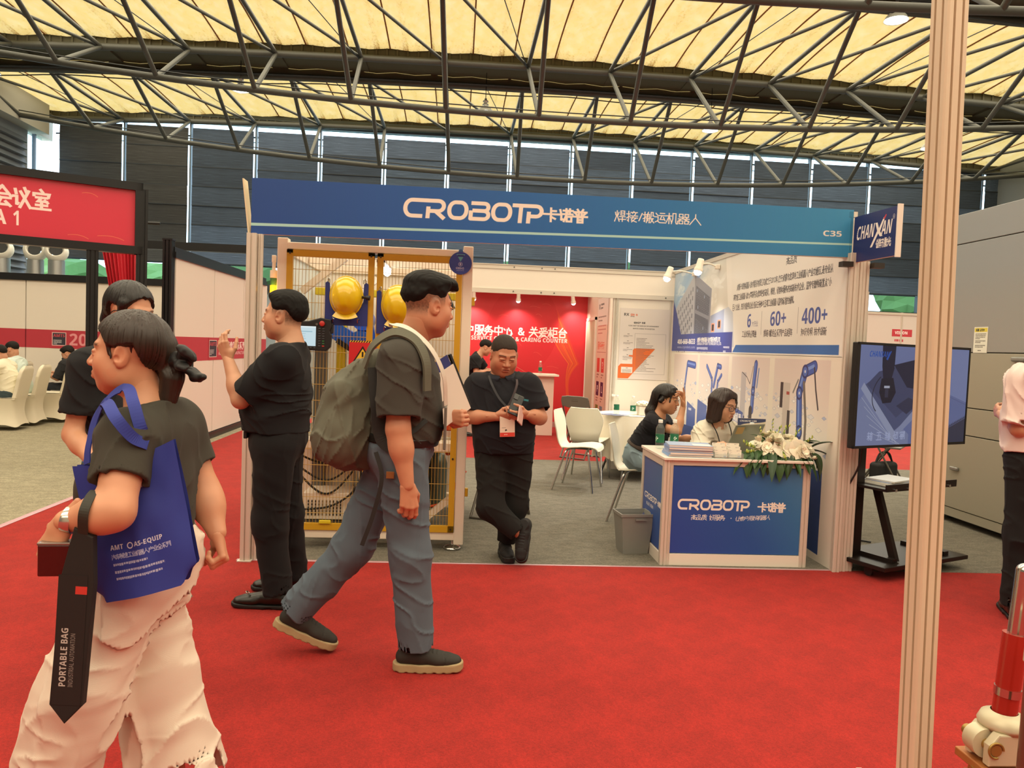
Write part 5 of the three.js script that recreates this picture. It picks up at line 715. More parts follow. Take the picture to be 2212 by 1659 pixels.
{ // brochures in two piles, sheet by sheet edges
  const covers = [0x6f9bd0, 0x8fa9cf, 0x7d9ccb, 0x5f86bf, 0x9aaed0];
  for (let i = 0; i < 5; i++) {
    const b = thing('brochure', 'thick brochure on the counter front, ' + ['lowest of the pile', 'second from the bottom of the pile', 'middle of the pile', 'second from the top of the pile', 'topmost, blue and white cover'][i], 'brochure', [1.645 + [0, 0.004, 0.01, 0.006, 0.012][i], TOPY + i * 0.0162, -5.3 + [0, 0.01, -0.006, 0.004, 0][i]], [-0.06, -0.03, -0.12, -0.1, -0.14][i], 'brochures on the counter');
    part('pages', rbox(0.3, 0.0142, 0.22, 0.002, 0, 0.0078, 0), mat(0xe6d5c9, 0.7), b); part('cover', [box(0.302, 0.0011, 0.222, 0, 0.0155, 0), box(0.302, 0.0011, 0.222, 0, 0.0006, 0), box(0.0015, 0.0155, 0.222, -0.1512, 0.008, 0)], mat(covers[i], 0.35), b);
    if (i === 4) { part('cover_print', [box(0.12, 0.0004, 0.1, 0.08, 0.0163, 0.04)], mat(0xe9e6e0, 0.4), b); part('cover_print', box(0.1, 0.0004, 0.05, 0.02, 0.0163, -0.075), mat(0x9db4c6, 0.4), b); }
  }
  const h = thing('card_holder', 'clear acrylic holder on the counter for name cards', 'holder', [1.905, TOPY, -5.215], -0.03), clear = phys({ color: 0xf2f6f6, roughness: 0.05, transmission: 0.92, thickness: 0 });
  part('tray', [box(0.2, 0.003, 0.1, 0, 0.002, 0), box(0.2, 0.032, 0.003, 0, 0.016, 0.05), box(0.2, 0.05, 0.003, 0, 0.025, -0.045), box(0.003, 0.04, 0.1, -0.1, 0.02, 0), box(0.003, 0.04, 0.1, 0.1, 0.02, 0), box(0.003, 0.04, 0.1, 0, 0.02, 0)], clear, h);
  const card = picture(256, 150, (c, w, H) => { c.fillStyle = '#ece4d4'; c.fillRect(0, 0, w, H); finePrint(c, 16, 16, 50, 2, 9, 6, '#8d8a88'); finePrint(c, 160, 14, 80, 2, 9, 6, '#8d8a88'); finePrint(c, 14, 60, 60, 2, 12, 6, '#9a9490'); finePrint(c, 14, 96, 140, 1, 12, 6, '#9a9490'); c.strokeStyle = '#9aa8c0'; c.lineWidth = 3; c.strokeRect(190, 70, 32, 54); c.fillStyle = '#8fb0d0'; c.fillRect(176, 128, 60, 12); });
  const cardPrint = mat(0xffffff, 0.6, 0, { map: card });
  for (let r = 0; r < 3; r++) for (let k = 0; k < 2; k++) { const p = thing('name_card', `white name card stack in the clear holder, ${['front', 'middle', 'rear'][r]} row, ${k ? 'right' : 'left'} column`, 'card', [1.855 + k * 0.1 - 0.0, TOPY + 0.006 + r * 0.02, -5.19 - r * 0.026], -0.03, 'name cards in the holder'); p.rotation.x = -0.12; part('stack', box(0.09, 0.054, 0.008, 0, 0.028, -0.004), paperWhite, p); part('print', new THREE.PlaneGeometry(0.09, 0.054).translate(0, 0.028, 0.0004), cardPrint, p); }
}
// water bottles
const clearPlastic = phys({ color: 0xf4faf8, roughness: 0.04, transmission: 0.95, thickness: 0, ior: 1.3, transparent: false }), labelTex = picture(512, 128, (c, w, h) => { c.fillStyle = '#1d6a4a'; c.fillRect(0, 0, w, h); for (const x of [20, 280]) { latin(c, 'C', x + 20, 84, 66, { color: '#e4ece4' }); c.fillStyle = '#e4ece4'; c.beginPath(); c.ellipse(x + 66, 62, 16, 10, -0.4, 0, 7); c.fill(); finePrint(c, x + 14, 96, 90, 1, 10, 8, '#cfe0d2'); } c.fillStyle = '#dfe6dc'; c.fillRect(150, 26, 66, 78); for (let i = 0; i < 14; i++) { c.fillStyle = '#33413a'; c.fillRect(158 + i * 3.8, 34, i % 3 ? 1.6 : 2.6, 60); } });
const labelMat = mat(0xffffff, 0.4, 0, { map: labelTex }), capMat = mat(0xf0efe8, 0.4);
function bottle(label, at, turn, group) {
  const t = thing('water_bottle', label, 'bottle', at, turn, group);
  part('body', lathe([[0, 0.004], [0.022, 0.0], [0.031, 0.006], [0.032, 0.03], [0.0315, 0.034], [0.0325, 0.038], [0.0325, 0.118], [0.031, 0.122], [0.0325, 0.128], [0.0305, 0.138], [0.032, 0.145], [0.028, 0.162], [0.018, 0.182], [0.0135, 0.19], [0.0135, 0.2]], 28), clearPlastic, t);
  part('label', new THREE.CylinderGeometry(0.033, 0.033, 0.062, 28, 1, true).translate(0, 0.078, 0), labelMat, t); part('cap', lathe([[0.0135, 0.194], [0.0165, 0.194], [0.0165, 0.214], [0.015, 0.217], [0, 0.217]], 24), capMat, t);
  return t;
}
bottle('small green-labelled water bottle behind the counter brochures, left of the pair', [1.535, TOPY, -5.62], 1.2, 'bottles on the counter');
bottle('small green-labelled water bottle behind the counter brochures, right of the pair', [1.655, TOPY, -5.66], 2.2, 'bottles on the counter');
bottle('small water bottle partly hidden between laptop and flowers', [2.235, TOPY, -5.62], 0.4, 'bottles on the counter');
{ // laptop, seen from behind its lid
  const t = thing('laptop', 'silver laptop on the counter with a tan sticker on its lid', 'laptop', [2.1, TOPY, -5.5], -2.6), m = mat(0x8f9384, 0.32, 0.5);
  part('base', rbox(0.33, 0.016, 0.23, 0.005, 0, 0.009, 0.115), m, t); const lid = part('lid', rbox(0.33, 0.225, 0.008, 0.004, 0, 0.1125, 0), m, t); lid.position.set(0, 0.014, 0); lid.rotation.x = -0.42;
  part('sticker', box(0.08, 0.055, 0.0006, 0.1, 0.18, -0.0045), mat(0xb59a62, 0.6), lid); part('screen', box(0.31, 0.19, 0.001, 0, 0.115, 0.0046), mat(0x20242a, 0.2), lid); part('keyboard', box(0.28, 0.001, 0.1, 0, 0.0176, 0.09), dark, t);
}
{ // small sign card standing behind the flowers
  const t = thing('sign_card', 'cream sign card with navy header standing behind the flowers', 'sign', [2.27, TOPY, -5.72], -0.08);
  const tex = picture(300, 330, (c, w, h) => { c.fillStyle = '#dccdb4'; c.fillRect(0, 0, w, h); c.fillStyle = '#3c4468'; c.beginPath(); c.moveTo(0, 0); c.lineTo(w, 0); c.lineTo(w, 28); c.bezierCurveTo(200, 60, 80, 30, 0, 92); c.fill(); wordmark(c, 22, 18, 18, '#e8e2da'); write(c, '卡诺普', 150, 18, 18, { weight: 0.14, color: '#e8e2da' }); write(c, '扫码免费领好礼', 64, 104, 25, { weight: 0.12, color: '#7d98a6', gap: 0.02 }); finePrint(c, 60, 150, 180, 3, 22, 9, '#b0a892'); });
  const b = part('board', box(0.215, 0.24, 0.004, 0, 0.12, 0), mat(0xdccdb4, 0.6), t), p = part('print', new THREE.PlaneGeometry(0.213, 0.238).translate(0, 0.12, 0.0024), mat(0xffffff, 0.6, 0, { map: tex }), t); part('foot', [box(0.1, 0.004, 0.08, 0, 0.002, -0.03)], mat(0xcfc4b2, 0.5), t); void b; void p;
}
{ // flower arrangement at the right end of the counter
  const t = thing('flower_arrangement', 'low arrangement of white roses and orchids over dark green leaves on the counter end', 'flowers', [2.3, TOPY, -5.3]);
  const greens = [0x2c4a22, 0x36582a, 0x23401d, 0x48702f].map((c) => mat(c, 0.45, 0, { side: THREE.DoubleSide })), petal = [0xf0e8cc, 0xe9e4cf, 0xf3ead2].map((c) => new THREE.MeshPhysicalMaterial({ color: c, roughness: 0.6, side: THREE.DoubleSide, sheen: 0.2 })), lime = mat(0xb9c25a, 0.5), stemM = mat(0x6d8a3c, 0.6);
  part('foam_base', lathe([[0, 0], [0.1, 0], [0.11, 0.03], [0.06, 0.06], [0, 0.065]], 20).scale(1.9, 1, 0.7), greens[2], t);
  const leafGeo = (l, w, bend) => { const g = new THREE.PlaneGeometry(1, 1, 4, 10), p = g.attributes.position, uv = g.attributes.uv; for (let i = 0; i < p.count; i++) { const u = uv.getX(i) * 2 - 1, v = uv.getY(i), s = Math.sin(Math.PI * Math.min(1, v * 0.96 + 0.04)) ** 0.75 * (1 - 0.25 * v); p.setXYZ(i, u * w * s, bend * v * v * l * -1 + 0.018 * Math.abs(u) * s, v * l); } g.computeVertexNormals(); return g; };
  const LG = [leafGeo(0.14, 0.036, 0.5), leafGeo(0.17, 0.045, 0.7), leafGeo(0.12, 0.03, 0.25), leafGeo(0.2, 0.034, 0.6)];
  // heading (0 = towards the viewer), droop, position
  const put = (name, g, m, x, y, z, ry, rx = 0, s = 1, rz = 0) => { const o = part(name, g, m, t); o.position.set(x, y, z); o.rotation.set(rx, ry, rz, 'YXZ'); o.scale.setScalar(s); return o; };
  for (let i = 0; i < 30; i++) { const u = i / 29, x = -0.24 + u * 0.47; put('leaf', LG[i % 4], greens[i % 3], x, 0.035 + rnd(0, 0.02), 0.06 + rnd(-0.02, 0.03), (x * 3.2) + rnd(-0.35, 0.35), 0.3 + rnd(0, 0.5), rnd(0.75, 1.05)); }
  for (let i = 0; i < 10; i++) put('leaf', LG[(i * 3) % 4], greens[i % 4], rnd(-0.2, 0.22), 0.09, rnd(-0.08, 0), rnd(-2.6, 2.6), -0.7 + rnd(-0.4, 0.3), rnd(0.5, 0.75));
  put('leaf', LG[3], greens[0], -0.22, 0.03, 0.04, -1.5, 0.05, 1.05); put('leaf', LG[3], greens[1], -0.2, 0.03, 0.06, -1.1, 0.12, 1.0); put('leaf', LG[3], greens[2], 0.22, 0.06, 0.02, 1.1, -0.9, 0.9); put('leaf', LG[1], greens[0], 0.2, 0.05, 0.05, 0.9, 0.5, 1.05); put('leaf', LG[3], greens[2], 0.23, 0.05, 0.0, 1.5, -0.3, 0.8);
  const cup = (r, h, n, layers, open) => { const gs = []; for (let L = 0; L < layers; L++) for (let k = 0; k < n; k++) { const g = new THREE.PlaneGeometry(1, 1, 4, 5), p = g.attributes.position, uv = g.attributes.uv, a0 = (k / n) * Math.PI * 2 + L * 0.6, R = r * (0.4 + (0.6 * (L + 1)) / layers); for (let i = 0; i < p.count; i++) { const u = uv.getX(i) - 0.5, v = uv.getY(i), a = a0 + u * ((Math.PI * 2) / n) * 1.35, rr = R * (0.25 + 0.85 * Math.sin(v * 1.45)) * (1 + open * v * v) + 0.003 * Math.sin(u * 9 + L), y = h * v * (1 - 0.12 * L) - open * h * 0.35 * v * v * v + 0.004 * Math.cos(u * 6); p.setXYZ(i, Math.cos(a) * rr, y, Math.sin(a) * rr); } g.computeVertexNormals(); gs.push(flatten(g)); } return mergeGeometries(gs); };
  const rose = cup(0.03, 0.045, 4, 4, 0.25), rosebud = cup(0.02, 0.045, 3, 3, -0.05), orchid = cup(0.034, 0.018, 5, 1, 0.9), fluff = cup(0.034, 0.035, 7, 4, 0.5);
  for (const [x, y, z, g, s, rx, ry] of [[-0.085, 0.1, 0.02, rosebud, 1.25, 0.5, 0.3], [-0.135, 0.1, 0.0, rosebud, 1.2, 0.5, -0.6], [-0.03, 0.12, 0.03, rose, 1.25, 0.6, 0], [-0.01, 0.145, -0.03, fluff, 1.15, 0.3, 1], [-0.07, 0.14, -0.04, fluff, 0.95, 0.3, 2], [0.035, 0.115, 0.0, rosebud, 1.25, 0.6, 0.2], [0.09, 0.1, 0.01, rose, 1.35, 0.6, 0.4], [0.1, 0.13, -0.03, fluff, 0.9, 0.4, 0], [-0.17, 0.085, 0.03, fluff, 0.85, 0.6, -0.7], [-0.05, 0.08, 0.06, orchid, 0.95, 1.0, 0], [0.0, 0.075, 0.075, orchid, 1.0, 1.1, 0.1], [-0.1, 0.075, 0.06, fluff, 0.8, 0.9, -0.2], [0.06, 0.08, 0.07, orchid, 0.9, 1.0, 0.2], [0.11, 0.075, 0.085, orchid, 1.0, 1.2, 0.1], [0.075, 0.065, 0.09, orchid, 0.95, 1.25, 0], [0.14, 0.055, 0.1, fluff, 0.9, 1.1, 0.3], [0.185, 0.08, 0.05, fluff, 0.95, 0.8, 0.6], [0.17, 0.06, 0.08, orchid, 0.9, 1.1, 0.7], [0.2, 0.055, 0.07, orchid, 0.8, 1.2, 0.5], [-0.14, 0.06, 0.06, orchid, 0.75, 1.0, -0.5], [0.215, 0.02, 0.1, rosebud, 0.7, 1.4, 0.5]]) put('flower', g, petal[Math.floor(rnd(3))], x, y, z, ry, rx, s);
  const bud = lathe([[0, 0], [0.004, 0.004], [0.006, 0.012], [0.003, 0.022], [0, 0.025]], 8);
  const spray = (x, y, z, dx, dy, dz, n) => { const pts = [[x, y, z], [x + dx * 0.5, y + dy * 0.6, z + dz * 0.5], [x + dx, y + dy, z + dz]]; part('sprig', tube(pts, 0.0016, 10, 5), stemM, t); for (let i = 0; i < n; i++) { const u = 0.35 + (0.65 * i) / Math.max(1, n - 1); put('bud', bud, i % 3 ? lime : stemM, x + dx * u + rnd(-0.008, 0.008), y + dy * u, z + dz * u + rnd(-0.006, 0.006), rnd(6), rnd(-0.8, 0.8), rnd(0.7, 1.2)); } };
  spray(-0.03, 0.14, -0.03, 0.0, 0.12, 0, 4); spray(0.0, 0.14, -0.03, 0.03, 0.07, 0, 5); spray(0.03, 0.13, -0.03, 0.05, 0.09, 0, 6); spray(-0.1, 0.12, -0.02, -0.03, 0.08, 0, 3); spray(0.12, 0.12, -0.02, 0.05, 0.08, 0, 6); spray(-0.16, 0.06, 0.06, -0.1, 0.03, 0.02, 8); spray(-0.17, 0.05, 0.07, -0.09, -0.01, 0.03, 10); spray(-0.16, 0.06, 0.05, -0.11, 0.05, 0, 6); spray(0.2, 0.09, 0, 0.05, 0.06, 0, 6); spray(0.0, 0.06, 0.1, 0.0, -0.06, 0.05, 4);
}
// ---------------------------------------------------------------- white shell chairs
const shellWhite = mat(0xe6e1cf, 0.32);
function shellChair() {
  const t = new THREE.Group();
  const prof = new THREE.CatmullRomCurve3([[0.235, 0.415], [0.215, 0.45], [0.12, 0.462], [0, 0.45], [-0.11, 0.438], [-0.175, 0.455], [-0.205, 0.52], [-0.215, 0.6], [-0.235, 0.71], [-0.262, 0.82]].map(([z, y]) => V(0, y, z)));
  const wid = new THREE.CatmullRomCurve3([0.15, 0.195, 0.215, 0.2, 0.175, 0.155, 0.165, 0.19, 0.205, 0.15].map((w, i) => V(w, i, 0)));
  const gs = []; for (const off of [0.006, -0.006]) { const g = new THREE.PlaneGeometry(1, 1, 16, 40), p = g.attributes.position, uv = g.attributes.uv; for (let i = 0; i < p.count; i++) { const u = uv.getX(i) * 2 - 1, v = 1 - uv.getY(i), q = prof.getPoint(v), d = prof.getTangent(v), w = wid.getPoint(v).x, cup = 0.02 * u * u * (v > 0.5 ? 1 : 0.5); p.setXYZ(i, u * w, q.y + d.z * -off * 1 + cup * (v < 0.5 ? 1 : 0.2), q.z + d.y * off + cup * (v > 0.5 ? 1 : 0)); } g.computeVertexNormals(); gs.push(flatten(g)); }
  const rim = []; for (let s of [-1, 1]) { const pts = []; for (let i = 0; i <= 20; i++) { const v = i / 20, q = prof.getPoint(v), w = wid.getPoint(v).x, cup = 0.02 * (v > 0.5 ? 1 : 0.5); pts.push([s * w, q.y + cup * (v < 0.5 ? 1 : 0.2), q.z + cup * (v > 0.5 ? 1 : 0)]); } rim.push(tube(pts, 0.0075, 40, 6)); }
  for (const v of [0, 1]) { const q = prof.getPoint(v), w = wid.getPoint(v).x; rim.push(tube([-1, -0.5, 0, 0.5, 1].map((u) => [u * w, q.y + 0.02 * u * u * (v ? 0.2 : 0.5), q.z + 0.02 * u * u * v]), 0.0075, 16, 6)); }
  part('seat_shell', [...gs, ...rim], new THREE.MeshStandardMaterial({ color: 0xe6e1cf, roughness: 0.32, side: THREE.DoubleSide }), t);
  for (const s of [-1, 1]) { part('leg', bent([[s * 0.04, 0.432, 0.12], [s * 0.17, 0.432, 0.14], [s * 0.225, 0.0, 0.215]], 0.0105, 0.05), chrome, t); part('leg', bent([[s * 0.04, 0.425, -0.06], [s * 0.17, 0.425, -0.09], [s * 0.225, 0.0, -0.22]], 0.0105, 0.05), chrome, t); }
  part('under_frame', [box(0.14, 0.012, 0.24, 0, 0.43, 0.03)], grayMetal, t);
  return t;
}
{
  const c = shellChair(); c.name = numbered('shell_chair'); scene.add(c); info(c, 'white plastic shell chair standing empty in the open, seen from its side', 'chair', 'white shell chairs in the booth'); c.position.set(1.32, 0.002, -8.02); c.rotation.y = 1.18;
  clone(c, [1.52, 0.002, -8.62], 2.75, 'white plastic shell chair turned away beside the white clothed table'); clone(c, [1.62, 0.002, -6.62], 1.22, 'white plastic shell chair under the woman in the black polo'); clone(c, [2.02, 0.002, -6.5], 1.0, 'white plastic shell chair behind the woman in the white shirt');
}
{ // round table under a white cloth
  const t = thing('round_table', 'small round folding table under a long white cloth', 'table', [2.09, 0, -8.9]); part('tabletop', new THREE.CylinderGeometry(0.395, 0.395, 0.022, 40).translate(0, 0.725, 0), white, t);
  for (let k = 0; k < 4; k++) { const a = k * 1.57 + 0.5; part('leg', rod([Math.cos(a) * 0.1, 0.71, Math.sin(a) * 0.1], [Math.cos(a) * 0.36, 0.01, Math.sin(a) * 0.36], 0.013), grayMetal, t); }
  const c = thing('tablecloth', 'white scalloped cloth draped over the small round table', 'tablecloth', [2.09, 0.0, -8.9]);
  const g = new THREE.CylinderGeometry(1, 1, 1, 160, 26, true), p = g.attributes.position; for (let i = 0; i < p.count; i++) { const a = Math.atan2(p.getZ(i), p.getX(i)), v = 0.5 - p.getY(i), fold = v * (0.035 * Math.sin(a * 9 + 0.6 * Math.sin(a * 3)) + 0.018 * Math.sin(a * 17 + 1)) + noise(Math.cos(a) * 4, v * 4, Math.sin(a) * 4) * 0.012 * v, r = 0.4 + 0.045 * v + fold; p.setXYZ(i, Math.cos(a) * r, 0.742 - v * (0.5 + 0.015 * Math.sin(a * 26) * (v > 0.95 ? 1 : 0)) - 0.006 * Math.max(0, 0.06 - v) * 10, Math.sin(a) * r); } g.computeVertexNormals();
  part('cloth', [g, new THREE.CircleGeometry(0.402, 60).rotateX(-Math.PI / 2).translate(0, 0.742, 0)], new THREE.MeshStandardMaterial({ color: 0xe8e0cd, roughness: 0.85, side: THREE.DoubleSide, bumpMap: scaled(fuzzBump, 4), bumpScale: 0.0008 }), c);
  bottle('small green-labelled water bottle on the round table, left of the pair', [1.87, 0.744, -8.78], 0.6, 'bottles on the round table'); bottle('small water bottle with green label on the round table, beside the vase', [2.04, 0.744, -8.68], 2.0, 'bottles on the round table');
  const v = thing('flower_vase', 'square white vase with a dome of pale flowers on the round table', 'vase', [2.165, 0.744, -8.72]); part('vase', rbox(0.115, 0.1, 0.115, 0.006, 0, 0.05, 0), white, v);
  for (let i = 0; i < 26; i++) { const a = i * 2.4, r = 0.075 * Math.sqrt(i / 26), y = 0.1 + 0.055 * Math.sqrt(Math.max(0.05, 1 - (i / 26))); const s = part('flower', new THREE.IcosahedronGeometry(0.022, 1), mat([0xece6cf, 0xe4dfc4, 0xf0ead6][i % 3], 0.8), v); s.position.set(Math.cos(a) * r, y, Math.sin(a) * r); s.scale.set(1, 0.7, 1); }
  ['under the right one', 'fanned out over the other'].forEach((s, i) => { const b = thing('leaflet', 'blue leaflet lying on the round table, ' + s, 'brochure', [1.86 - i * 0.1, 0.7435 + i * 0.003, -8.62 - i * 0.02], 0.3 + i * 0.3, 'leaflets on the round table'); part('sheet', box(0.21, 0.0025, 0.15, 0, 0.00125, 0), mat(i ? 0x6d7696 : 0x8389a6, 0.4), b); });
}
// ---------------------------------------------------------------- folding chairs
function foldingChair(name, label, at, turn) {
  const t = thing(name, label, 'chair', at, turn, 'grey folding chairs'), m = mat(0x6c675f, 0.4, 0.5), pl = mat(0x6f6a62, 0.5);
  for (const s of [-1, 1]) { part('front_leg', bent([[s * 0.2, 0.8, -0.2], [s * 0.2, 0.42, -0.03], [s * 0.2, 0.005, 0.2]], 0.011, 0.05), m, t); part('rear_leg', rod([s * 0.18, 0.43, 0.06], [s * 0.18, 0.005, -0.22], 0.011), m, t); }
  part('crossbar', [rod([-0.2, 0.012, 0.2], [0.2, 0.012, 0.2], 0.01)], m, t); part('crossbar', rod([-0.18, 0.012, -0.22], [0.18, 0.012, -0.22], 0.01), m, t);
  part('seat', rbox(0.37, 0.025, 0.36, 0.012, 0, 0.44, 0.03), pl, t); const b = extrude([[-0.205, 0], [-0.2, -0.07], [-0.1, -0.095], [0.1, -0.095], [0.2, -0.07], [0.205, 0], [0.19, 0.05], [0.1, 0.062], [-0.1, 0.062], [-0.19, 0.05]], 0.012, 0.005, [[[-0.05, -0.01], [0.05, -0.01], [0.05, 0.002], [-0.05, 0.002]], [[-0.05, 0.012], [0.05, 0.012], [0.05, 0.022], [-0.05, 0.022]]]); part('backrest', place(b, 0, 0.78, -0.2, -0.25), pl, t);
  return t;
}
foldingChair('folding_chair', 'grey folding chair standing in front of the red wall', [1.72, 0, -10.35], 2.5);
foldingChair('folding_chair', 'grey folding chair just behind the man looking at his phone', [0.42, 0.001, -6.6], 2.7);
foldingChair('folding_chair', 'pale folding chair far behind the flat screen', [5.25, 0.0, -9.0], 0.9);
{ const b = thing('jacket', 'dark jacket slumped on the folding chair behind the man with the phone', 'clothing', [0.42, 0.455, -6.58], 2.7); const g = new THREE.SphereGeometry(1, 32, 20), p = g.attributes.position; for (let i = 0; i < p.count; i++) { const [x, y, z] = [p.getX(i), p.getY(i), p.getZ(i)], k = 1 + 0.14 * noise(x * 3, y * 3, z * 3) + 0.06 * noise(x * 8, y * 8, z * 8); p.setXYZ(i, x * 0.17 * k, Math.max(0, 0.1 + y * 0.2 * k), z * 0.13 * k - 0.04 - y * 0.05); } g.computeVertexNormals(); part('body', g, mat(0x1a1a1e, 0.9), b); part('sleeve', tube([[0.14, 0.24, -0.02], [0.2, 0.1, 0.02], [0.19, -0.08, 0.05], [0.2, -0.2, 0.06]], 0.045, 20, 10), mat(0x1a1a1e, 0.9), b); }
{ const b = thing('shoulder_bag', 'black bag under the folding chair far behind the flat screen', 'bag', [5.2, 0, -8.9], 0.4); part('body', rbox(0.36, 0.26, 0.16, 0.05, 0, 0.13, 0, 3), mat(0x17171a, 0.7), b); part('strap', tube([[-0.15, 0.25, 0], [-0.08, 0.36, 0], [0.08, 0.36, 0], [0.15, 0.25, 0]], 0.012, 16, 6), mat(0x17171a, 0.7), b); }
{ // waste bin beside the counter
  const t = thing('waste_bin', 'grey square waste bin with a leaflet thrown in, beside the counter', 'bin', [1.34, 0.001, -5.53], 0.12), m = mat(0x85847e, 0.5);
  const side = (y, w, d) => [w, d, y]; const g = []; const ring = [[0.095, 0.075, 0], [0.12, 0.098, 0.27], [0.128, 0.105, 0.275], [0.128, 0.105, 0.295], [0.12, 0.097, 0.295], [0.115, 0.092, 0.27], [0.09, 0.07, 0.006]]; void side; void g;
  const tub = lathe(ring.map(([w, d, y]) => [Math.SQRT2, y]), 4); const p = tub.attributes.position, n = ring.length; // square loft
  const v = []; for (let i = 0; i + 1 < n; i++) for (let k = 0; k < 4; k++) { const C = (r, q) => [[-1, -1], [1, -1], [1, 1], [-1, 1]][q % 4].map((s, j) => s * r[j]), a = C(ring[i], k), b = C(ring[i], k + 1), c = C(ring[i + 1], k + 1), d = C(ring[i + 1], k); v.push(a[0], ring[i][2], a[1], c[0], ring[i + 1][2], c[1], b[0], ring[i][2], b[1], a[0], ring[i][2], a[1], d[0], ring[i + 1][2], d[1], c[0], ring[i + 1][2], c[1]); } void p;
  const q = new THREE.BufferGeometry(); q.setAttribute('position', new THREE.BufferAttribute(new Float32Array(v), 3)); q.computeVertexNormals(); part('tub', [q, box(0.17, 0.006, 0.13, 0, 0.004, 0)], new THREE.MeshStandardMaterial({ color: 0x85847e, roughness: 0.5, side: THREE.DoubleSide }), t); part('handle', box(0.08, 0.012, 0.012, 0.02, 0.255, 0.104), m, t);
  const l = thing('leaflet', 'navy folded leaflet sticking out of the grey waste bin', 'brochure', [1.36, 0.09, -5.52], 0.5); l.rotation.z = -0.62; part('sheet', box(0.004, 0.36, 0.13, 0, 0.17, 0), mat(0x4a5078, 0.5), l);
}
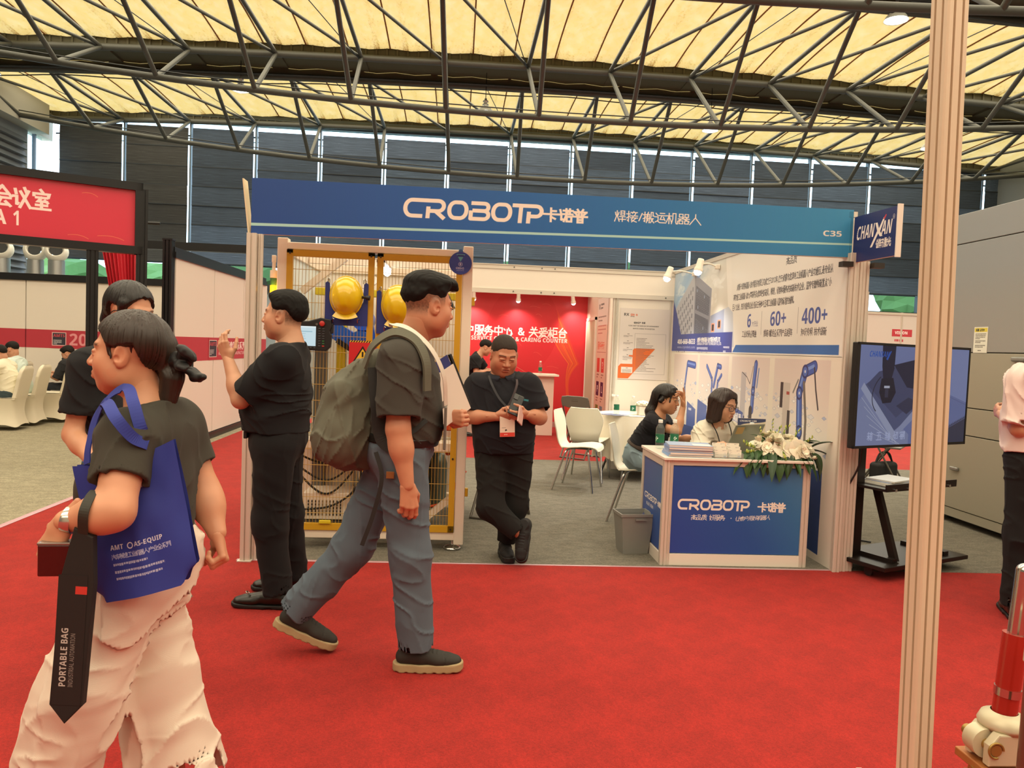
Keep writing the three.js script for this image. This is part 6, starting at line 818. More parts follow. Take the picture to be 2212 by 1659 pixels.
// ---------------------------------------------------------------- service centre behind the booth
{
  const t = thing('service_wall', 'bright red service centre wall with white lettering and orange swirls', 'wall panel', [0.4, 0, -14.3]);
  const tex = picture(2048, 1215, (c, w, h) => {
    c.fillStyle = '#cf2f36'; c.fillRect(0, 0, w, h); const k = w / 4.15, X = (x) => (x + 1.72) * k, Y = (y) => (2.46 - y) * k;
    for (let i = 0; i < 26; i++) { const u = i / 25; c.strokeStyle = ['#e0552c', '#d94430', '#e87a2e', '#b92a34'][i % 4]; c.globalAlpha = 0.55; c.lineWidth = 14 + 10 * Math.sin(i); c.beginPath(); c.moveTo(X(1.5) + u * 60, -20); c.bezierCurveTo(X(1.6) + u * 190, Y(2.0), X(1.75) + u * 170, Y(1.6), X(2.1) + u * 90, Y(1.2)); c.bezierCurveTo(X(2.0) - u * 60, Y(0.8), X(2.2), Y(0.4), X(2.1) + u * 110, h + 20); c.stroke(); } c.globalAlpha = 1;
    c.fillStyle = '#c9262f'; c.beginPath(); c.ellipse(X(1.2), Y(1.8), 330, 420, 0.2, 0, 7); c.fill();
    for (let i = 0; i < 12; i++) { c.strokeStyle = 'rgba(235,150,110,.5)'; c.lineWidth = 2.5; const x = X(rnd(0, 2)), y = Y(rnd(1.1, 2.3)); c.beginPath(); c.moveTo(x, y); c.quadraticCurveTo(x + 30, y - 20, x + rnd(50, 120), y + rnd(-10, 40)); c.stroke(); }
    const s = '客户服务中心 & 关爱柜台', o = { weight: 0.12, color: '#efd9d0', gap: 0.06 }, n = write(c, s, -9000, -9000, 96, o) + 9000, x0 = X(-0.04); write(c, s, x0, Y(1.86), 96, { ...o, wide: (X(2.05) - x0) / n });
    latin(c, 'CUSTOMERS SERVICE CENTER & CARING COUNTER', X(-0.36), Y(1.58), 52, { color: '#efd9d0', fit: X(2.055) - X(-0.36) });
  });
  part('printed_face', new THREE.PlaneGeometry(4.15, 2.46).translate(-0.045, 1.23, 0.016), mat(0xffffff, 0.35, 0, { map: tex }), t); part('panel', span(-2.12, 0, -0.02, 2.03, 2.46, 0.014), stripeRed, t); part('skirting', span(-2.12, 0, 0.0162, 2.03, 0.1, 0.03), mat(0xb58d84, 0.6), t); part('lamp_rail', [span(-2.1, 2.46, -0.02, 2.03, 2.5, 0.42)], alu, t);
  const c = thing('service_counter', 'plain white service counter in front of the red wall', 'counter', [0.92, 0, -13.05]); part('body', rbox(1.46, 1.0, 0.42, 0.006, 0, 0.5, 0), mat(0xe0cabd, 0.5), c); part('counter_top', rbox(1.6, 0.035, 0.56, 0.006, 0, 1.018, 0.02), white, c);
  bottle('small pink tinted water bottle standing on the white service counter', [1.42, 1.036, -12.95], 0.3);
  const p = thing('paper_sheet', 'sheet of white paper curling up from the service counter', 'paper', [1.02, 1.037, -12.9]); const g = new THREE.PlaneGeometry(0.3, 0.21, 12, 1), q = g.attributes.position; for (let i = 0; i < q.count; i++) { const x = q.getX(i); q.setXYZ(i, x, 0.02 + 0.16 * (0.5 - x / 0.3) * (0.6 + 0.4 * Math.cos(x * 6)) , -q.getY(i)); } g.computeVertexNormals(); part('sheet', g, new THREE.MeshStandardMaterial({ color: 0xe6dfc4, roughness: 0.7, side: THREE.DoubleSide }), p);
  const i = thing('info_wall', 'cream partition with a pale door and an information board of coloured symbols', 'wall panel', [2.41, 0, -14.3]);
  part('panel', [span(0, 0, 0, 0.03, 2.45, 2.3)], mat(0xd9bfae, 0.6), i); part('door', [span(-0.02, 0, 0.15, -0.001, 2.0, 1.0)], mat(0xb9bda0, 0.5), i); part('door_frame', [span(-0.03, 0, 0.1, 0, 2.05, 0.15), span(-0.03, 2.0, 0.1, 0, 2.05, 1.05), span(-0.03, 0, 1.0, 0, 2.05, 1.05)], white, i);
  const it = picture(300, 720, (c, w, h) => { c.fillStyle = '#dcb9a8'; c.fillRect(0, 0, w, h); c.fillStyle = '#e0cfc6'; c.fillRect(0, 0, w, 150); latin(c, 'RX', 30, 60, 40, { color: '#3a3a3c' }); finePrint(c, 90, 30, 100, 2, 20, 12, '#55504c'); finePrint(c, 30, 100, 240, 2, 20, 8, '#7a6a62'); finePrint(c, 30, 150, 240, 3, 20, 7, '#b0685c'); write(c, '服务导示', 40, 240, 42, { weight: 0.12, color: '#d9644c', wide: 1.15 }); c.fillStyle = '#b0685c'; c.fillRect(20, 296, 260, 3); const cols = ['#d2433a', '#d2433a', '#3a1f4a', '#3a1f4a', '#6c7a2c', '#6f8496']; for (let k = 0; k < 6; k++) { const x = 40 + (k % 2) * 125, y = 330 + Math.floor(k / 2) * 130; c.fillStyle = cols[k]; c.fillRect(x, y, 78, 78); latin(c, ['↑', '?', 'P', '♿', 'D', 'S'][k] === '♿' ? 'L' : ['↑', '?', 'P', '', 'D', 'S'][k], x + 39, y + 58, 52, { color: '#f0e6e0', align: 'center' }); finePrint(c, x + 6, y + 88, 66, 2, 14, 8, '#8a5c50'); } });
  part('info_board', new THREE.PlaneGeometry(0.92, 2.2).rotateY(-Math.PI / 2).translate(-0.004, 1.25, 1.58), mat(0xffffff, 0.5, 0, { map: it }), i); part('column', rbox(0.12, 2.45, 0.06, 0.006, 0.02, 1.225, 2.33), whiteGloss, i);
}
{ // jack-like machine at the lower right edge: chrome rod, red cylinder, pale clevis on a brass plate
  const t = thing('lifting_cylinder', 'red lifting cylinder with chrome rod and pale hinge bracket at the right edge', 'machine', [1.345, 0.185, -1.765]);
  const red = phys({ color: 0xa5261c, roughness: 0.2, clearcoat: 0.6 }), brass = mat(0xa8884a, 0.4, 0.6), pale = mat(0xcfc6a8, 0.4, 0.2);
  part('rod', rod([0.05, 0.6, 0], [0.063, 0.785, 0], 0.02, 24), chrome, t); part('rod_cap', [new THREE.SphereGeometry(0.02, 20, 12).translate(0.063, 0.785, 0)], chrome, t);
  part('cylinder', rod([0.035, 0.42, 0], [0.05, 0.63, 0], 0.028, 28), red, t); part('band', rod([0.039, 0.475, 0], [0.0405, 0.495, 0], 0.03, 28), chrome, t); part('collar', lathe([[0, 0], [0.055, 0], [0.058, 0.012], [0.05, 0.03], [0.03, 0.04]], 28).translate(0.035, 0.395, 0), pale, t);
  part('clevis', [extrude([[-0.06, -0.03], [0.03, -0.03], [0.03, 0.04], [-0.04, 0.04], [-0.06, 0.015]], 0.018, 0.004).translate(0.03, 0.355, 0.03), extrude([[-0.06, -0.03], [0.03, -0.03], [0.03, 0.04], [-0.04, 0.04], [-0.06, 0.015]], 0.018, 0.004).translate(0.03, 0.355, -0.035)], pale, t);
  part('hinge_pin', [place(new THREE.CylinderGeometry(0.014, 0.014, 0.11, 20), -0.02, 0.362, 0.0, Math.PI / 2), place(new THREE.TorusGeometry(0.018, 0.003, 8, 24, 5), -0.02, 0.362, 0.054)], brass, t); part('knuckle', [place(new THREE.CylinderGeometry(0.036, 0.036, 0.04, 24), -0.02, 0.362, 0.0, Math.PI / 2)], pale, t);
  part('plate', [rbox(0.17, 0.022, 0.12, 0.004, 0.04, 0.305, 0)], mat(0xb0703c, 0.5, 0.2), t); part('trestle', [rod([-0.06, 0.3, 0.03], [-0.17, -0.185, 0.1], 0.018, 14), rod([0.06, 0.3, 0.03], [0.12, -0.185, 0.1], 0.018, 14), rod([0, 0.3, -0.03], [0, -0.185, -0.14], 0.018, 14)], brass, t); part('boss', rod([-0.01, 0.24, 0.02], [-0.01, 0.3, 0.02], 0.04, 20), brass, t);
  const p = thing('barrier_post', 'dull reddish steel upright cut by the right frame edge', 'post', [1.33, 0, -1.62]); part('pole', rod([0, 0, 0], [0.015, 0.83, 0], 0.028, 24), mat(0x7d5a4c, 0.3, 0.6), p); part('cap', [rod([0.013, 0.8, 0], [0.0155, 0.86, 0], 0.032, 24)], pale, p); part('base', lathe([[0, 0], [0.09, 0], [0.09, 0.012], [0.035, 0.02], [0.03, 0.04]], 24), grayMetal, p);
}
{ const t = thing('paper_scrap', 'tiny white paper scrap on the red carpet at the lower right', 'scrap', [1.5, 0.001, -2.6]); part('scrap', box(0.02, 0.0012, 0.012, 0, 0.0006, 0), paperWhite, t); const u = thing('paper_scrap', 'tiny white paper scrap on the grey carpet right of the side wall', 'scrap', [3.0, 0.002, -6.4]); part('scrap', box(0.04, 0.002, 0.02, 0, 0.001, 0), paperWhite, u); }
{ // trees outside the window band
  const leaf = [0x46682f, 0x527538, 0x3d5c2b].map((c) => mat(c, 0.9)), bark = mat(0x6b6252, 0.9);
  for (let i = 0; i < 14; i++) { const x = -20 + i * 3.6 + hash3(i, 1, 1) * 1.5, z = -38 - hash3(i, 2, 1) * 6, h = 3.2 + hash3(i, 3, 1) * 1.6, t = thing('tree', 'leafy tree outside, pale through the low window band', 'tree', [x, 0, z], 0, 'trees outside the windows'); const g = new THREE.IcosahedronGeometry(1, 3), p = g.attributes.position; for (let k = 0; k < p.count; k++) { const [a, b, c] = [p.getX(k), p.getY(k), p.getZ(k)], s = 1 + 0.35 * noise(a * 2 + i, b * 2, c * 2) + 0.18 * noise(a * 6, b * 6 + i, c * 6); p.setXYZ(k, a * 2.3 * s, h + b * 1.7 * s, c * 2 * s); } g.computeVertexNormals(); part('crown', g, leaf[i % 3], t); part('trunk', rod([0, 0, 0], [0, h, 0], 0.2, 8), bark, t); }
  const gr = structure('ground'); part('lawn', span(-60, -0.5, -75, 60, -0.31, -30.7), mat(0x8d9a7a, 1), gr);
}

// ---------------------------------------------------------------- bodies: distance fields meshed by surface nets
const mixn = (a, b, t) => a + (b - a) * t, lerp3 = (a, b, t) => [mixn(a[0], b[0], t), mixn(a[1], b[1], t), mixn(a[2], b[2], t)];
const sub3 = (a, b) => [a[0] - b[0], a[1] - b[1], a[2] - b[2]], add3 = (a, b, s = 1) => [a[0] + b[0] * s, a[1] + b[1] * s, a[2] + b[2] * s], dot3 = (a, b) => a[0] * b[0] + a[1] * b[1] + a[2] * b[2], len3 = (a) => Math.hypot(a[0], a[1], a[2]), unit = (a) => { const l = len3(a) || 1; return [a[0] / l, a[1] / l, a[2] / l]; }, cross3 = (a, b) => [a[1] * b[2] - a[2] * b[1], a[2] * b[0] - a[0] * b[2], a[0] * b[1] - a[1] * b[0]];
const smin = (a, b, k) => { const h = Math.max(k - Math.abs(a - b), 0) / k; return Math.min(a, b) - h * h * k * 0.25; }, smax = (a, b, k) => -smin(-a, -b, k);
class Field {
  constructor() { this.p = []; this.lo = [1e9, 1e9, 1e9]; this.hi = [-1e9, -1e9, -1e9]; this.warp = null; }
  put(f, c, R, k, op) { this.p.push({ f, c, R, k, op }); if (op === 0) for (let i = 0; i < 3; i++) { this.lo[i] = Math.min(this.lo[i], c[i] - R); this.hi[i] = Math.max(this.hi[i], c[i] + R); } return this; }
  // tapered capsule; flat = [direction, factor] squeezes its section along a direction
  cap(a, b, r1, r2 = r1, k = 0.02, op = 0, flat) {
    const bx = b[0] - a[0], by = b[1] - a[1], bz = b[2] - a[2], bb = bx * bx + by * by + bz * bz || 1e-9, n = flat && unit(flat[0]), q = flat ? 1 / flat[1] - 1 : 0, m = flat ? Math.min(1, flat[1]) : 1;
    return this.put((x, y, z) => { x -= a[0]; y -= a[1]; z -= a[2]; let t = (x * bx + y * by + z * bz) / bb; t = t < 0 ? 0 : t > 1 ? 1 : t; x -= bx * t; y -= by * t; z -= bz * t; if (n) { const w = (x * n[0] + y * n[1] + z * n[2]) * q; x += n[0] * w; y += n[1] * w; z += n[2] * w; } return (Math.sqrt(x * x + y * y + z * z) - (r1 + (r2 - r1) * t)) * m; }, lerp3(a, b, 0.5), Math.sqrt(bb) / 2 + Math.max(r1, r2) * (flat ? Math.max(1, flat[1]) : 1), k, op);
  }
  // ellipsoid with half sizes r along the axes [l, u, f]
  ell(c, r, k = 0.03, op = 0, ax) {
    const [l, u, f] = ax ?? [[1, 0, 0], [0, 1, 0], [0, 0, 1]];
    return this.put((x, y, z) => { x -= c[0]; y -= c[1]; z -= c[2]; const a = (x * l[0] + y * l[1] + z * l[2]) / r[0], b = (x * u[0] + y * u[1] + z * u[2]) / r[1], d = (x * f[0] + y * f[1] + z * f[2]) / r[2], k0 = Math.sqrt(a * a + b * b + d * d), k1 = Math.sqrt((a / r[0]) ** 2 + (b / r[1]) ** 2 + (d / r[2]) ** 2); return k1 < 1e-6 ? -Math.min(...r) : (k0 * (k0 - 1)) / k1; }, c, Math.max(...r), k, op);
  }
  rbox(c, h, rr, k = 0.01, op = 0, ax) { const [l, u, f] = ax ?? [[1, 0, 0], [0, 1, 0], [0, 0, 1]]; return this.put((x, y, z) => { x -= c[0]; y -= c[1]; z -= c[2]; const a = Math.abs(x * l[0] + y * l[1] + z * l[2]) - h[0] + rr, b = Math.abs(x * u[0] + y * u[1] + z * u[2]) - h[1] + rr, d = Math.abs(x * f[0] + y * f[1] + z * f[2]) - h[2] + rr; return Math.hypot(Math.max(a, 0), Math.max(b, 0), Math.max(d, 0)) + Math.min(0, Math.max(a, b, d)) - rr; }, c, Math.hypot(...h), k, op); }
  cut(c, n, k = 0.004) { n = unit(n); return this.put((x, y, z) => (x - c[0]) * n[0] + (y - c[1]) * n[1] + (z - c[2]) * n[2], c, 1e6, k, 2); } // keeps the side the normal points away from
  cutIn(c, n, o, R, k = 0.004) { n = unit(n); return this.put((x, y, z) => { const d = (x - c[0]) * n[0] + (y - c[1]) * n[1] + (z - c[2]) * n[2], e = R - Math.hypot(x - o[0], y - o[1], z - o[2]); return Math.min(d, e); }, c, 1e6, k, 2); } // the same, only within R of o
  at(x, y, z) {
    let d = 1e3;
    for (const p of this.p) {
      if (p.op === 2) { d = smax(d, p.f(x, y, z), p.k); continue; }
      const dx = x - p.c[0], dy = y - p.c[1], dz = z - p.c[2], db = Math.sqrt(dx * dx + dy * dy + dz * dz) - p.R;
      if (p.op === 0) { if (db > d + p.k) continue; d = d > 900 ? p.f(x, y, z) : smin(d, p.f(x, y, z), p.k); } else { if (db > p.k - d) continue; d = smax(d, -p.f(x, y, z), p.k); }
    }
    return this.warp ? d + this.warp(x, y, z) : d;
  }
}
function meshField(F, h, { color, pad = 0.015, lo, hi, uv = 1, margin = 0.03 } = {}) {
  lo = (lo ?? F.lo).map((v) => v - pad); hi = (hi ?? F.hi).map((v) => v + pad);
  const n = [0, 1, 2].map((i) => Math.max(4, Math.ceil((hi[i] - lo[i]) / h) + 1)), [nx, ny, nz] = n, val = new Float32Array(nx * ny * nz), S = 4, id = (i, j, k) => (k * ny + j) * nx + i;
  for (let k = 0; k < nz; k += S) for (let j = 0; j < ny; j += S) for (let i = 0; i < nx; i += S) {
    const c = F.at(lo[0] + (i + 1.5) * h, lo[1] + (j + 1.5) * h, lo[2] + (k + 1.5) * h), far = Math.abs(c) > S * h * 0.9 + margin;
    for (let c2 = k; c2 < Math.min(k + S, nz); c2++) for (let b = j; b < Math.min(j + S, ny); b++) for (let a = i; a < Math.min(i + S, nx); a++) val[id(a, b, c2)] = far ? c : F.at(lo[0] + a * h, lo[1] + b * h, lo[2] + c2 * h);
  }
  const vid = new Int32Array(nx * ny * nz).fill(-1), pos = [], idx = [];
  for (let k = 0; k + 1 < nz; k++) for (let j = 0; j + 1 < ny; j++) for (let i = 0; i + 1 < nx; i++) {
    const b = id(i, j, k), o = [b, b + 1, b + nx, b + nx + 1, b + nx * ny, b + nx * ny + 1, b + nx * ny + nx, b + nx * ny + nx + 1]; let m = 0; for (let q = 0; q < 8; q++) if (val[o[q]] < 0) m |= 1 << q; if (m === 0 || m === 255) continue;
    let sx = 0, sy = 0, sz = 0, cnt = 0; for (const [p, q] of EDGES) { const A = val[o[p]], B = val[o[q]]; if (A < 0 === B < 0) continue; const t = A / (A - B); sx += mixn(p & 1, q & 1, t); sy += mixn((p >> 1) & 1, (q >> 1) & 1, t); sz += mixn(p >> 2, q >> 2, t); cnt++; }
    vid[b] = pos.length / 3; pos.push(lo[0] + (i + sx / cnt) * h, lo[1] + (j + sy / cnt) * h, lo[2] + (k + sz / cnt) * h);
  }
  const quad = (a, b, c, d, flip) => { if (a < 0 || b < 0 || c < 0 || d < 0) return; flip ? idx.push(a, c, b, b, c, d) : idx.push(a, b, c, b, d, c); };
  for (let k = 1; k + 1 < nz; k++) for (let j = 1; j + 1 < ny; j++) for (let i = 1; i + 1 < nx; i++) {
    const v = val[id(i, j, k)] < 0;
    if (v !== val[id(i + 1, j, k)] < 0) quad(vid[id(i, j - 1, k - 1)], vid[id(i, j, k - 1)], vid[id(i, j - 1, k)], vid[id(i, j, k)], !v);
    if (v !== val[id(i, j + 1, k)] < 0) quad(vid[id(i - 1, j, k - 1)], vid[id(i, j, k - 1)], vid[id(i - 1, j, k)], vid[id(i, j, k)], v);
    if (v !== val[id(i, j, k + 1)] < 0) quad(vid[id(i - 1, j - 1, k)], vid[id(i, j - 1, k)], vid[id(i - 1, j, k)], vid[id(i, j, k)], !v);
  }
  const P = new Float32Array(pos), N = new Float32Array(pos.length), U = new Float32Array((pos.length / 3) * 2), C = color && new Float32Array(pos.length), e = h * 0.35;
  for (let i = 0; i < P.length; i += 3) {
    let x = P[i], y = P[i + 1], z = P[i + 2], gx = F.at(x + e, y, z) - F.at(x - e, y, z), gy = F.at(x, y + e, z) - F.at(x, y - e, z), gz = F.at(x, y, z + e) - F.at(x, y, z - e), l = Math.hypot(gx, gy, gz) || 1; gx /= l; gy /= l; gz /= l;
    const d = Math.max(-h * 0.5, Math.min(h * 0.5, F.at(x, y, z) * 0.8)); x -= gx * d; y -= gy * d; z -= gz * d; P[i] = x; P[i + 1] = y; P[i + 2] = z; N[i] = gx; N[i + 1] = gy; N[i + 2] = gz;
    U[(i / 3) * 2] = (x * 0.8 + z * 0.7) * uv; U[(i / 3) * 2 + 1] = y * uv; if (C) { const c = color(x, y, z, gx, gy, gz); C[i] = c[0]; C[i + 1] = c[1]; C[i + 2] = c[2]; }
  }
  const g = new THREE.BufferGeometry(); g.setAttribute('position', new THREE.BufferAttribute(P, 3)); g.setAttribute('normal', new THREE.BufferAttribute(N, 3)); g.setAttribute('uv', new THREE.BufferAttribute(U, 2)); if (C) g.setAttribute('color', new THREE.BufferAttribute(C, 3)); g.setIndex(idx);
  return g;
}
const EDGES = [[0, 1], [2, 3], [4, 5], [6, 7], [0, 2], [1, 3], [4, 6], [5, 7], [0, 4], [1, 5], [2, 6], [3, 7]];
const lin = (hex) => { const c = new THREE.Color(hex); return [c.r, c.g, c.b]; };
// axes of a head or torso: yaw 0 looks along +z, positive yaw turns towards +x, positive pitch nods down, positive roll tips towards +x
function axes(yaw, pitch = 0, roll = 0) { const m = new THREE.Matrix4().makeRotationFromEuler(new THREE.Euler(pitch, yaw, -roll, 'YXZ')).elements; return [[m[0], m[1], m[2]], [m[4], m[5], m[6]], [m[8], m[9], m[10]]]; }
const toWorld = (o, ax, [x, y, z], s = 1) => [0, 1, 2].map((i) => o[i] + s * (ax[0][i] * x + ax[1][i] * y + ax[2][i] * z));
function carry(g, o, ax, s) { return g.applyMatrix4(new THREE.Matrix4().set(ax[0][0] * s, ax[1][0] * s, ax[2][0] * s, o[0], ax[0][1] * s, ax[1][1] * s, ax[2][1] * s, o[1], ax[0][2] * s, ax[1][2] * s, ax[2][2] * s, o[2], 0, 0, 0, 1)); }

// a head about the middle between its ears: face along +z, its left ear at +x
function headField({ fat = 1, female = false, mouth = 0, nose = 1 } = {}) {
  const F = new Field(), w = female ? 0.96 : 1;
  F.ell([0, 0.038, -0.018], [0.075 * w, 0.082, 0.095], 0.02).ell([0, -0.022, 0.02], [0.064 * w * fat, 0.085, 0.068], 0.03).ell([0, -0.07, 0.028], [0.05 * w * fat, 0.044, 0.052], 0.03);
  F.cap([0, -0.098, 0.058], [0, -0.1, 0.05], female ? 0.016 : 0.02, 0.02, 0.025);
  for (const s of [-1, 1]) { F.ell([s * 0.04 * w, -0.032, 0.052], [0.026 * fat, 0.03, 0.026], 0.025); F.ell([s * 0.05 * w * fat, -0.062, 0.01], [0.018, 0.03, 0.03], 0.03); F.cap([s * 0.012, 0.021, 0.081], [s * 0.042, 0.024, 0.07], 0.009, 0.007, 0.018); }
  for (const s of [-1, 1]) { F.ell([s * 0.032, 0.002, 0.094], [0.02, 0.011, 0.014], 0.014, 1); }
  for (const s of [-1, 1]) { F.ell([s * 0.0315, 0.0, 0.0765], [0.0135, 0.0125, 0.0125], 0.003); F.cap([s * 0.02, 0.005, 0.087], [s * 0.044, 0.004, 0.08], 0.0042, 0.0038, 0.005); F.cap([s * 0.021, -0.009, 0.085], [s * 0.043, -0.007, 0.079], 0.0034, 0.003, 0.006); }
  F.cap([0, 0.008, 0.082], [0, -0.03, 0.1], 0.0075 * nose, 0.0125 * nose, 0.013); for (const s of [-1, 1]) { F.ell([s * 0.0135 * nose, -0.034, 0.09], [0.0085, 0.0075, 0.011], 0.008); F.ell([s * 0.007, -0.041, 0.098], [0.004, 0.0035, 0.005], 0.003, 1); }
  F.cap([-0.016, -0.0585, 0.0865], [0.016, -0.0585, 0.0865], 0.0062, 0.0062, 0.008).cap([-0.014, -0.069 - mouth * 0.007, 0.0855], [0.014, -0.069 - mouth * 0.007, 0.0855], 0.0078, 0.0078, 0.008); F.cap([-0.02, -0.0635 - mouth * 0.003, 0.094], [0.02, -0.0635 - mouth * 0.003, 0.094], 0.0028 + mouth * 0.0035, 0.0028 + mouth * 0.0035, 0.003, 1);
  for (const s of [-1, 1]) { const q = [[0.93, 0, s * 0.36 * -1], [0, 1, 0], [s * 0.36, 0, 0.93]]; F.ell([s * 0.077 * w, -0.004, -0.006], [0.0095, 0.033, 0.021], 0.008, 0, q); F.ell([s * 0.088 * w, 0.0, -0.004], [0.006, 0.021, 0.012], 0.005, 1, q); F.ell([s * 0.085 * w, -0.012, 0.004], [0.007, 0.008, 0.006], 0.005, 1, q); F.cap([s * 0.075 * w, -0.02, 0.008], [s * 0.076 * w, -0.002, 0.01], 0.006, 0.005, 0.006); F.ell([s * 0.078 * w, -0.03, -0.002], [0.006, 0.008, 0.008], 0.006); }
  return F;
}
// hair over the same head; style picks the hair line and the length
function hairField(style) {
  const F = new Field();
  {
    const T = { crop: 0.012, quiff: 0.013, neat: 0.012, buzz: 0.0035, bun: 0.013, tied: 0.013, long: 0.014, bob: 0.014 }[style], girl = /bun|tied|long|bob/.test(style), smooth = (t) => { t = Math.max(0, Math.min(1, t)); return t * t * (3 - 2 * t); };
    // hair line height by place: forehead, temple, over the ear, nape
    const line = (x, z) => { const front = (girl ? 0.066 - Math.max(0, Math.abs(x) - 0.02) * 0.55 : 0.058 - Math.min(0.03, Math.abs(x)) * 0.1 + Math.max(0, Math.abs(x) - 0.045) * 0.2), side = girl ? 0.012 : style === 'quiff' ? 0.018 : 0.006, nape = girl ? -0.075 : style === 'quiff' ? -0.012 : -0.046; return z > 0.035 ? mixn(side + 0.004, front, smooth((z - 0.035) / 0.03)) : z > -0.03 ? mixn(side + 0.01, side, smooth((z + 0.03) / 0.05)) : mixn(nape, side + 0.01, smooth((z + 0.085) / 0.055)); };
    F.put((x, y, z) => {
      const p = x / 0.0755, q = (y - 0.038) / 0.0825, r = (z + 0.018) / 0.0955, k0 = Math.sqrt(p * p + q * q + r * r), k1 = Math.sqrt((p / 0.0755) ** 2 + (q / 0.0825) ** 2 + (r / 0.0955) ** 2), d = (k0 * (k0 - 1)) / Math.max(k1, 1e-6);
      const up = smooth((y - line(x, z) - 0.005 * noise(x * 70, y * 40, z * 70)) / (style === 'buzz' ? 0.014 : girl ? 0.016 : 0.048)), top = smooth((y - 0.06) / 0.05), frontal = smooth((z - 0.0) / 0.08) * top;
      let t = -0.004 + up * (T + 0.004) + top * { crop: 0.005, quiff: 0.014, neat: 0.008, buzz: 0, bun: 0, tied: 0.002, long: 0.003, bob: 0.004 }[style];
      if (style === 'quiff') t += frontal * 0.014; if (style === 'neat') t += frontal * (0.006 + 0.003 * Math.sin(x * 30 + 1));
      return (d - t) * 0.8;
    }, [0, 0.04, -0.018], 0.15, 0.012, 0);
    if (style === 'quiff') F.cap([-0.028, 0.098, 0.085], [0.03, 0.1, 0.085], 0.013, 0.013, 0.03).cap([-0.02, 0.085, 0.105], [0.022, 0.087, 0.105], 0.007, 0.007, 0.02);
  }
  if (style === 'bob') { for (const s of [-1, 1]) { F.cap([s * 0.05, 0.092, 0.04], [s * 0.08, 0.02, 0.035], 0.016, 0.017, 0.03); F.cap([s * 0.078, 0.03, 0.03], [s * 0.074, -0.1, 0.035], 0.017, 0.016, 0.03); F.cap([s * 0.076, 0.04, -0.02], [s * 0.075, -0.115, -0.005], 0.026, 0.03, 0.04); F.cap([s * 0.05, 0.03, -0.07], [s * 0.055, -0.12, -0.055], 0.036, 0.036, 0.04); } F.cap([0, 0.03, -0.09], [0, -0.11, -0.07], 0.038, 0.04, 0.04); }
  if (style === 'long') { F.cap([0, 0.03, -0.095], [0.0, -0.12, -0.13], 0.04, 0.046, 0.04); F.cap([0, -0.12, -0.13], [0.0, -0.25, -0.12], 0.046, 0.02, 0.03); for (const s of [-1, 1]) { F.cap([s * 0.066, 0.06, 0.03], [s * 0.078, -0.02, -0.025], 0.014, 0.02, 0.03); F.cap([s * 0.06, 0.06, 0.056], [s * 0.07, -0.02, 0.05], 0.009, 0.005, 0.012); } for (let i = -4; i <= 4; i++) F.cap([i * 0.011, 0.092, 0.062 - Math.abs(i) * 0.003], [i * 0.0125, 0.04 + Math.abs(i) * 0.003, 0.088 - i * i * 0.0012], 0.012, 0.006, 0.01); }
  if (style === 'bun') { F.cap([0, 0.02, -0.1], [0, -0.035, -0.125], 0.036, 0.034, 0.03); F.cap([0.01, -0.065, -0.13], [0.015, -0.125, -0.122], 0.034, 0.026, 0.02); F.cap([0.01, -0.12, -0.12], [0.02, -0.2, -0.11], 0.018, 0.004, 0.02); for (const s of [-1, 1]) F.cap([s * 0.064, 0.03, 0.035], [s * 0.072, -0.012, 0.022], 0.007, 0.003, 0.01); }
  if (style === 'tied') { F.cap([0, 0.02, -0.1], [0, -0.06, -0.12], 0.036, 0.03, 0.03); for (const s of [-1, 1]) F.cap([s * 0.068, 0.04, 0.03], [s * 0.074, -0.07, 0.0], 0.012, 0.016, 0.02); }
  const combed = style === 'buzz' ? 0.0004 : style === 'quiff' || style === 'crop' || style === 'neat' ? 0.0009 : 0.0018, flow = style === 'bob' || style === 'long' || style === 'bun' || style === 'tied';
  F.warp = (x, y, z) => { const a = Math.atan2(x, z + 0.03), s = flow ? noise(a * 22 + y * 2, y * 5, 1) + 0.5 * noise(a * 50, y * 7, 2) : noise(x * 190, y * 60, z * 45) + 0.7 * noise(x * 90, z * 70, y * 90 + 5); return s * combed; };
  return F;
}
const IRIS = lin(0x2a1a12), SCLERA = lin(0xd8cec4);
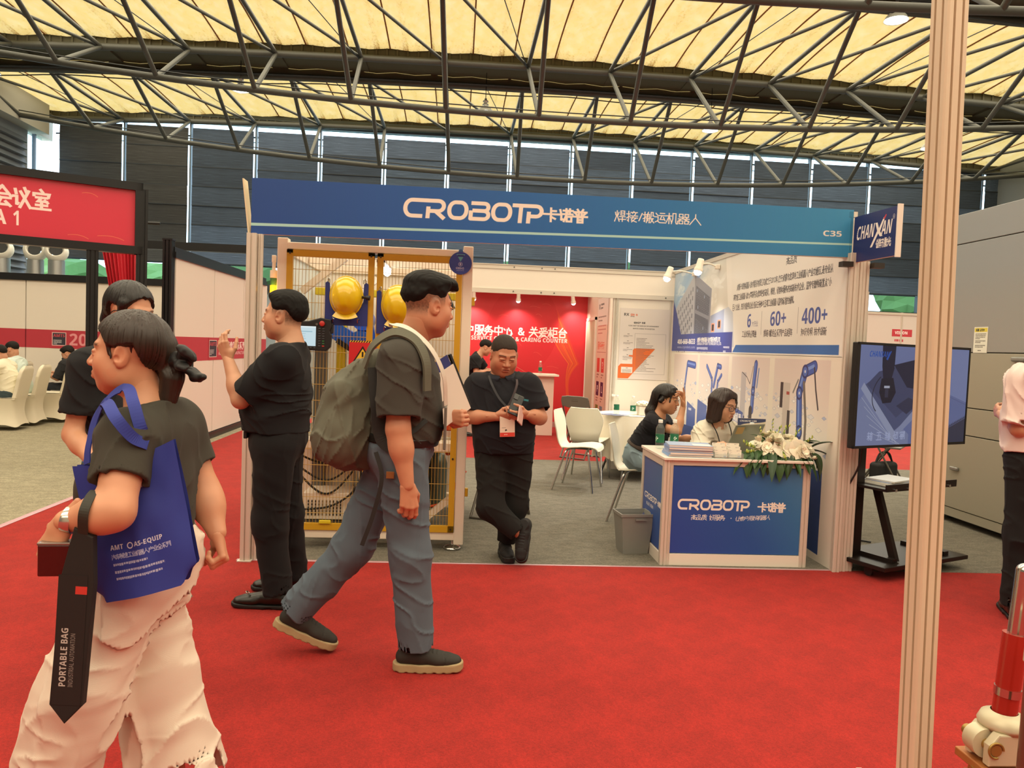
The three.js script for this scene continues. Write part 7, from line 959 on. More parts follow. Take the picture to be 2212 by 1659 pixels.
function skinColor(skin, { brow = lin(0x1e1815), lips = null, stubble = null, hairShade = null, closed = false } = {}) {
  const base = lin(skin), lip = lips ?? [base[0] * 0.82, base[1] * 0.5, base[2] * 0.5];
  return (x, y, z) => {
    let c = [base[0], base[1], base[2]]; const n = 1 + 0.05 * noise(x * 60, y * 60, z * 60); c = c.map((v) => v * n);
    const blush = Math.exp(-(((Math.abs(x) - 0.04) / 0.025) ** 2) - ((y + 0.03) / 0.025) ** 2) * (z > 0.03 ? 1 : 0); c[1] *= 1 - 0.1 * blush; c[2] *= 1 - 0.1 * blush;
    if (Math.abs(x) > 0.072) { c[1] *= 0.92; c[2] *= 0.9; }
    const ax = Math.abs(x);
    if (z > 0.05) {
      const by = 0.0225 + 0.003 * Math.sin(Math.min(1, Math.max(0, (ax - 0.012) / 0.038)) * 3); const b = ax > 0.011 && ax < 0.052 ? Math.max(0, 1 - Math.abs(y - by) / 0.0052) : 0; c = lerp3(c, brow, Math.min(1, b * 1.6) * 0.85);
      if (y < -0.051 && y > -0.08 && ax < 0.026 && z > 0.07) { const m = Math.max(0, 1 - Math.hypot(ax / 0.026, (y + 0.064) / 0.0125)); c = lerp3(c, lip, Math.min(1, m * 2.2)); if (Math.abs(y + 0.0635) < 0.0022 && ax < 0.021) c = lerp3(c, lin(0x3a1a16), 0.7); }
      const ex = (ax - 0.0315) / 0.0115, ey = (y + 0.0008 + 0.0006 * ex) / (closed ? 0.0018 : 0.0046), r = ex * ex + ey * ey; if (r < 1 && z > 0.068) { c = closed ? lin(0x1c1412) : Math.hypot((ax - 0.0315) / 0.0056, y / 0.0056) < 1 ? IRIS : SCLERA; } else if (r < 1.7 && y > -0.002 && z > 0.068) c = lerp3(c, lin(0x1c1412), 0.75);
    }
    if (stubble) c = stubble(c, x, y, z);
    return c;
  };
}
// five-fingered hand on a field; pose: curl of each finger [mcp, pip, dip] in radians, thumb [open, curl]
function handOn(F, w, fwd, palm, side, pose = {}, s = 1) {
  fwd = unit(fwd); palm = unit(add3(palm, fwd, -dot3(palm, fwd))); const t = cross3(fwd, palm).map((v) => v * (side === 'R' ? 1 : -1)), at = (a, b, c) => [0, 1, 2].map((i) => w[i] + s * (fwd[i] * a + t[i] * b + palm[i] * c));
  const curl = pose.curl ?? [[0.25, 0.4, 0.25], [0.3, 0.45, 0.3], [0.35, 0.5, 0.3], [0.4, 0.5, 0.3]], K = [[0.088, 0.028, 0], [0.091, 0.009, -0.003], [0.086, -0.01, -0.001], [0.077, -0.027, 0.003]], L = [0.96, 1.05, 0.97, 0.78], spread = pose.spread ?? 0.05;
  F.cap(at(-0.06, 0, 0), at(0.0, 0, 0), 0.01 * s, 0.0255 * s, 0.02, 0, [palm, 0.82]);
  K.forEach(([a, b, c], i) => {
    F.cap(at(0.008, b * 0.55, 0.001), at(a, b, c), 0.0145 * s, 0.0112 * s, 0.012);
    let p = at(a, b, c), ang = 0; const lat = (b / 0.028) * spread;
    [0.043, 0.026, 0.021].forEach((l, j) => { ang += curl[i][j]; const d = unit([0, 1, 2].map((k) => fwd[k] * Math.cos(ang) + palm[k] * Math.sin(ang) + t[k] * lat * Math.cos(ang))), q = add3(p, d, l * L[i] * s), r = [0.0098, 0.0088, 0.0078, 0.0066]; F.cap(p, q, r[j] * s, r[j + 1] * s, 0.003); F.ell(p, [r[j] * 1.06 * s, r[j] * 1.06 * s, r[j] * 1.06 * s], 0.003); p = q; });
  });
  const [open, tc] = pose.thumb ?? [0.7, 0.4], b0 = at(0.018, 0.02, 0.006), d1 = unit([0, 1, 2].map((k) => fwd[k] * 0.62 + t[k] * open + palm[k] * 0.35)), b1 = add3(b0, d1, 0.042 * s), d2 = unit([0, 1, 2].map((k) => fwd[k] * 0.9 + t[k] * (open - tc) * 0.6 + palm[k] * (0.3 + tc * 0.6))), b2 = add3(b1, d2, 0.033 * s), d3 = unit([0, 1, 2].map((k) => fwd[k] * 0.95 + t[k] * (open - tc * 1.5) * 0.5 + palm[k] * (0.2 + tc))), b3 = add3(b2, d3, 0.025 * s);
  F.cap(b0, b1, 0.0155 * s, 0.0115 * s, 0.014).cap(b1, b2, 0.0112 * s, 0.0098 * s, 0.003).cap(b2, b3, 0.0098 * s, 0.0078 * s, 0.003); F.ell(at(0.035, 0.018, 0.009), [0.02 * s, 0.016 * s, 0.02 * s], 0.015);
}
function shoeGeo(kind) { // origin under the ankle on the floor, toe along +z
  const U = new Field(), lift = kind === 'sneaker' ? 0.02 : 0.004, b = kind === 'sneaker' ? 1.08 : 1;
  U.cap([0, 0.042 + lift, -0.052], [0, 0.042 + lift, 0.02], 0.037 * b, 0.039 * b, 0.02).cap([0, 0.05 + lift, 0.02], [0.004, 0.034 + lift, 0.135], 0.041 * b, 0.03 * b, 0.02, 0, [[0, 1, 0], 0.85]).cap([0.004, 0.03 + lift, 0.1], [0.008, 0.028 + lift, 0.168], 0.043 * b, 0.034 * b, 0.02, 0, [[0, 1, 0], 0.66]).cap([0, 0.06 + lift, -0.03], [0, 0.085 + lift, -0.034], 0.035 * b, 0.033 * b, 0.02).cut([0, 0.018 + lift, 0], [0, -1, 0], 0.003).cut([0, 0.092 + lift, 0], [0, 1, 0.15], 0.003);
  if (kind === 'sneaker') U.warp = (x, y, z) => (z > 0.02 && z < 0.1 && Math.abs(x) < 0.022 ? -0.0022 * Math.max(0, Math.sin(z * 340)) : 0) + (Math.abs(z - 0.125 - x * x * 6) < 0.003 ? 0.0012 : 0);
  const S = new Field(), thick = kind === 'sneaker' ? 0.0195 : 0.011, o = (x, z) => { const seg = (ax, az, bx, bz, r1, r2) => { const dx = bx - ax, dz = bz - az, t = Math.max(0, Math.min(1, ((x - ax) * dx + (z - az) * dz) / (dx * dx + dz * dz))); return Math.hypot(x - ax - dx * t, z - az - dz * t) - mixn(r1, r2, t); }; return smin(seg(0, -0.06, 0, 0.03, 0.039 * b, 0.036 * b), seg(0.002, 0.03, 0.008, 0.168, 0.04 * b, 0.041 * b), 0.02); };
  S.put((x, y, z) => { const wave = kind === 'sneaker' ? 0.004 * Math.max(0, Math.sin(z * 150 + 1)) * (Math.abs(o(x, z)) < 0.02 ? 1 : 0) : z < -0.005 || z > 0.03 ? 0 : 0.006, toe = Math.max(0, z - 0.13) * 0.1; return smax(o(x, z) - 0.002, Math.abs(y - thick - toe - wave / 2) - thick + wave / 2, 0.006); }, [0, thick, 0.05], 0.19, 0.01, 0);
    return { upper: meshField(U, 0.0065, { uv: 6 }), sole: meshField(S, 0.0065, { uv: 4 }) };
}
const shoeCache = {};
const fabricBump = grain(128, (x, y) => { const v = 128 + 60 * Math.sin((x / 128) * Math.PI * 2 * 32) * Math.sin((y / 128) * Math.PI * 2 * 32) + (hash3(x, y, 21) - 0.5) * 60; return [v, v, v]; }, false);
const clothMat = (color, rough = 0.85, sheen = 0.25, bump = 0.0004) => new THREE.MeshPhysicalMaterial({ color, roughness: rough, sheen, sheenRoughness: 0.5, sheenColor: new THREE.Color(color).lerp(new THREE.Color(0xffffff), 0.4), bumpMap: scaled(fabricBump, 9), bumpScale: bump });
const skinMat = phys({ color: 0xffffff, vertexColors: true, roughness: 0.5, sheen: 0.15, sheenColor: new THREE.Color(0xffc0a0) });
const hairMat = (c, long) => new THREE.MeshPhysicalMaterial({ color: c, roughness: long ? 0.42 : 0.7, specularIntensity: long ? 1 : 0.5 });

// builds a person from joints (world metres); J needs P, C, N, head, and for each side S E W hand and H K A
function person(name, label, o) {
  const J = o.J, base = o.at ?? [J.P[0], 0, J.P[2]], root = thing(name, label, 'person', base), off = (g) => g.translate(-base[0], -base[1], -base[2]);
  const q = o.quality ?? 1, lat = unit(o.lat ?? sub3(J.SL, J.SR)), up = unit(sub3(J.N, J.P)), fwd = unit(cross3(lat, up)), ax = [unit(cross3(up, fwd)), up, fwd], G = o.girth ?? {}, cw = G.chestW ?? 0.155, cd = G.chestD ?? 0.115, ww = G.waistW ?? 0.145, wd = G.waistD ?? 0.115, hw = G.hipW ?? 0.16, hd = G.hipD ?? 0.115, aw = G.arm ?? 1, lw = G.leg ?? 1, belly = G.belly ?? 0;
  const torso = (F, e) => {
    F.ell(add3(J.P, up, 0.0), [hw + e, 0.12 + e, hd + e], 0.06, 0, ax); F.ell(add3(lerp3(J.P, J.C, 0.45), fwd, belly), [ww + e, 0.17 + e, wd + e + Math.abs(belly) * 0.4], 0.07, 0, ax); F.ell(J.C, [cw + e, 0.165 + e, cd + e], 0.07, 0, ax);
    F.cap(lerp3(J.SL, J.SR, 0.12), lerp3(J.SR, J.SL, 0.12), 0.058 * aw + e, 0.058 * aw + e, 0.05); F.cap(J.N, lerp3(J.N, J.SL, 0.72), 0.052 + e * 0.8, 0.045 + e, 0.05); F.cap(J.N, lerp3(J.N, J.SR, 0.72), 0.052 + e * 0.8, 0.045 + e, 0.05);
    if (G.bust) for (const s of [-1, 1]) F.ell(toWorld(J.C, ax, [s * 0.07, -0.03, cd * 0.75]), [0.062 + e, 0.06 + e, 0.05 + e], 0.05, 0, ax);
  };
  const arm = (F, s, e, k = 0.03) => { const S = J['S' + s], E = J['E' + s], W = J['W' + s]; F.cap(S, E, 0.053 * aw + e, 0.041 * aw + e, k); F.cap(E, lerp3(E, W, 0.35), 0.04 * aw + e, 0.041 * aw + e, k); F.cap(lerp3(E, W, 0.3), W, 0.0405 * aw + e, 0.0265 * (0.5 + aw * 0.5) + e, k); };
  const leg = (F, s, e, k = 0.04) => { const H = J['H' + s], K = J['K' + s], A = J['A' + s]; F.cap(H, K, 0.083 * lw + e, 0.055 * lw + e, k); F.cap(K, lerp3(K, A, 0.4), 0.053 * lw + e, 0.053 * lw + e, k); F.cap(lerp3(K, A, 0.35), A, 0.053 * lw + e, 0.037 * lw + e, k); };
  // skin: one surface for torso, limbs, neck; finer grids for head and hands joined to it
  const B = new Field(), hs = o.headScale ?? 1, hax = axes(...(o.look ?? [0, 0, 0]));
  torso(B, -0.012); for (const s of ['L', 'R']) { if (J['E' + s]) arm(B, s, 0); if (J['K' + s]) leg(B, s, -0.006); }
  const nk = toWorld(J.head, hax, [0, -0.06, -0.03], hs), nw = (G.neck ?? 0.055); B.cap(J.N, nk, nw * 1.08, nw, 0.03);
  const skinBase = lin(o.skin ?? 0xc68a66), bodyColor = (x, y, z) => { const n = 1 + 0.06 * noise(x * 40, y * 40, z * 40); return skinBase.map((v) => v * n); }, gs = [meshField(B, 0.0105 * q, { color: bodyColor })];
  const hf = headField(o.face); hf.cap([0, -0.05, -0.03], toWorld([0, 0, 0], [[hax[0][0], hax[1][0], hax[2][0]], [hax[0][1], hax[1][1], hax[2][1]], [hax[0][2], hax[1][2], hax[2][2]]], sub3(lerp3(J.head, J.N, 0.72), J.head), 1 / hs), nw / hs, (nw * 1.02) / hs, 0.03);
  gs.push(carry(meshField(hf, 0.0036 * q, { color: skinColor(o.skin ?? 0xc68a66, o.paint) }), J.head, hax, hs));
  for (const s of ['L', 'R']) if (o['hand' + s]) { const hp = o['hand' + s], HF = new Field(); handOn(HF, J['W' + s], hp.fwd, hp.palm, s, hp.pose, hp.size ?? 1); gs.push(meshField(HF, 0.0036 * q, { color: bodyColor })); }
  const skinGeo = mergeGeometries(gs.map((g) => g)); off(skinGeo); part('body', skinGeo, skinMat, root);
  if (o.hair) { const g = carry(meshField(hairField(o.hair), 0.0038 * q, {}), J.head, hax, hs); part('hair', off(g), hairMat(o.hairColor ?? 0x17120f, /bob|long|bun|tied/.test(o.hair)), root); }
  const ridge = (v) => { v = Math.max(0, 1 - Math.abs(v) * 2.6); return v * v; };
  // cloth folds: ridges stretched along the way the cloth hangs or is pulled
  const folds = (amp, f, kind) => kind === 'shirt' ? (x, y, z) => { const s = x + z * 0.8, w = noise(x * 4, y * 4, z * 4); return -amp * 1.15 * ridge(noise((s + y * 0.8) * 10 * f + w, (y - s * 0.7) * 3.2 * f, z * 3)) - amp * 0.9 * ridge(noise(s * 4 * f + 9, (y + s * 0.25) * 15 * f + w * 1.5, z * 4 + 3)) + amp * 0.35 * noise(x * 7, y * 7, z * 7) + amp * 0.3; } : kind === 'wide' ? (x, y, z) => { const s = x + z * 0.7, w = noise(x * 3, y * 2, z * 3); return -amp * ridge(noise((s + y * 0.3) * 15 * f + w, y * 1.8, z * 4)) - amp * 0.9 * ridge(noise((s - y * 0.55) * 10 * f + 5, y * 3.2 + w, z * 4 + 2)) + amp * 0.3 * noise(x * 6, y * 3, z * 6) - amp * 0.5 * ridge(noise(s * 5, y * 16 + w, z * 5)) + amp * 0.35; } : (x, y, z) => { const w = noise(x * 5, y * 4, z * 5), low = Math.max(0.35, Math.min(1, 1.25 - Math.abs(y - J.P[1] + 0.03) * 1.2, 1)); return -amp * ridge(noise((x + z) * 4.5 * f + w, (y + x * 0.4) * 15 * f, z * 5)) * (0.6 + 0.4 * low) - amp * 0.6 * ridge(noise((x - z * 0.6) * 13 * f + w, y * 3 * f, z * 9 + 4)) + amp * 0.3 * noise(x * 8, y * 6, z * 8) + amp * 0.25; };
  if (o.shirt) {
    const T = o.shirt, F = new Field(), e = T.ease ?? 0.02, sleeves = []; torso(F, e);
    for (const s of ['L', 'R']) if (J['E' + s]) { const S = J['S' + s], E = J['E' + s], t = T.sleeve ?? 0.75, end = lerp3(S, E, t), d = unit(sub3(E, S)), X = new Field(); X.cap(S, lerp3(S, E, t + 0.12), (T.capR ?? 0.066 * aw + e * 0.6), T.sleeveR ?? 0.06 * aw + e * 0.9, 0.035); const hr = (T.sleeveR ?? 0.06 * aw + e * 0.9) - 0.0165; X.cap(lerp3(S, E, t - 0.06), lerp3(S, E, t + 0.3), hr, hr, 0.004, 1); X.cut(end, d, 0.005); sleeves.push([X, S, E]); }
    F.cut([0, 0, 0].map((_, i) => (T.hem ?? add3(J.P, up, -0.05))[i]), T.hemN ?? [0, -1, 0], 0.006); F.cap(J.N, add3(nk, up, 0.1), nw * 1.12, nw * 1.1, 0.008, 1); F.cut(add3(J.N, up, T.collar ? 0.022 : 0.01), add3(up, fwd, 0.35), 0.012);
    for (const [X, S, E] of sleeves) F.put((x, y, z) => X.at(x, y, z), lerp3(S, E, 0.5), len3(sub3(E, S)) * 0.62 + 0.09, 0.04, 0); F.warp = folds(T.fold ?? 0.006, T.freq ?? 1, 'shirt'); const g = meshField(F, 0.0082 * q, { uv: 1 }); part(T.name ?? 'shirt', off(g), T.mat, root);
    if (T.collar) { const C = new Field(), nd = unit(sub3(nk, J.N)); C.cap(add3(J.N, nd, -0.012), add3(J.N, nd, 0.026), nw * 1.66, nw * 1.24, 0.01); C.cap(add3(J.N, nd, -0.05), add3(J.N, nd, 0.2), nw * 1.12, nw * 1.11, 0.003, 1); C.cut(add3(J.N, nd, 0.032), add3(nd, fwd, 0.3), 0.003); C.cut(add3(J.N, nd, -0.03), nd.map((v) => -v), 0.003); C.cap(add3(add3(J.N, fwd, 0.04), up, 0.03), toWorld(J.N, ax, [0, -0.05, 0.13]), 0.012, 0.036, 0.006, 1); const c = meshField(C, 0.0045 * q, { uv: 1 }); part('collar', off(c), T.collarMat ?? T.mat, root); }
  }
  if (o.trousers) {
    const T = o.trousers, F = new Field(), e = T.ease ?? 0.018; F.ell(add3(J.P, up, 0.02), [hw + e, 0.15 + e, hd + e], 0.05, 0, ax);
    F.cut(T.waist ?? add3(J.P, up, 0.1), T.waistN ?? up, 0.004);
    for (const s of ['L', 'R']) if (J['K' + s]) { const H = J['H' + s], K = J['K' + s], A = J['A' + s], hem = T['hem' + s] ?? T.hemR ?? 0.062, X = new Field(), d = unit(sub3(A, K)), end = add3(A, d, T['drop' + s] ?? T.drop ?? 0.02); X.cap(H, K, 0.09 * lw + e, (0.062 * lw + e) * 0.5 + (T.kneeR ?? 0.062 * lw + e) * 0.5, 0.035); X.cap(K, add3(end, d, 0.02), T.kneeR ?? 0.062 * lw + e, hem, 0.05); X.cut(end, d, 0.004); X.cap(add3(end, d, -0.03), add3(end, d, 0.05), hem - 0.012, hem - 0.008, 0.004, 1); const m = lerp3(H, end, 0.5); F.put((x, y, z) => X.at(x, y, z), m, len3(sub3(H, end)) * 0.5 + 0.17, 0.035, 0); }
    F.warp = folds(T.fold ?? 0.007, T.freq ?? 1, T.style ?? 'trousers'); part('trousers', off(meshField(F, 0.0095 * q, { uv: 1 })), T.mat, root);
    if (T.belt) { const F2 = new Field(); F2.ell(add3(J.P, up, 0.02), [hw + e + 0.006, 0.15 + e, hd + e + 0.006], 0.05, 0, ax); F2.ell(add3(lerp3(J.P, J.C, 0.45), fwd, belly), [ww + e, 0.16 + e, wd + e], 0.07, 0, ax); const w = T.waist ?? add3(J.P, up, 0.1); F2.cut(add3(w, up, 0.006), up, 0.003); F2.cut(add3(w, up, -0.032), up.map((v) => -v), 0.003); part('belt', off(meshField(F2, 0.0075 * q, { uv: 1 })), T.belt, root); }
  }
  if (o.shoes) for (const s of ['L', 'R']) if (o.shoes[s]) {
    const h = o.shoes[s], kind = o.shoes.kind; shoeCache[kind] ??= shoeGeo(kind); const a = axes(h.yaw, h.pitch ?? 0, h.roll ?? 0), sc = o.shoes.size ?? 1, go = (g) => off(carry(g.clone(), h.at, a, sc)); const u = part('shoe', go(shoeCache[kind].upper), o.shoes.mat, root); part('sole', go(shoeCache[kind].sole), o.shoes.sole, u);
    if (kind === 'sneaker') part('laces', [0.03, 0.047, 0.064, 0.081].map((z) => go(tube([[-0.022, 0.088 - z * 0.22, z], [0, 0.1 - z * 0.24, z + 0.004], [0.022, 0.088 - z * 0.22, z]], 0.0025, 8, 5))), o.shoes.laceMat ?? o.shoes.mat, u);
  }
  root.userData.axes = undefined; delete root.userData.axes;
  return { root, off, ax, hax, fwd, up, base, torso, hs };
}
// a ribbon through points, flat against the body, for straps and lanyards
function ribbon(pts, w, facing, thick = 0.002) {
  const c = new THREE.CatmullRomCurve3(pts.map((p) => V(...p)), false, 'centripetal'), n = pts.length * 8, pos = [], idx = [];
  for (let i = 0; i <= n; i++) { const p = c.getPoint(i / n), d = c.getTangent(i / n), f = typeof facing === 'function' ? V(...facing(i / n, p)) : V(...facing), s = d.clone().cross(f).normalize(), o = s.clone().cross(d).normalize(); for (const [a, b] of [[-1, 1], [1, 1], [1, -1], [-1, -1]]) { const v = p.clone().addScaledVector(s, (a * w) / 2).addScaledVector(o, (b * thick) / 2); pos.push(v.x, v.y, v.z); } if (i) for (let k = 0; k < 4; k++) { const A = (i - 1) * 4 + k, B = (i - 1) * 4 + ((k + 1) % 4); idx.push(A, B, A + 4, B, B + 4, A + 4); } }
  const g = new THREE.BufferGeometry(); g.setAttribute('position', new THREE.BufferAttribute(new Float32Array(pos), 3)); g.setIndex(idx); const u = g.toNonIndexed(); u.computeVertexNormals(); return u;
}

// ---------------------------------------------------------------- people
const black = 0x15151a, DOWN = [0, -1, 0];
const fist = { curl: [[1.25, 1.45, 0.8], [1.3, 1.5, 0.8], [1.3, 1.5, 0.8], [1.3, 1.45, 0.8]], thumb: [0.55, 0.9] }, relaxed = { curl: [[0.45, 0.55, 0.35], [0.55, 0.65, 0.4], [0.6, 0.7, 0.4], [0.65, 0.7, 0.4]], thumb: [0.5, 0.4] }, grip = { curl: [[0.5, 0.9, 0.5], [0.6, 0.95, 0.5], [0.7, 1.0, 0.5], [0.75, 1.0, 0.5]], thumb: [0.6, 0.6] };
const leather = mat(0x17140f, 0.32), soleBlack = mat(0x100f0e, 0.6), soleTan = mat(0xa8926c, 0.7), denim = clothMat(0x56636f, 0.9, 0.1, 0.0006), blackCloth = clothMat(0x0f0f13, 0.95, 0.06), navyPolo = clothMat(0x111119, 0.95, 0.08, 0.0006);
const beltMat = mat(0x14110f, 0.4), clipMetal = mat(0xb9b7b0, 0.25, 0.9);
const fade = (amount) => (c, x, y, z) => { const k = y > -0.055 && z < 0.04 && (y > 0.0 || z < -0.03) && Math.abs(x) + Math.max(0, -z) > 0.03 ? Math.min(1, Math.max(0, (y + (z < -0.03 ? 0.05 : 0.0)) / 0.03)) * amount : 0; return k > 0 ? lerp3(c, lin(0x241d19), k * (0.75 + 0.25 * noise(x * 200, y * 200, z * 200))) : c; };
{ // man in black shirt with folded arms
  const p = person('person', 'man in black shirt and trousers standing with folded arms, one hand raised', {
    J: { P: [-0.975, 0.9, -4.35], C: [-0.965, 1.22, -4.35], N: [-0.915, 1.435, -4.35], head: [-0.965, 1.592, -4.36], SL: [-0.935, 1.345, -4.165], EL: [-1.14, 1.135, -4.185], WL: [-1.232, 1.345, -4.26], SR: [-0.935, 1.355, -4.54], ER: [-1.07, 1.12, -4.47], WR: [-1.065, 1.14, -4.26], HL: [-0.97, 0.87, -4.25], KL: [-0.985, 0.46, -4.235], AL: [-0.93, 0.1, -4.215], HR: [-0.98, 0.87, -4.45], KR: [-0.945, 0.45, -4.47], AR: [-0.905, 0.1, -4.52] },
    girth: { chestW: 0.185, chestD: 0.135, waistW: 0.18, waistD: 0.15, hipW: 0.175, hipD: 0.135, belly: 0.025, arm: 1.12, leg: 1.08, neck: 0.064 }, skin: 0xc59273, headScale: 1.09, look: [-1.68, -0.06, 0], face: { fat: 1.1, mouth: 0.2 }, hair: 'neat', hairColor: 0x0d0b0a, paint: { stubble: fade(0.8) },
    handL: { fwd: [-0.35, 0.92, 0.05], palm: [0.35, 0.1, -0.9], pose: { curl: [[0.3, 0.7, 0.4], [0.5, 0.8, 0.4], [0.6, 0.8, 0.4], [0.7, 0.8, 0.4]], thumb: [0.8, 0.3] }, size: 1.02 }, handR: { fwd: [-0.2, 0.12, 1], palm: [0.8, -0.55, 0.1], pose: fist, size: 1.04 },
    shirt: { mat: blackCloth, sleeve: 0.86, hem: [0, 0.958, 0], fold: 0.008, freq: 0.9, ease: 0.024 }, trousers: { mat: clothMat(0x0d0c0f, 0.95, 0.05), waist: [0, 0.962, 0], waistN: [0, 1, 0], fold: 0.006, ease: 0.02, hemR: 0.078, belt: beltMat },
    shoes: { kind: 'loafer', mat: leather, sole: soleBlack, size: 1.06, L: { at: [-0.955, 0.0, -4.215], yaw: -1.68 }, R: { at: [-0.925, 0.0, -4.53], yaw: -1.5 } },
  });
  part('shoe_buckle', [p.off(place(new THREE.TorusGeometry(0.011, 0.003, 6, 16), -1.085, 0.085, -4.2, 0.9, -1.6))], clipMetal, p.root); part('belt_clip', [p.off(rbox(0.02, 0.045, 0.05, 0.006, -1.13, 0.94, -4.27))], blackPlastic, p.root);
}
{ // walking man with backpack
  const shirtMat = clothMat(0x3b3731, 0.95, 0.1, 0.0006);
  const p = person('person', 'man walking to the right in dark grey polo and blue jeans with a backpack', {
    J: { P: [-0.245, 0.985, -3.5], C: [-0.228, 1.265, -3.5], N: [-0.205, 1.475, -3.5], head: [-0.132, 1.64, -3.5], SR: [-0.245, 1.385, -3.315], ER: [-0.235, 1.105, -3.255], WR: [-0.188, 0.872, -3.24], SL: [-0.205, 1.39, -3.69], EL: [-0.14, 1.1, -3.73], WL: [-0.05, 1.14, -3.6], HR: [-0.225, 0.96, -3.41], KR: [-0.175, 0.53, -3.4], AR: [-0.14, 0.12, -3.42], HL: [-0.265, 0.96, -3.59], KL: [-0.455, 0.5, -3.6], AL: [-0.71, 0.2, -3.615] },
    girth: { chestW: 0.175, chestD: 0.125, waistW: 0.165, waistD: 0.13, hipW: 0.165, hipD: 0.125, belly: 0.02, arm: 1.18, leg: 1.02, neck: 0.066 }, skin: 0xc08465, headScale: 1.1, look: [2.02, 0.1, 0], face: { fat: 1.08 }, hair: 'quiff', hairColor: 0x0f0d0c, paint: { stubble: fade(0.82) },
    handR: { fwd: [0.12, -1, 0.02], palm: [-0.35, -0.05, -0.9], pose: relaxed, size: 1.06 }, handL: { fwd: [0.8, -0.1, 0.3], palm: [-0.3, 0.1, -0.9], pose: fist, size: 1.03 },
    shirt: { mat: shirtMat, sleeve: 0.82, hem: [0, 1.03, 0], fold: 0.007, ease: 0.026, collar: true }, trousers: { mat: denim, waist: [0, 1.036, 0], waistN: [0, 1, 0], fold: 0.008, ease: 0.024, hemR: 0.082, drop: 0.015, belt: beltMat },
    shoes: { kind: 'sneaker', mat: mat(0x2a2621, 0.75), sole: soleTan, laceMat: mat(0x4a4640, 0.8), size: 1.0, R: { at: [-0.135, 0.0, -3.42], yaw: 1.5 }, L: { at: [-0.722, 0.088, -3.61], yaw: 1.57, pitch: 0.42 } },
  });
  part('jeans_patch', [p.off(rbox(0.034, 0.03, 0.006, 0.002, -0.265, 0.905, -3.285))], mat(0x8a5526, 0.6), p.root);
  const B = new Field(); // the backpack
  B.ell([-0.475, 1.11, -3.5], [0.145, 0.2, 0.155], 0.05).cap([-0.5, 1.03, -3.56], [-0.5, 1.03, -3.43], 0.125, 0.125, 0.06).cap([-0.5, 1.24, -3.56], [-0.5, 1.24, -3.42], 0.06, 0.06, 0.04).cap([-0.53, 1.235, -3.5], [-0.34, 1.385, -3.48], 0.045, 0.05, 0.05).cap([-0.4, 1.0, -3.5], [-0.4, 1.3, -3.5], 0.09, 0.09, 0.05).cap([-0.46, 0.955, -3.5], [-0.4, 0.955, -3.5], 0.06, 0.06, 0.04);
  B.warp = (x, y, z) => { const w = noise(x * 6, y * 6, z * 6), a = noise((x - y * 0.55) * 17 + w, (y + x) * 3, z * 9), b = noise((x + y * 0.4) * 11 + 7, (y - x) * 4 + w, z * 7), r = Math.max(0, 1 - Math.abs(a) * 2.6), q = Math.max(0, 1 - Math.abs(b) * 2.8); return -0.009 * r * r - 0.008 * q * q + 0.005 + 0.003 * noise(x * 20, y * 20, z * 20); };
  const t = thing('backpack', 'grey green soft backpack on the back of the walking man', 'backpack', [-0.48, 0, -3.5]), O = (g) => g.translate(0.48, 0, 3.5), pk = clothMat(0x5b5a4c, 0.8, 0.15, 0.0005), dk = mat(0x1c1b1a, 0.7);
  part('bag_body', O(meshField(B, 0.0095)), pk, t); part('shoulder_strap', O(ribbon([[-0.4, 1.36, -3.37], [-0.36, 1.455, -3.35], [-0.27, 1.515, -3.34], [-0.18, 1.485, -3.31], [-0.13, 1.4, -3.285], [-0.12, 1.27, -3.285]], 0.05, (u) => [Math.sin(u * 3 - 1.4) * 0.8, 0.6, 0.5], 0.01)), pk, t); part('shoulder_strap', O(ribbon([[-0.36, 1.36, -3.64], [-0.27, 1.47, -3.66], [-0.17, 1.43, -3.68], [-0.11, 1.3, -3.68]], 0.05, [0.2, 1, -0.3], 0.01)), pk, t);
  part('side_strap', O(ribbon([[-0.35, 1.36, -3.335], [-0.33, 1.2, -3.31], [-0.3, 1.05, -3.3], [-0.24, 1.02, -3.285]], 0.06, [0.2, 0, 1], 0.012)), dk, t); part('side_strap', O(ribbon([[-0.3, 1.09, -3.29], [-0.2, 1.08, -3.3], [-0.12, 1.14, -3.33]], 0.02, [0, 0.2, 1], 0.004)), dk, t); part('hanging_strap', O(ribbon([[-0.33, 1.0, -3.3], [-0.3, 0.9, -3.28], [-0.33, 0.74, -3.28], [-0.375, 0.6, -3.28]], 0.018, [0, 0, 1], 0.004)), dk, t);
  const l = thing('lanyard', 'white lanyard with a grey badge pouch around the walking man\'s neck', 'lanyard', [-0.2, 0, -3.4]), L = (g) => g.translate(0.2, 0, 3.4);
  part('ribbon', L(ribbon([[-0.3, 1.54, -3.5], [-0.285, 1.55, -3.4], [-0.215, 1.535, -3.36], [-0.12, 1.46, -3.345], [-0.055, 1.34, -3.37], [-0.04, 1.2, -3.42]], 0.022, (u) => [0.4 + u * 0.3, 0.6 - u * 0.5, 0.8], 0.003)), mat(0xd9d4c6, 0.6), l); part('badge_pouch', L(rbox(0.012, 0.19, 0.1, 0.004, -0.04, 1.1, -3.43)), mat(0x67625a, 0.5), l);
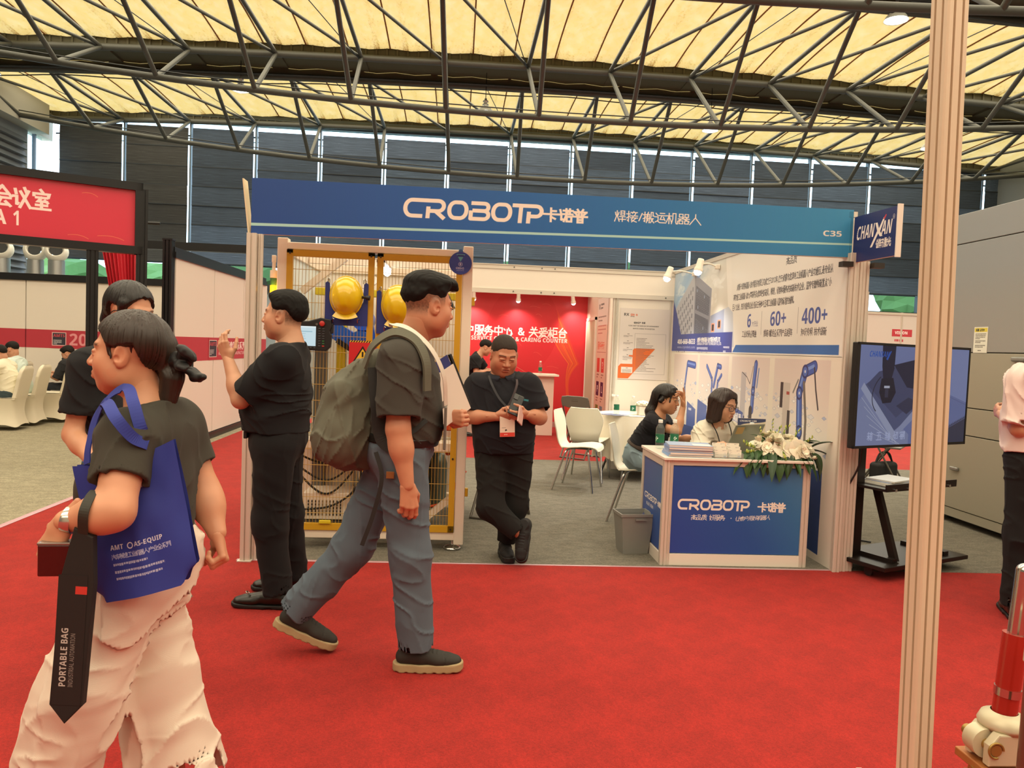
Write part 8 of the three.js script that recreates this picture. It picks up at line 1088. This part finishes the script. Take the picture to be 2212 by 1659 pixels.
  const f = thing('folder', 'white folder with black edge in the walking man\'s far hand', 'folder', [-0.03, 1.235, -3.57]); f.rotation.set(-0.1, 0.75, 0.46, 'YXZ'); part('papers', rbox(0.19, 0.235, 0.006, 0.001), mat(0xd9cdc0, 0.6), f); part('clip_edge', [rbox(0.014, 0.27, 0.014, 0.002, 0.1, 0.03, -0.004)], blackPlastic, f); part('cover', box(0.2, 0.245, 0.004, 0.002, 0.006, -0.006), blackPlastic, f); part('divider', box(0.17, 0.06, 0.002, 0.0, 0.14, -0.0035), mat(0x2a3070, 0.5), f); part('barcode_label', box(0.05, 0.03, 0.0008, -0.055, -0.02, 0.0034), mat(0x5f5a54, 0.6), f);
}
{ // man looking at his phone
  const p = person('person', 'stout man in dark navy polo with crossed legs looking down at his phone', {
    J: { P: [0.352, 0.76, -5.3], C: [0.33, 1.055, -5.28], N: [0.315, 1.265, -5.29], head: [0.322, 1.412, -5.24], SR: [0.145, 1.185, -5.28], ER: [0.088, 0.985, -5.23], WR: [0.275, 1.005, -5.075], SL: [0.51, 1.195, -5.28], EL: [0.582, 0.995, -5.22], WL: [0.478, 1.025, -5.06], HR: [0.265, 0.71, -5.28], KR: [0.265, 0.38, -5.17], AR: [0.462, 0.215, -5.11], HL: [0.44, 0.71, -5.3], KL: [0.445, 0.37, -5.3], AL: [0.39, 0.1, -5.33] },
    girth: { chestW: 0.195, chestD: 0.135, waistW: 0.192, waistD: 0.145, hipW: 0.178, hipD: 0.135, belly: 0.025, arm: 1.16, leg: 1.06, neck: 0.068 }, skin: 0xbb8062, headScale: 1.12, look: [0.2, 0.34, 0.03], face: { fat: 1.14 }, hair: 'buzz', hairColor: 0x332a24, paint: { closed: true, stubble: fade(0.5) },
    handR: { fwd: [0.97, 0.02, 0.22], palm: [-0.1, 0.45, -0.88], pose: grip, size: 1.03 }, handL: { fwd: [-0.85, -0.05, 0.42], palm: [0.2, 0.5, -0.8], pose: { curl: [[0.4, 0.8, 0.4], [0.5, 0.9, 0.4], [0.5, 0.9, 0.5], [0.6, 0.9, 0.5]], thumb: [0.7, 0.5] }, size: 1.0 },
    shirt: { mat: navyPolo, sleeve: 0.8, hem: [0, 0.745, 0], fold: 0.005, ease: 0.026, collar: true, collarMat: clothMat(0x20222f, 0.9, 0.2) }, trousers: { mat: clothMat(0x100e0d, 0.95, 0.05), waist: [0, 0.85, 0], waistN: [0, 1, 0], fold: 0.006, ease: 0.02, hemR: 0.066, drop: -0.01 },
    shoes: { kind: 'sneaker', mat: mat(0x141213, 0.75), sole: soleBlack, size: 0.98, L: { at: [0.385, 0.0, -5.325], yaw: 0.05 }, R: { at: [0.505, 0.2, -5.175], yaw: -0.35, pitch: 1.05, roll: 0.1 } },
  });
  part('chest_logo', p.off(ribbon([[0.425, 1.125, -5.106], [0.455, 1.122, -5.11], [0.49, 1.116, -5.118]], 0.012, [0.1, 0, 1], 0.003)), mat(0x2d7f8c, 0.6), p.root);
  const a = thing('smartphone', 'black smartphone held upright by the stout man', 'phone', [0.4, 1.09, -5.03]); a.rotation.set(-0.5, 0.25, -0.45, 'YXZ'); part('case', rbox(0.074, 0.155, 0.01, 0.005), blackPlastic, a); part('camera_bump', rbox(0.032, 0.036, 0.006, 0.003, -0.016, 0.052, 0.007), mat(0x2a2a2c, 0.3), a); part('edge', box(0.06, 0.002, 0.006, 0, 0.078, 0), mat(0x6a6c62, 0.4, 0.5), a);
  const b = thing('smartphone', 'pale pink smartphone held low by the stout man', 'phone', [0.43, 1.025, -4.99]); b.rotation.set(-0.2, 1.05, -0.6, 'YXZ'); part('case', rbox(0.066, 0.12, 0.009, 0.004), mat(0xc9a096, 0.4), b); part('screen', box(0.058, 0.11, 0.001, 0, 0, -0.005), dark, b);
  const l = thing('badge_lanyard', 'dark lanyard with a white and red name badge on the stout man', 'lanyard', [0.33, 0, -5.12]), L = (g) => g.translate(-0.33, 0, 5.12);
  part('ribbon', L(ribbon([[0.225, 1.27, -5.24], [0.24, 1.22, -5.145], [0.29, 1.13, -5.105], [0.345, 1.07, -5.085]], 0.015, [0, 0.4, 1], 0.003)), mat(0x26262c, 0.7), l); part('ribbon', L(ribbon([[0.41, 1.27, -5.235], [0.41, 1.22, -5.14], [0.38, 1.13, -5.105], [0.349, 1.07, -5.085]], 0.015, [0, 0.4, 1], 0.003)), mat(0x3a2c30, 0.7), l);
  part('clip', L(rbox(0.016, 0.035, 0.01, 0.003, 0.347, 1.055, -5.08)), clipMetal, l); const tex = picture(160, 256, (c, w, h) => { c.fillStyle = '#eee4d2'; c.fillRect(0, 0, w, h); c.fillStyle = '#dd4b40'; c.fillRect(0, 212, w, 44); finePrint(c, 44, 228, 76, 1, 10, 12, '#f0c8bc'); write(c, '参展商', 56, 174, 22, { weight: 0.16, color: '#2e2a28', gap: 0 }); finePrint(c, 20, 156, 70, 1, 10, 7, '#8a8078'); c.fillStyle = '#3c3632'; c.fillRect(70, 14, 22, 5); });
  part('badge', L(place(rbox(0.1, 0.16, 0.004, 0.002), 0.35, 0.955, -5.055, 0.06, 0.05, 0.05)), mat(0xeee4d2, 0.5), l); part('badge_print', L(place(new THREE.PlaneGeometry(0.098, 0.157), 0.35, 0.9552, -5.0522, 0.06, 0.05, 0.05)), mat(0xffffff, 0.5, 0, { map: tex }), l);
}
function glassesOn(label, p, head, frameMat, round, wide = 1) { // spectacles sitting on the nose of a head
  const t = thing('spectacles', label, 'glasses', head), s = p.hs, A = (g) => carry(g, [0, 0, 0], p.hax, s), tint = phys({ color: 0xf4f6f8, roughness: 0.03, transmission: 0.96, thickness: 0, ior: 1.1 });
  for (const k of [-1, 1]) { const pts = []; for (let i = 0; i < 20; i++) { const a = (i / 20) * Math.PI * 2, c = Math.cos(a), q = Math.sin(a), e = round ? 1 : 0.72; pts.push([k * 0.034 + 0.0235 * wide * Math.sign(c) * Math.abs(c) ** e, -0.004 + 0.0195 * Math.sign(q) * Math.abs(q) ** e, 0.102 - Math.abs(k * 0.034 + 0.0235 * c) * 0.14]); } part('rim', A(tube(pts, round ? 0.0012 : 0.002, 48, 6, true)), frameMat, t); part('temple', A(tube([[k * 0.058, 0.002, 0.094], [k * 0.075, 0.004, 0.06], [k * 0.083, 0.004, 0.0], [k * 0.083, -0.012, -0.02]], round ? 0.0011 : 0.0022, 16, 6)), frameMat, t); part('lens', A(new THREE.CircleGeometry(0.021 * wide, 24).translate(k * 0.034, -0.004, 0.097)), tint, t); }
  part('bridge', A(tube([[-0.012, 0.002, 0.1], [0, 0.005, 0.103], [0.012, 0.002, 0.1]], round ? 0.0012 : 0.002, 8, 6)), frameMat, t);
}
{ // seated woman, raised hand
  const head = [1.8, 1.075, -6.42];
  const p = person('person', 'seated woman in dark polo and pale jeans raising a hand to her brow', {
    J: { P: [1.6, 0.585, -6.52], C: [1.69, 0.78, -6.48], N: [1.742, 0.925, -6.46], head, SR: [1.645, 0.87, -6.32], ER: [1.835, 0.83, -6.2], WR: [1.895, 1.03, -6.27], SL: [1.825, 0.865, -6.6], EL: [1.95, 0.72, -6.5], WL: [2.06, 0.78, -6.3], HR: [1.62, 0.55, -6.43], KR: [1.78, 0.5, -6.1], AR: [1.64, 0.13, -6.22], HL: [1.7, 0.55, -6.56], KL: [1.95, 0.5, -6.25], AL: [1.8, 0.12, -6.4] },
    lat: [0.6, 0, -0.8], girth: { chestW: 0.13, chestD: 0.095, waistW: 0.12, waistD: 0.095, hipW: 0.145, hipD: 0.12, arm: 0.82, leg: 0.92, neck: 0.044, bust: true }, skin: 0xcb9470, headScale: 1.0, look: [0.95, 0.06, 0.1], face: { female: true, mouth: 0.9 }, hair: 'long', hairColor: 0x18110e,
    handR: { fwd: [-0.05, 1, 0.05], palm: [-0.95, 0, 0.1], pose: { curl: [[0.05, 0.15, 0.1], [0.5, 0.7, 0.3], [0.7, 0.8, 0.4], [0.8, 0.8, 0.4]], thumb: [0.5, 0.3] }, size: 0.92 }, handL: { fwd: [0.7, 0, 0.7], palm: DOWN, pose: relaxed, size: 0.9 },
    shirt: { mat: navyPolo, sleeve: 0.6, hem: [1.62, 0.668, -6.5], hemN: [-0.4, -1, -0.1], fold: 0.005, ease: 0.02, collar: true }, trousers: { mat: clothMat(0x8296a0, 0.9, 0.2, 0.0006), waist: [1.62, 0.675, -6.5], waistN: [0.35, 1, 0.1], fold: 0.008, ease: 0.012, hemR: 0.06, belt: mat(0x3a2a20, 0.5) },
    shoes: { kind: 'sneaker', mat: mat(0x6a665c, 0.7), sole: mat(0xd5cfc0, 0.7), laceMat: mat(0xd8d2c4, 0.7), size: 0.86, R: { at: [1.63, 0.0, -6.22], yaw: 0.5, pitch: 0.25 }, L: { at: [1.79, 0.0, -6.4], yaw: 0.5 } },
  });
  glassesOn('thin gold rimmed round glasses on the woman in the dark polo', p, head, mat(0xb08a4a, 0.25, 0.9), true, 1.1);
}
{ // seated woman at the laptop
  const head = [2.19, 1.06, -6.12];
  const p = person('person', 'seated woman in white polo with brown bobbed hair looking at the laptop', {
    J: { P: [2.08, 0.53, -6.42], C: [2.15, 0.73, -6.28], N: [2.165, 0.895, -6.2], head, SR: [2.01, 0.825, -6.13], ER: [1.985, 0.655, -6.0], WR: [2.07, 0.785, -5.76], SL: [2.325, 0.835, -6.3], EL: [2.37, 0.66, -6.12], WL: [2.3, 0.785, -5.86], HR: [2.02, 0.52, -6.33], KR: [2.15, 0.5, -5.98], AR: [2.15, 0.1, -5.98], HL: [2.16, 0.52, -6.42], KL: [2.35, 0.5, -6.1], AL: [2.35, 0.1, -6.1] },
    lat: [0.8, 0, -0.6], girth: { chestW: 0.145, chestD: 0.1, waistW: 0.135, waistD: 0.105, hipW: 0.155, hipD: 0.12, arm: 0.88, neck: 0.046, bust: true }, skin: 0xd09c7c, headScale: 1.04, look: [0.62, 0.18, 0.06], face: { female: true, fat: 1.03 }, hair: 'bob', hairColor: 0x2a1812,
    handR: { fwd: [0.4, -0.1, 0.9], palm: DOWN, pose: relaxed, size: 0.92 }, handL: { fwd: [-0.4, -0.1, 0.9], palm: DOWN, pose: relaxed, size: 0.92 },
    shirt: { mat: clothMat(0xe0d8c6, 0.85, 0.3), sleeve: 0.8, hem: [2.1, 0.55, -6.35], hemN: [0, -1, 0], fold: 0.008, ease: 0.022, collar: true }, trousers: { mat: clothMat(0x20242c, 0.9), waist: [2.1, 0.6, -6.35], waistN: [0, 1, 0], ease: 0.012, hemR: 0.058, fold: 0.006 },
    shoes: { kind: 'loafer', mat: leather, sole: soleBlack, size: 0.9, R: { at: [2.15, 0.0, -5.98], yaw: 0.6 }, L: { at: [2.35, 0.0, -6.1], yaw: 0.6 } },
  });
  glassesOn('black rimmed squarish glasses on the woman in the white polo', p, head, mat(0x1a181c, 0.3), false, 1.15);
  const l = thing('neck_cord', 'thin black lanyard around the neck of the woman in white', 'lanyard', [2.2, 0, -6.1]), L = (g) => g.translate(-2.2, 0, 6.1); part('ribbon', L(ribbon([[2.095, 0.915, -6.12], [2.125, 0.83, -6.055], [2.16, 0.72, -6.065], [2.18, 0.62, -6.09]], 0.01, [0.5, 0.3, 0.8], 0.003)), dark, l); part('ribbon', L(ribbon([[2.25, 0.92, -6.16], [2.265, 0.83, -6.12], [2.245, 0.72, -6.1], [2.19, 0.62, -6.09]], 0.01, [0.5, 0.3, 0.8], 0.003)), dark, l);
}
{ // woman walking past in the foreground
  const top = clothMat(0x3a372f, 0.95, 0.08);
  const p = person('person', 'woman walking left in charcoal top and wide white trousers, hair tied with a black bow', {
    J: { P: [-0.9, 0.79, -2.29], C: [-0.888, 1.06, -2.28], N: [-0.882, 1.255, -2.28], head: [-0.938, 1.408, -2.275], SL: [-0.87, 1.185, -2.115], EL: [-0.852, 1.015, -2.0], WL: [-0.968, 0.99, -1.995], SR: [-0.85, 1.185, -2.435], ER: [-0.765, 0.985, -2.42], WR: [-0.705, 0.875, -2.36], HL: [-0.9, 0.75, -2.21], KL: [-1.0, 0.48, -2.17], AL: [-1.1, 0.2, -2.19], HR: [-0.91, 0.75, -2.36], KR: [-0.865, 0.43, -2.35], AR: [-0.81, 0.1, -2.36] },
    girth: { chestW: 0.135, chestD: 0.11, waistW: 0.13, waistD: 0.115, hipW: 0.155, hipD: 0.13, arm: 1.12, leg: 0.9, neck: 0.05, bust: true }, skin: 0xc98f6e, headScale: 0.97, look: [-1.5, -0.04, 0], face: { female: true, fat: 1.05 }, hair: 'bun', hairColor: 0x2a1c14,
    handL: { fwd: [-0.45, -0.85, 0.05], palm: [0.25, -0.2, -0.9], pose: grip, size: 0.92 }, handR: { fwd: [0.3, -0.9, 0.1], palm: [-0.6, -0.2, 0.2], pose: fist, size: 0.93 },
    shirt: { mat: top, name: 'top', sleeve: 0.6, hem: [0, 0.8, 0], fold: 0.006, ease: 0.018, capR: 0.07, sleeveR: 0.07 }, trousers: { mat: clothMat(0xdfd0bf, 0.8, 0.4), waist: [0, 0.9, 0], waistN: [0, 1, 0], fold: 0.014, freq: 0.7, ease: 0.03, kneeR: 0.105, hemL: 0.108, hemR: 0.145, drop: -0.05, dropR: 0.0, style: 'wide' },
    shoes: { kind: 'loafer', mat: leather, sole: soleBlack, size: 0.9, L: { at: [-1.17, 0.115, -2.19], yaw: -1.57, pitch: -0.35 }, R: { at: [-0.81, 0.0, -2.36], yaw: -1.57, pitch: 0.0 } },
  });
  const bow = new Field(); bow.ell([-0.795, 1.395, -2.285], [0.03, 0.022, 0.05], 0.012).cap([-0.79, 1.39, -2.26], [-0.755, 1.42, -2.22], 0.018, 0.03, 0.015, 0, [[1, 1, 0], 0.5]).cap([-0.79, 1.38, -2.29], [-0.74, 1.35, -2.26], 0.014, 0.026, 0.012, 0, [[0, 1, 0], 0.45]).cap([-0.79, 1.385, -2.3], [-0.77, 1.35, -2.35], 0.014, 0.026, 0.012, 0, [[1, 1, 0], 0.5]).cap([-0.79, 1.4, -2.28], [-0.76, 1.38, -2.2], 0.012, 0.02, 0.01, 0, [[0, 1, 0.3], 0.5]); bow.warp = (x, y, z) => 0.004 * noise(x * 60, y * 60, z * 60);
  part('hair_bow', p.off(meshField(bow, 0.0045)), clothMat(0x0e0d0f, 0.6, 0.3), p.root);
  part('wrist_watch', p.off(place(lathe([[0.03, -0.012], [0.0335, -0.012], [0.0345, 0], [0.0335, 0.012], [0.03, 0.012]], 28), -0.958, 0.992, -1.995, 0.05, 0.0, 1.4)), mat(0xcfccc2, 0.2, 0.9), p.root);
  // tote bag over her near shoulder
  const blue = new THREE.MeshPhysicalMaterial({ color: 0x26348c, roughness: 0.7, sheen: 0.3, side: THREE.DoubleSide, bumpMap: scaled(fabricBump, 10), bumpScale: 0.0003 });
  const bag = thing('tote_bag', 'royal blue tote bag with white print on the shoulder of the foreground woman', 'bag', [-0.8, 0, -2.02]), O = (g) => g.translate(0.8, 0, 2.02);
  // panel corners in the bag's slanted plane: mouth left, mouth right, then the bottom seam
  const mouth = [[-1.0, 1.112, -2.1], [-0.745, 1.19, -2.11]], foot = [[-0.925, 0.752, -2.075], [-0.665, 0.815, -2.1]];
  const panel = (sgn) => { const g = new THREE.PlaneGeometry(1, 1, 24, 30), q = g.attributes.position, uv = g.attributes.uv; for (let i = 0; i < q.count; i++) { const u = uv.getX(i), v = uv.getY(i), a = lerp3(foot[0], foot[1], u), b = lerp3(mouth[0], mouth[1], u), s = lerp3(a, b, v), w = 0.012 + 0.03 * Math.sin(Math.PI * u) * (1 - 0.7 * v), c = noise(u * 4, v * 4, sgn) * 0.008 + 0.006 * noise(u * 9, v * 3, 2 + sgn); const corner = v < 0.12 && u > 0.85 ? (0.12 - v) * (u - 0.85) * 3.2 : v < 0.1 && u < 0.12 ? (0.1 - v) * (0.12 - u) * 3 : 0; q.setXYZ(i, s[0] - corner * (u > 0.5 ? 0.5 : -0.5), s[1] + corner * 0.5 - 0.02 * Math.sin(u * 3.14) * v, s[2] + sgn * (w + c)); } g.computeVertexNormals(); return g; };
  const bt = picture(512, 640, (c, w, h) => { c.fillStyle = '#26348c'; c.fillRect(0, 0, w, h); c.save(); latin(c, 'AMTS', 250, 96, 44, { color: '#d8d8e2' }); latin(c, 'EQUIPMENT', 170, 148, 40, { color: '#d8d8e2', fit: 200 }); latin(c, 'AMT', 130, 405, 32, { color: '#d4d4e0' }); c.strokeStyle = '#d4d4e0'; c.lineWidth = 5; c.beginPath(); c.arc(232, 396, 13, 0, 7); c.stroke(); latin(c, 'AS-EQUIP', 254, 405, 30, { color: '#d4d4e0' }); write(c, '汽车制造工业机器人产业全系列', 132, 424, 26, { weight: 0.1, color: '#b9bbd4', gap: -0.04, wide: 0.92 }); finePrint(c, 134, 468, 230, 1, 20, 13, '#a9acca'); finePrint(c, 136, 502, 320, 1, 20, 13, '#a9acca'); finePrint(c, 138, 534, 290, 1, 20, 13, '#a9acca'); c.restore(); });
  part('front_panel', O(panel(1)), new THREE.MeshPhysicalMaterial({ color: 0xffffff, map: bt, roughness: 0.7, sheen: 0.3, side: THREE.DoubleSide }), bag); part('rear_panel', O(panel(-1)), blue, bag);
  part('handle', O(ribbon([[-0.8, 1.178, -2.07], [-0.822, 1.2, -2.032], [-0.856, 1.25, -2.012], [-0.9, 1.285, -2.06], [-0.935, 1.272, -2.11], [-0.957, 1.235, -2.125], [-0.965, 1.16, -2.1], [-0.96, 1.12, -2.085]], 0.03, (u) => [u > 0.5 ? -0.8 : 0.3, 0.4, 0.8], 0.003)), blue, bag);
  part('handle', O(ribbon([[-0.805, 1.178, -2.1], [-0.815, 1.215, -2.068], [-0.845, 1.287, -2.085], [-0.89, 1.32, -2.15], [-0.935, 1.3, -2.17], [-0.97, 1.24, -2.15], [-0.975, 1.12, -2.11]], 0.03, (u) => [u > 0.55 ? -0.9 : 0.2, 0.6, 0.7], 0.003)), blue, bag);
  // umbrella-shaped black pouch hanging from her wrist, and a dark red box in her hand
  const pouch = thing('black_pouch', 'long black pointed pouch with white lettering on the foreground woman\'s forearm', 'pouch', [-0.965, 0, -1.965]);
  const pt = picture(160, 720, (c, w, h) => { c.fillStyle = '#191513'; c.fillRect(0, 0, w, h); c.save(); c.translate(70, 620); c.rotate(-Math.PI / 2); latin(c, 'PORTABLE BAG', 0, 0, 52, { color: '#b9b2ac', fit: 330 }); latin(c, 'INDUSTRIAL AUTOMATION', 0, 40, 34, { color: '#8d8580', fit: 300, font: '' }); c.restore(); c.fillStyle = '#c23228'; c.fillRect(96, 60, 64, 44); });
  const og = extrude([[-0.04, 0.535], [-0.004, 0.49], [0.034, 0.535], [0.044, 0.84], [0.036, 0.96], [-0.006, 0.98], [-0.03, 0.86]], 0.02, 0.003).translate(0, 0, -0.01); part('sleeve', og, mat(0x191513, 0.75), pouch);
  const pg = new THREE.PlaneGeometry(0.07, 0.33).translate(-0.002, 0.7, 0.0138); part('print', pg, mat(0xffffff, 0.7, 0, { map: pt }), pouch); part('strap', ribbon([[0.012, 0.95, 0.005], [0.02, 1.03, 0.026], [0.018, 1.068, -0.03], [0.016, 1.04, -0.085], [0.01, 0.95, -0.02]], 0.024, (u) => [0, u > 0.3 && u < 0.7 ? 1 : 0.1, u < 0.5 ? 1 : -1], 0.003), mat(0x2c2a22, 0.7), pouch); pouch.rotation.z = -0.045;
  const bx = thing('red_box', 'dark red glossy box in the near hand of the foreground woman', 'box', [-0.985, 0.895, -1.985], 0.1); part('box_body', rbox(0.075, 0.08, 0.04, 0.004), phys({ color: 0x3a0808, roughness: 0.2, clearcoat: 0.6 }), bx); part('lid_edge', rbox(0.077, 0.007, 0.042, 0.002, 0, 0.042, 0), mat(0x8a8078, 0.25, 0.7), bx);
}
{ // woman half hidden behind her
  const head = [-1.395, 1.555, -3.4];
  const p = person('person', 'woman in black with dark hair and glasses, mostly hidden behind the foreground woman', {
    J: { P: [-1.42, 0.88, -3.4], C: [-1.42, 1.15, -3.4], N: [-1.42, 1.385, -3.4], head, SR: [-1.5, 1.315, -3.24], ER: [-1.53, 1.05, -3.2], WR: [-1.4, 0.95, -3.1], SL: [-1.36, 1.315, -3.56], EL: [-1.3, 1.06, -3.6], WL: [-1.2, 0.97, -3.45], HL: [-1.4, 0.85, -3.48], KL: [-1.38, 0.46, -3.48], AL: [-1.4, 0.09, -3.48], HR: [-1.44, 0.85, -3.32], KR: [-1.4, 0.46, -3.32], AR: [-1.42, 0.09, -3.32] },
    girth: { chestW: 0.135, chestD: 0.1, waistW: 0.125, waistD: 0.1, hipW: 0.145, arm: 0.85, leg: 0.9, neck: 0.046, bust: true }, skin: 0xc79070, look: [1.15, 0.2, 0], face: { female: true }, hair: 'tied', hairColor: 0x14100f, quality: 1.15, handR: { fwd: [0.8, -0.2, 0.4], palm: [0, 0, -1], pose: relaxed, size: 0.9 }, handL: { fwd: [0.8, -0.2, 0.4], palm: [0, -1, 0], pose: relaxed, size: 0.9 },
    shirt: { mat: blackCloth, sleeve: 0.7, hem: [0, 0.85, 0], fold: 0.006 }, trousers: { mat: clothMat(0x2a78a6, 0.85), waist: [0, 0.95, 0], waistN: [0, 1, 0], hemR: 0.07 }, shoes: { kind: 'loafer', mat: leather, sole: soleBlack, size: 0.88, L: { at: [-1.4, 0, -3.48], yaw: 1.2 }, R: { at: [-1.42, 0, -3.32], yaw: 1.2 } },
  });
  glassesOn('dark glasses on the woman half hidden behind the foreground woman', p, head, mat(0x241c1c, 0.3), false);
}
{ // man at the right frame edge, seen from behind
  person('person', 'man in white shirt and black trousers at the right edge, seen from behind', {
    J: { P: [3.375, 0.95, -4.22], C: [3.365, 1.22, -4.22], N: [3.37, 1.46, -4.22], head: [3.42, 1.62, -4.26], SL: [3.215, 1.37, -4.15], EL: [3.19, 1.12, -4.12], WL: [3.3, 1.18, -4.42], SR: [3.54, 1.37, -4.32], ER: [3.6, 1.1, -4.3], WR: [3.55, 0.95, -4.45], HL: [3.3, 0.92, -4.18], KL: [3.295, 0.5, -4.17], AL: [3.31, 0.1, -4.2], HR: [3.46, 0.92, -4.25], KR: [3.5, 0.5, -4.3], AR: [3.52, 0.1, -4.36] },
    girth: { chestW: 0.175, chestD: 0.12, waistW: 0.165, waistD: 0.125, hipW: 0.165, leg: 1.05, arm: 1.05 }, look: [2.4, 0, 0], hair: 'crop', hairColor: 0x151210, skin: 0xc69072, quality: 1.1, handL: { fwd: [0.3, 0.2, -0.9], palm: [1, 0, 0], pose: relaxed }, handR: { fwd: [0, -0.8, -0.5], palm: [-1, 0, 0], pose: relaxed },
    shirt: { mat: clothMat(0xdcc8c2, 0.8, 0.3), sleeve: 0.85, hem: [0, 0.985, 0], fold: 0.014, freq: 0.7, ease: 0.035, collar: true }, trousers: { mat: clothMat(0x0d0d0f, 0.95, 0.05), waist: [0, 1.03, 0], waistN: [0, 1, 0], hemR: 0.085, ease: 0.02, belt: mat(0x202a3c, 0.45) },
    shoes: { kind: 'loafer', mat: mat(0x2a2018, 0.4), sole: soleBlack, L: { at: [3.31, 0, -4.22], yaw: 2.7 }, R: { at: [3.52, 0, -4.36], yaw: 2.5 } },
  });
}
// people in the meeting room and at the service counter
const seated = (name, label, x, y, z, yawF, o) => { // hips at (x, y, z), facing -x turned by yawF
  const c = Math.cos(yawF), s = Math.sin(yawF), R = (dx, dy, dz) => [x + dx * c + dz * s, y + dy, z - dx * s + dz * c];
  return person(name, label, { at: [x, 0, z], J: { P: R(0, 0.05, 0), C: R(-0.06, 0.3, 0), N: R(-0.12, 0.49, 0), head: R(o.hx ?? -0.19, o.hy ?? 0.62, 0), SL: R(-0.1, 0.42, 0.18), SR: R(-0.1, 0.42, -0.18), EL: R(-0.2, 0.2, 0.2), ER: R(-0.2, 0.2, -0.2), WL: R(-0.4, 0.28, 0.1), WR: R(-0.4, 0.28, -0.1), HL: R(0, 0.02, 0.09), HR: R(0, 0.02, -0.09), KL: R(-0.42, 0.02, 0.1), KR: R(-0.42, 0.02, -0.1), AL: R(-0.4, 0.1 - y, 0.1), AR: R(-0.4, 0.1 - y, -0.1) }, look: [-1.57 + yawF, o.nod ?? 0.5, 0], skin: 0xc08a6c, hair: o.hair ?? 'crop', quality: 1.5, handL: { fwd: [-0.9, 0, -0.2], palm: DOWN, pose: relaxed }, handR: { fwd: [-0.9, 0, 0.2], palm: DOWN, pose: relaxed }, shirt: { mat: clothMat(o.shirt, 0.85, 0.25), sleeve: o.sleeve ?? 0.75, hem: [0, y - 0.02, 0], collar: true, ease: 0.025 }, trousers: { mat: clothMat(o.trousers, 0.9), waist: [0, y + 0.06, 0], waistN: [0, 1, 0], hemR: 0.065 }, shoes: { kind: 'loafer', mat: leather, sole: soleBlack, L: { at: R(-0.4, -y, 0.1), yaw: -1.57 }, R: { at: R(-0.4, -y, -0.1), yaw: -1.57 } } });
};
seated('person', 'man in white short-sleeved shirt bending forward on the nearest covered chair', -6.42, 0.48, -11.6, 0, { shirt: 0xe6dfc6, trousers: 0x3a4a4e, hx: -0.16, hy: 0.6 });
seated('person', 'man in dark jacket with bowed head on the rear covered chair by the striped wall', -6.33, 0.47, -13.3, 0.1, { shirt: 0x1d1c20, sleeve: 1.05, trousers: 0x22242a, hx: -0.12, hy: 0.6, hair: 'neat' });
seated('person', 'man in pale mint shirt with cropped hair, half hidden behind the man in white', -6.62, 0.5, -12.25, 0, { shirt: 0xc6d4cc, trousers: 0x2c3036, hx: -0.15, hy: 0.64, hair: 'buzz', nod: 0.3 });
{ const b = thing('black_handbag', 'black shoulder bag hanging on the covered chair beside the man in the dark jacket', 'bag', [-6.2, 0.38, -12.93], 0.2), F = new Field(); F.rbox([0, 0.2, 0], [0.05, 0.2, 0.13], 0.045, 0.01); F.warp = (x, y, z) => 0.008 * noise(x * 12, y * 9, z * 12); part('body', meshField(F, 0.014), mat(0x131215, 0.6), b); part('strap', tube([[0, 0.38, -0.1], [-0.02, 0.5, -0.04], [-0.02, 0.5, 0.04], [0, 0.38, 0.1]], 0.01, 16, 6), mat(0x131215, 0.6), b); }
person('person', 'man in black shirt leaning on the white service counter, head hidden by the stout man', {
  J: { P: [0.12, 0.95, -12.5], C: [0.22, 1.13, -12.5], N: [0.36, 1.31, -12.5], head: [0.47, 1.44, -12.5], SR: [0.3, 1.235, -12.32], ER: [0.32, 1.03, -12.28], WR: [0.5, 1.07, -12.4], SL: [0.36, 1.24, -12.68], EL: [0.5, 1.05, -12.72], WL: [0.65, 1.07, -12.65], HR: [0.1, 0.92, -12.41], KR: [0.12, 0.5, -12.4], AR: [0.1, 0.1, -12.42], HL: [0.1, 0.92, -12.59], KL: [0.1, 0.5, -12.6], AL: [0.0, 0.1, -12.6] },
  look: [1.6, 0.4, 0], hair: 'crop', skin: 0xc69072, quality: 1.5, handR: { fwd: [0.9, 0, -0.3], palm: DOWN, pose: relaxed }, handL: { fwd: [0.9, 0, 0], palm: DOWN, pose: relaxed }, shirt: { mat: blackCloth, sleeve: 0.7, hem: [0.1, 0.9, -12.5], ease: 0.025 }, trousers: { mat: clothMat(0x1c1c20), waist: [0.1, 1.0, -12.5], waistN: [0, 1, 0], hemR: 0.07 }, shoes: { kind: 'loafer', mat: leather, sole: soleBlack, R: { at: [0.1, 0, -12.42], yaw: 1.57 }, L: { at: [0, 0, -12.6], yaw: 1.57 } },
});

renderer.render(scene, camera);
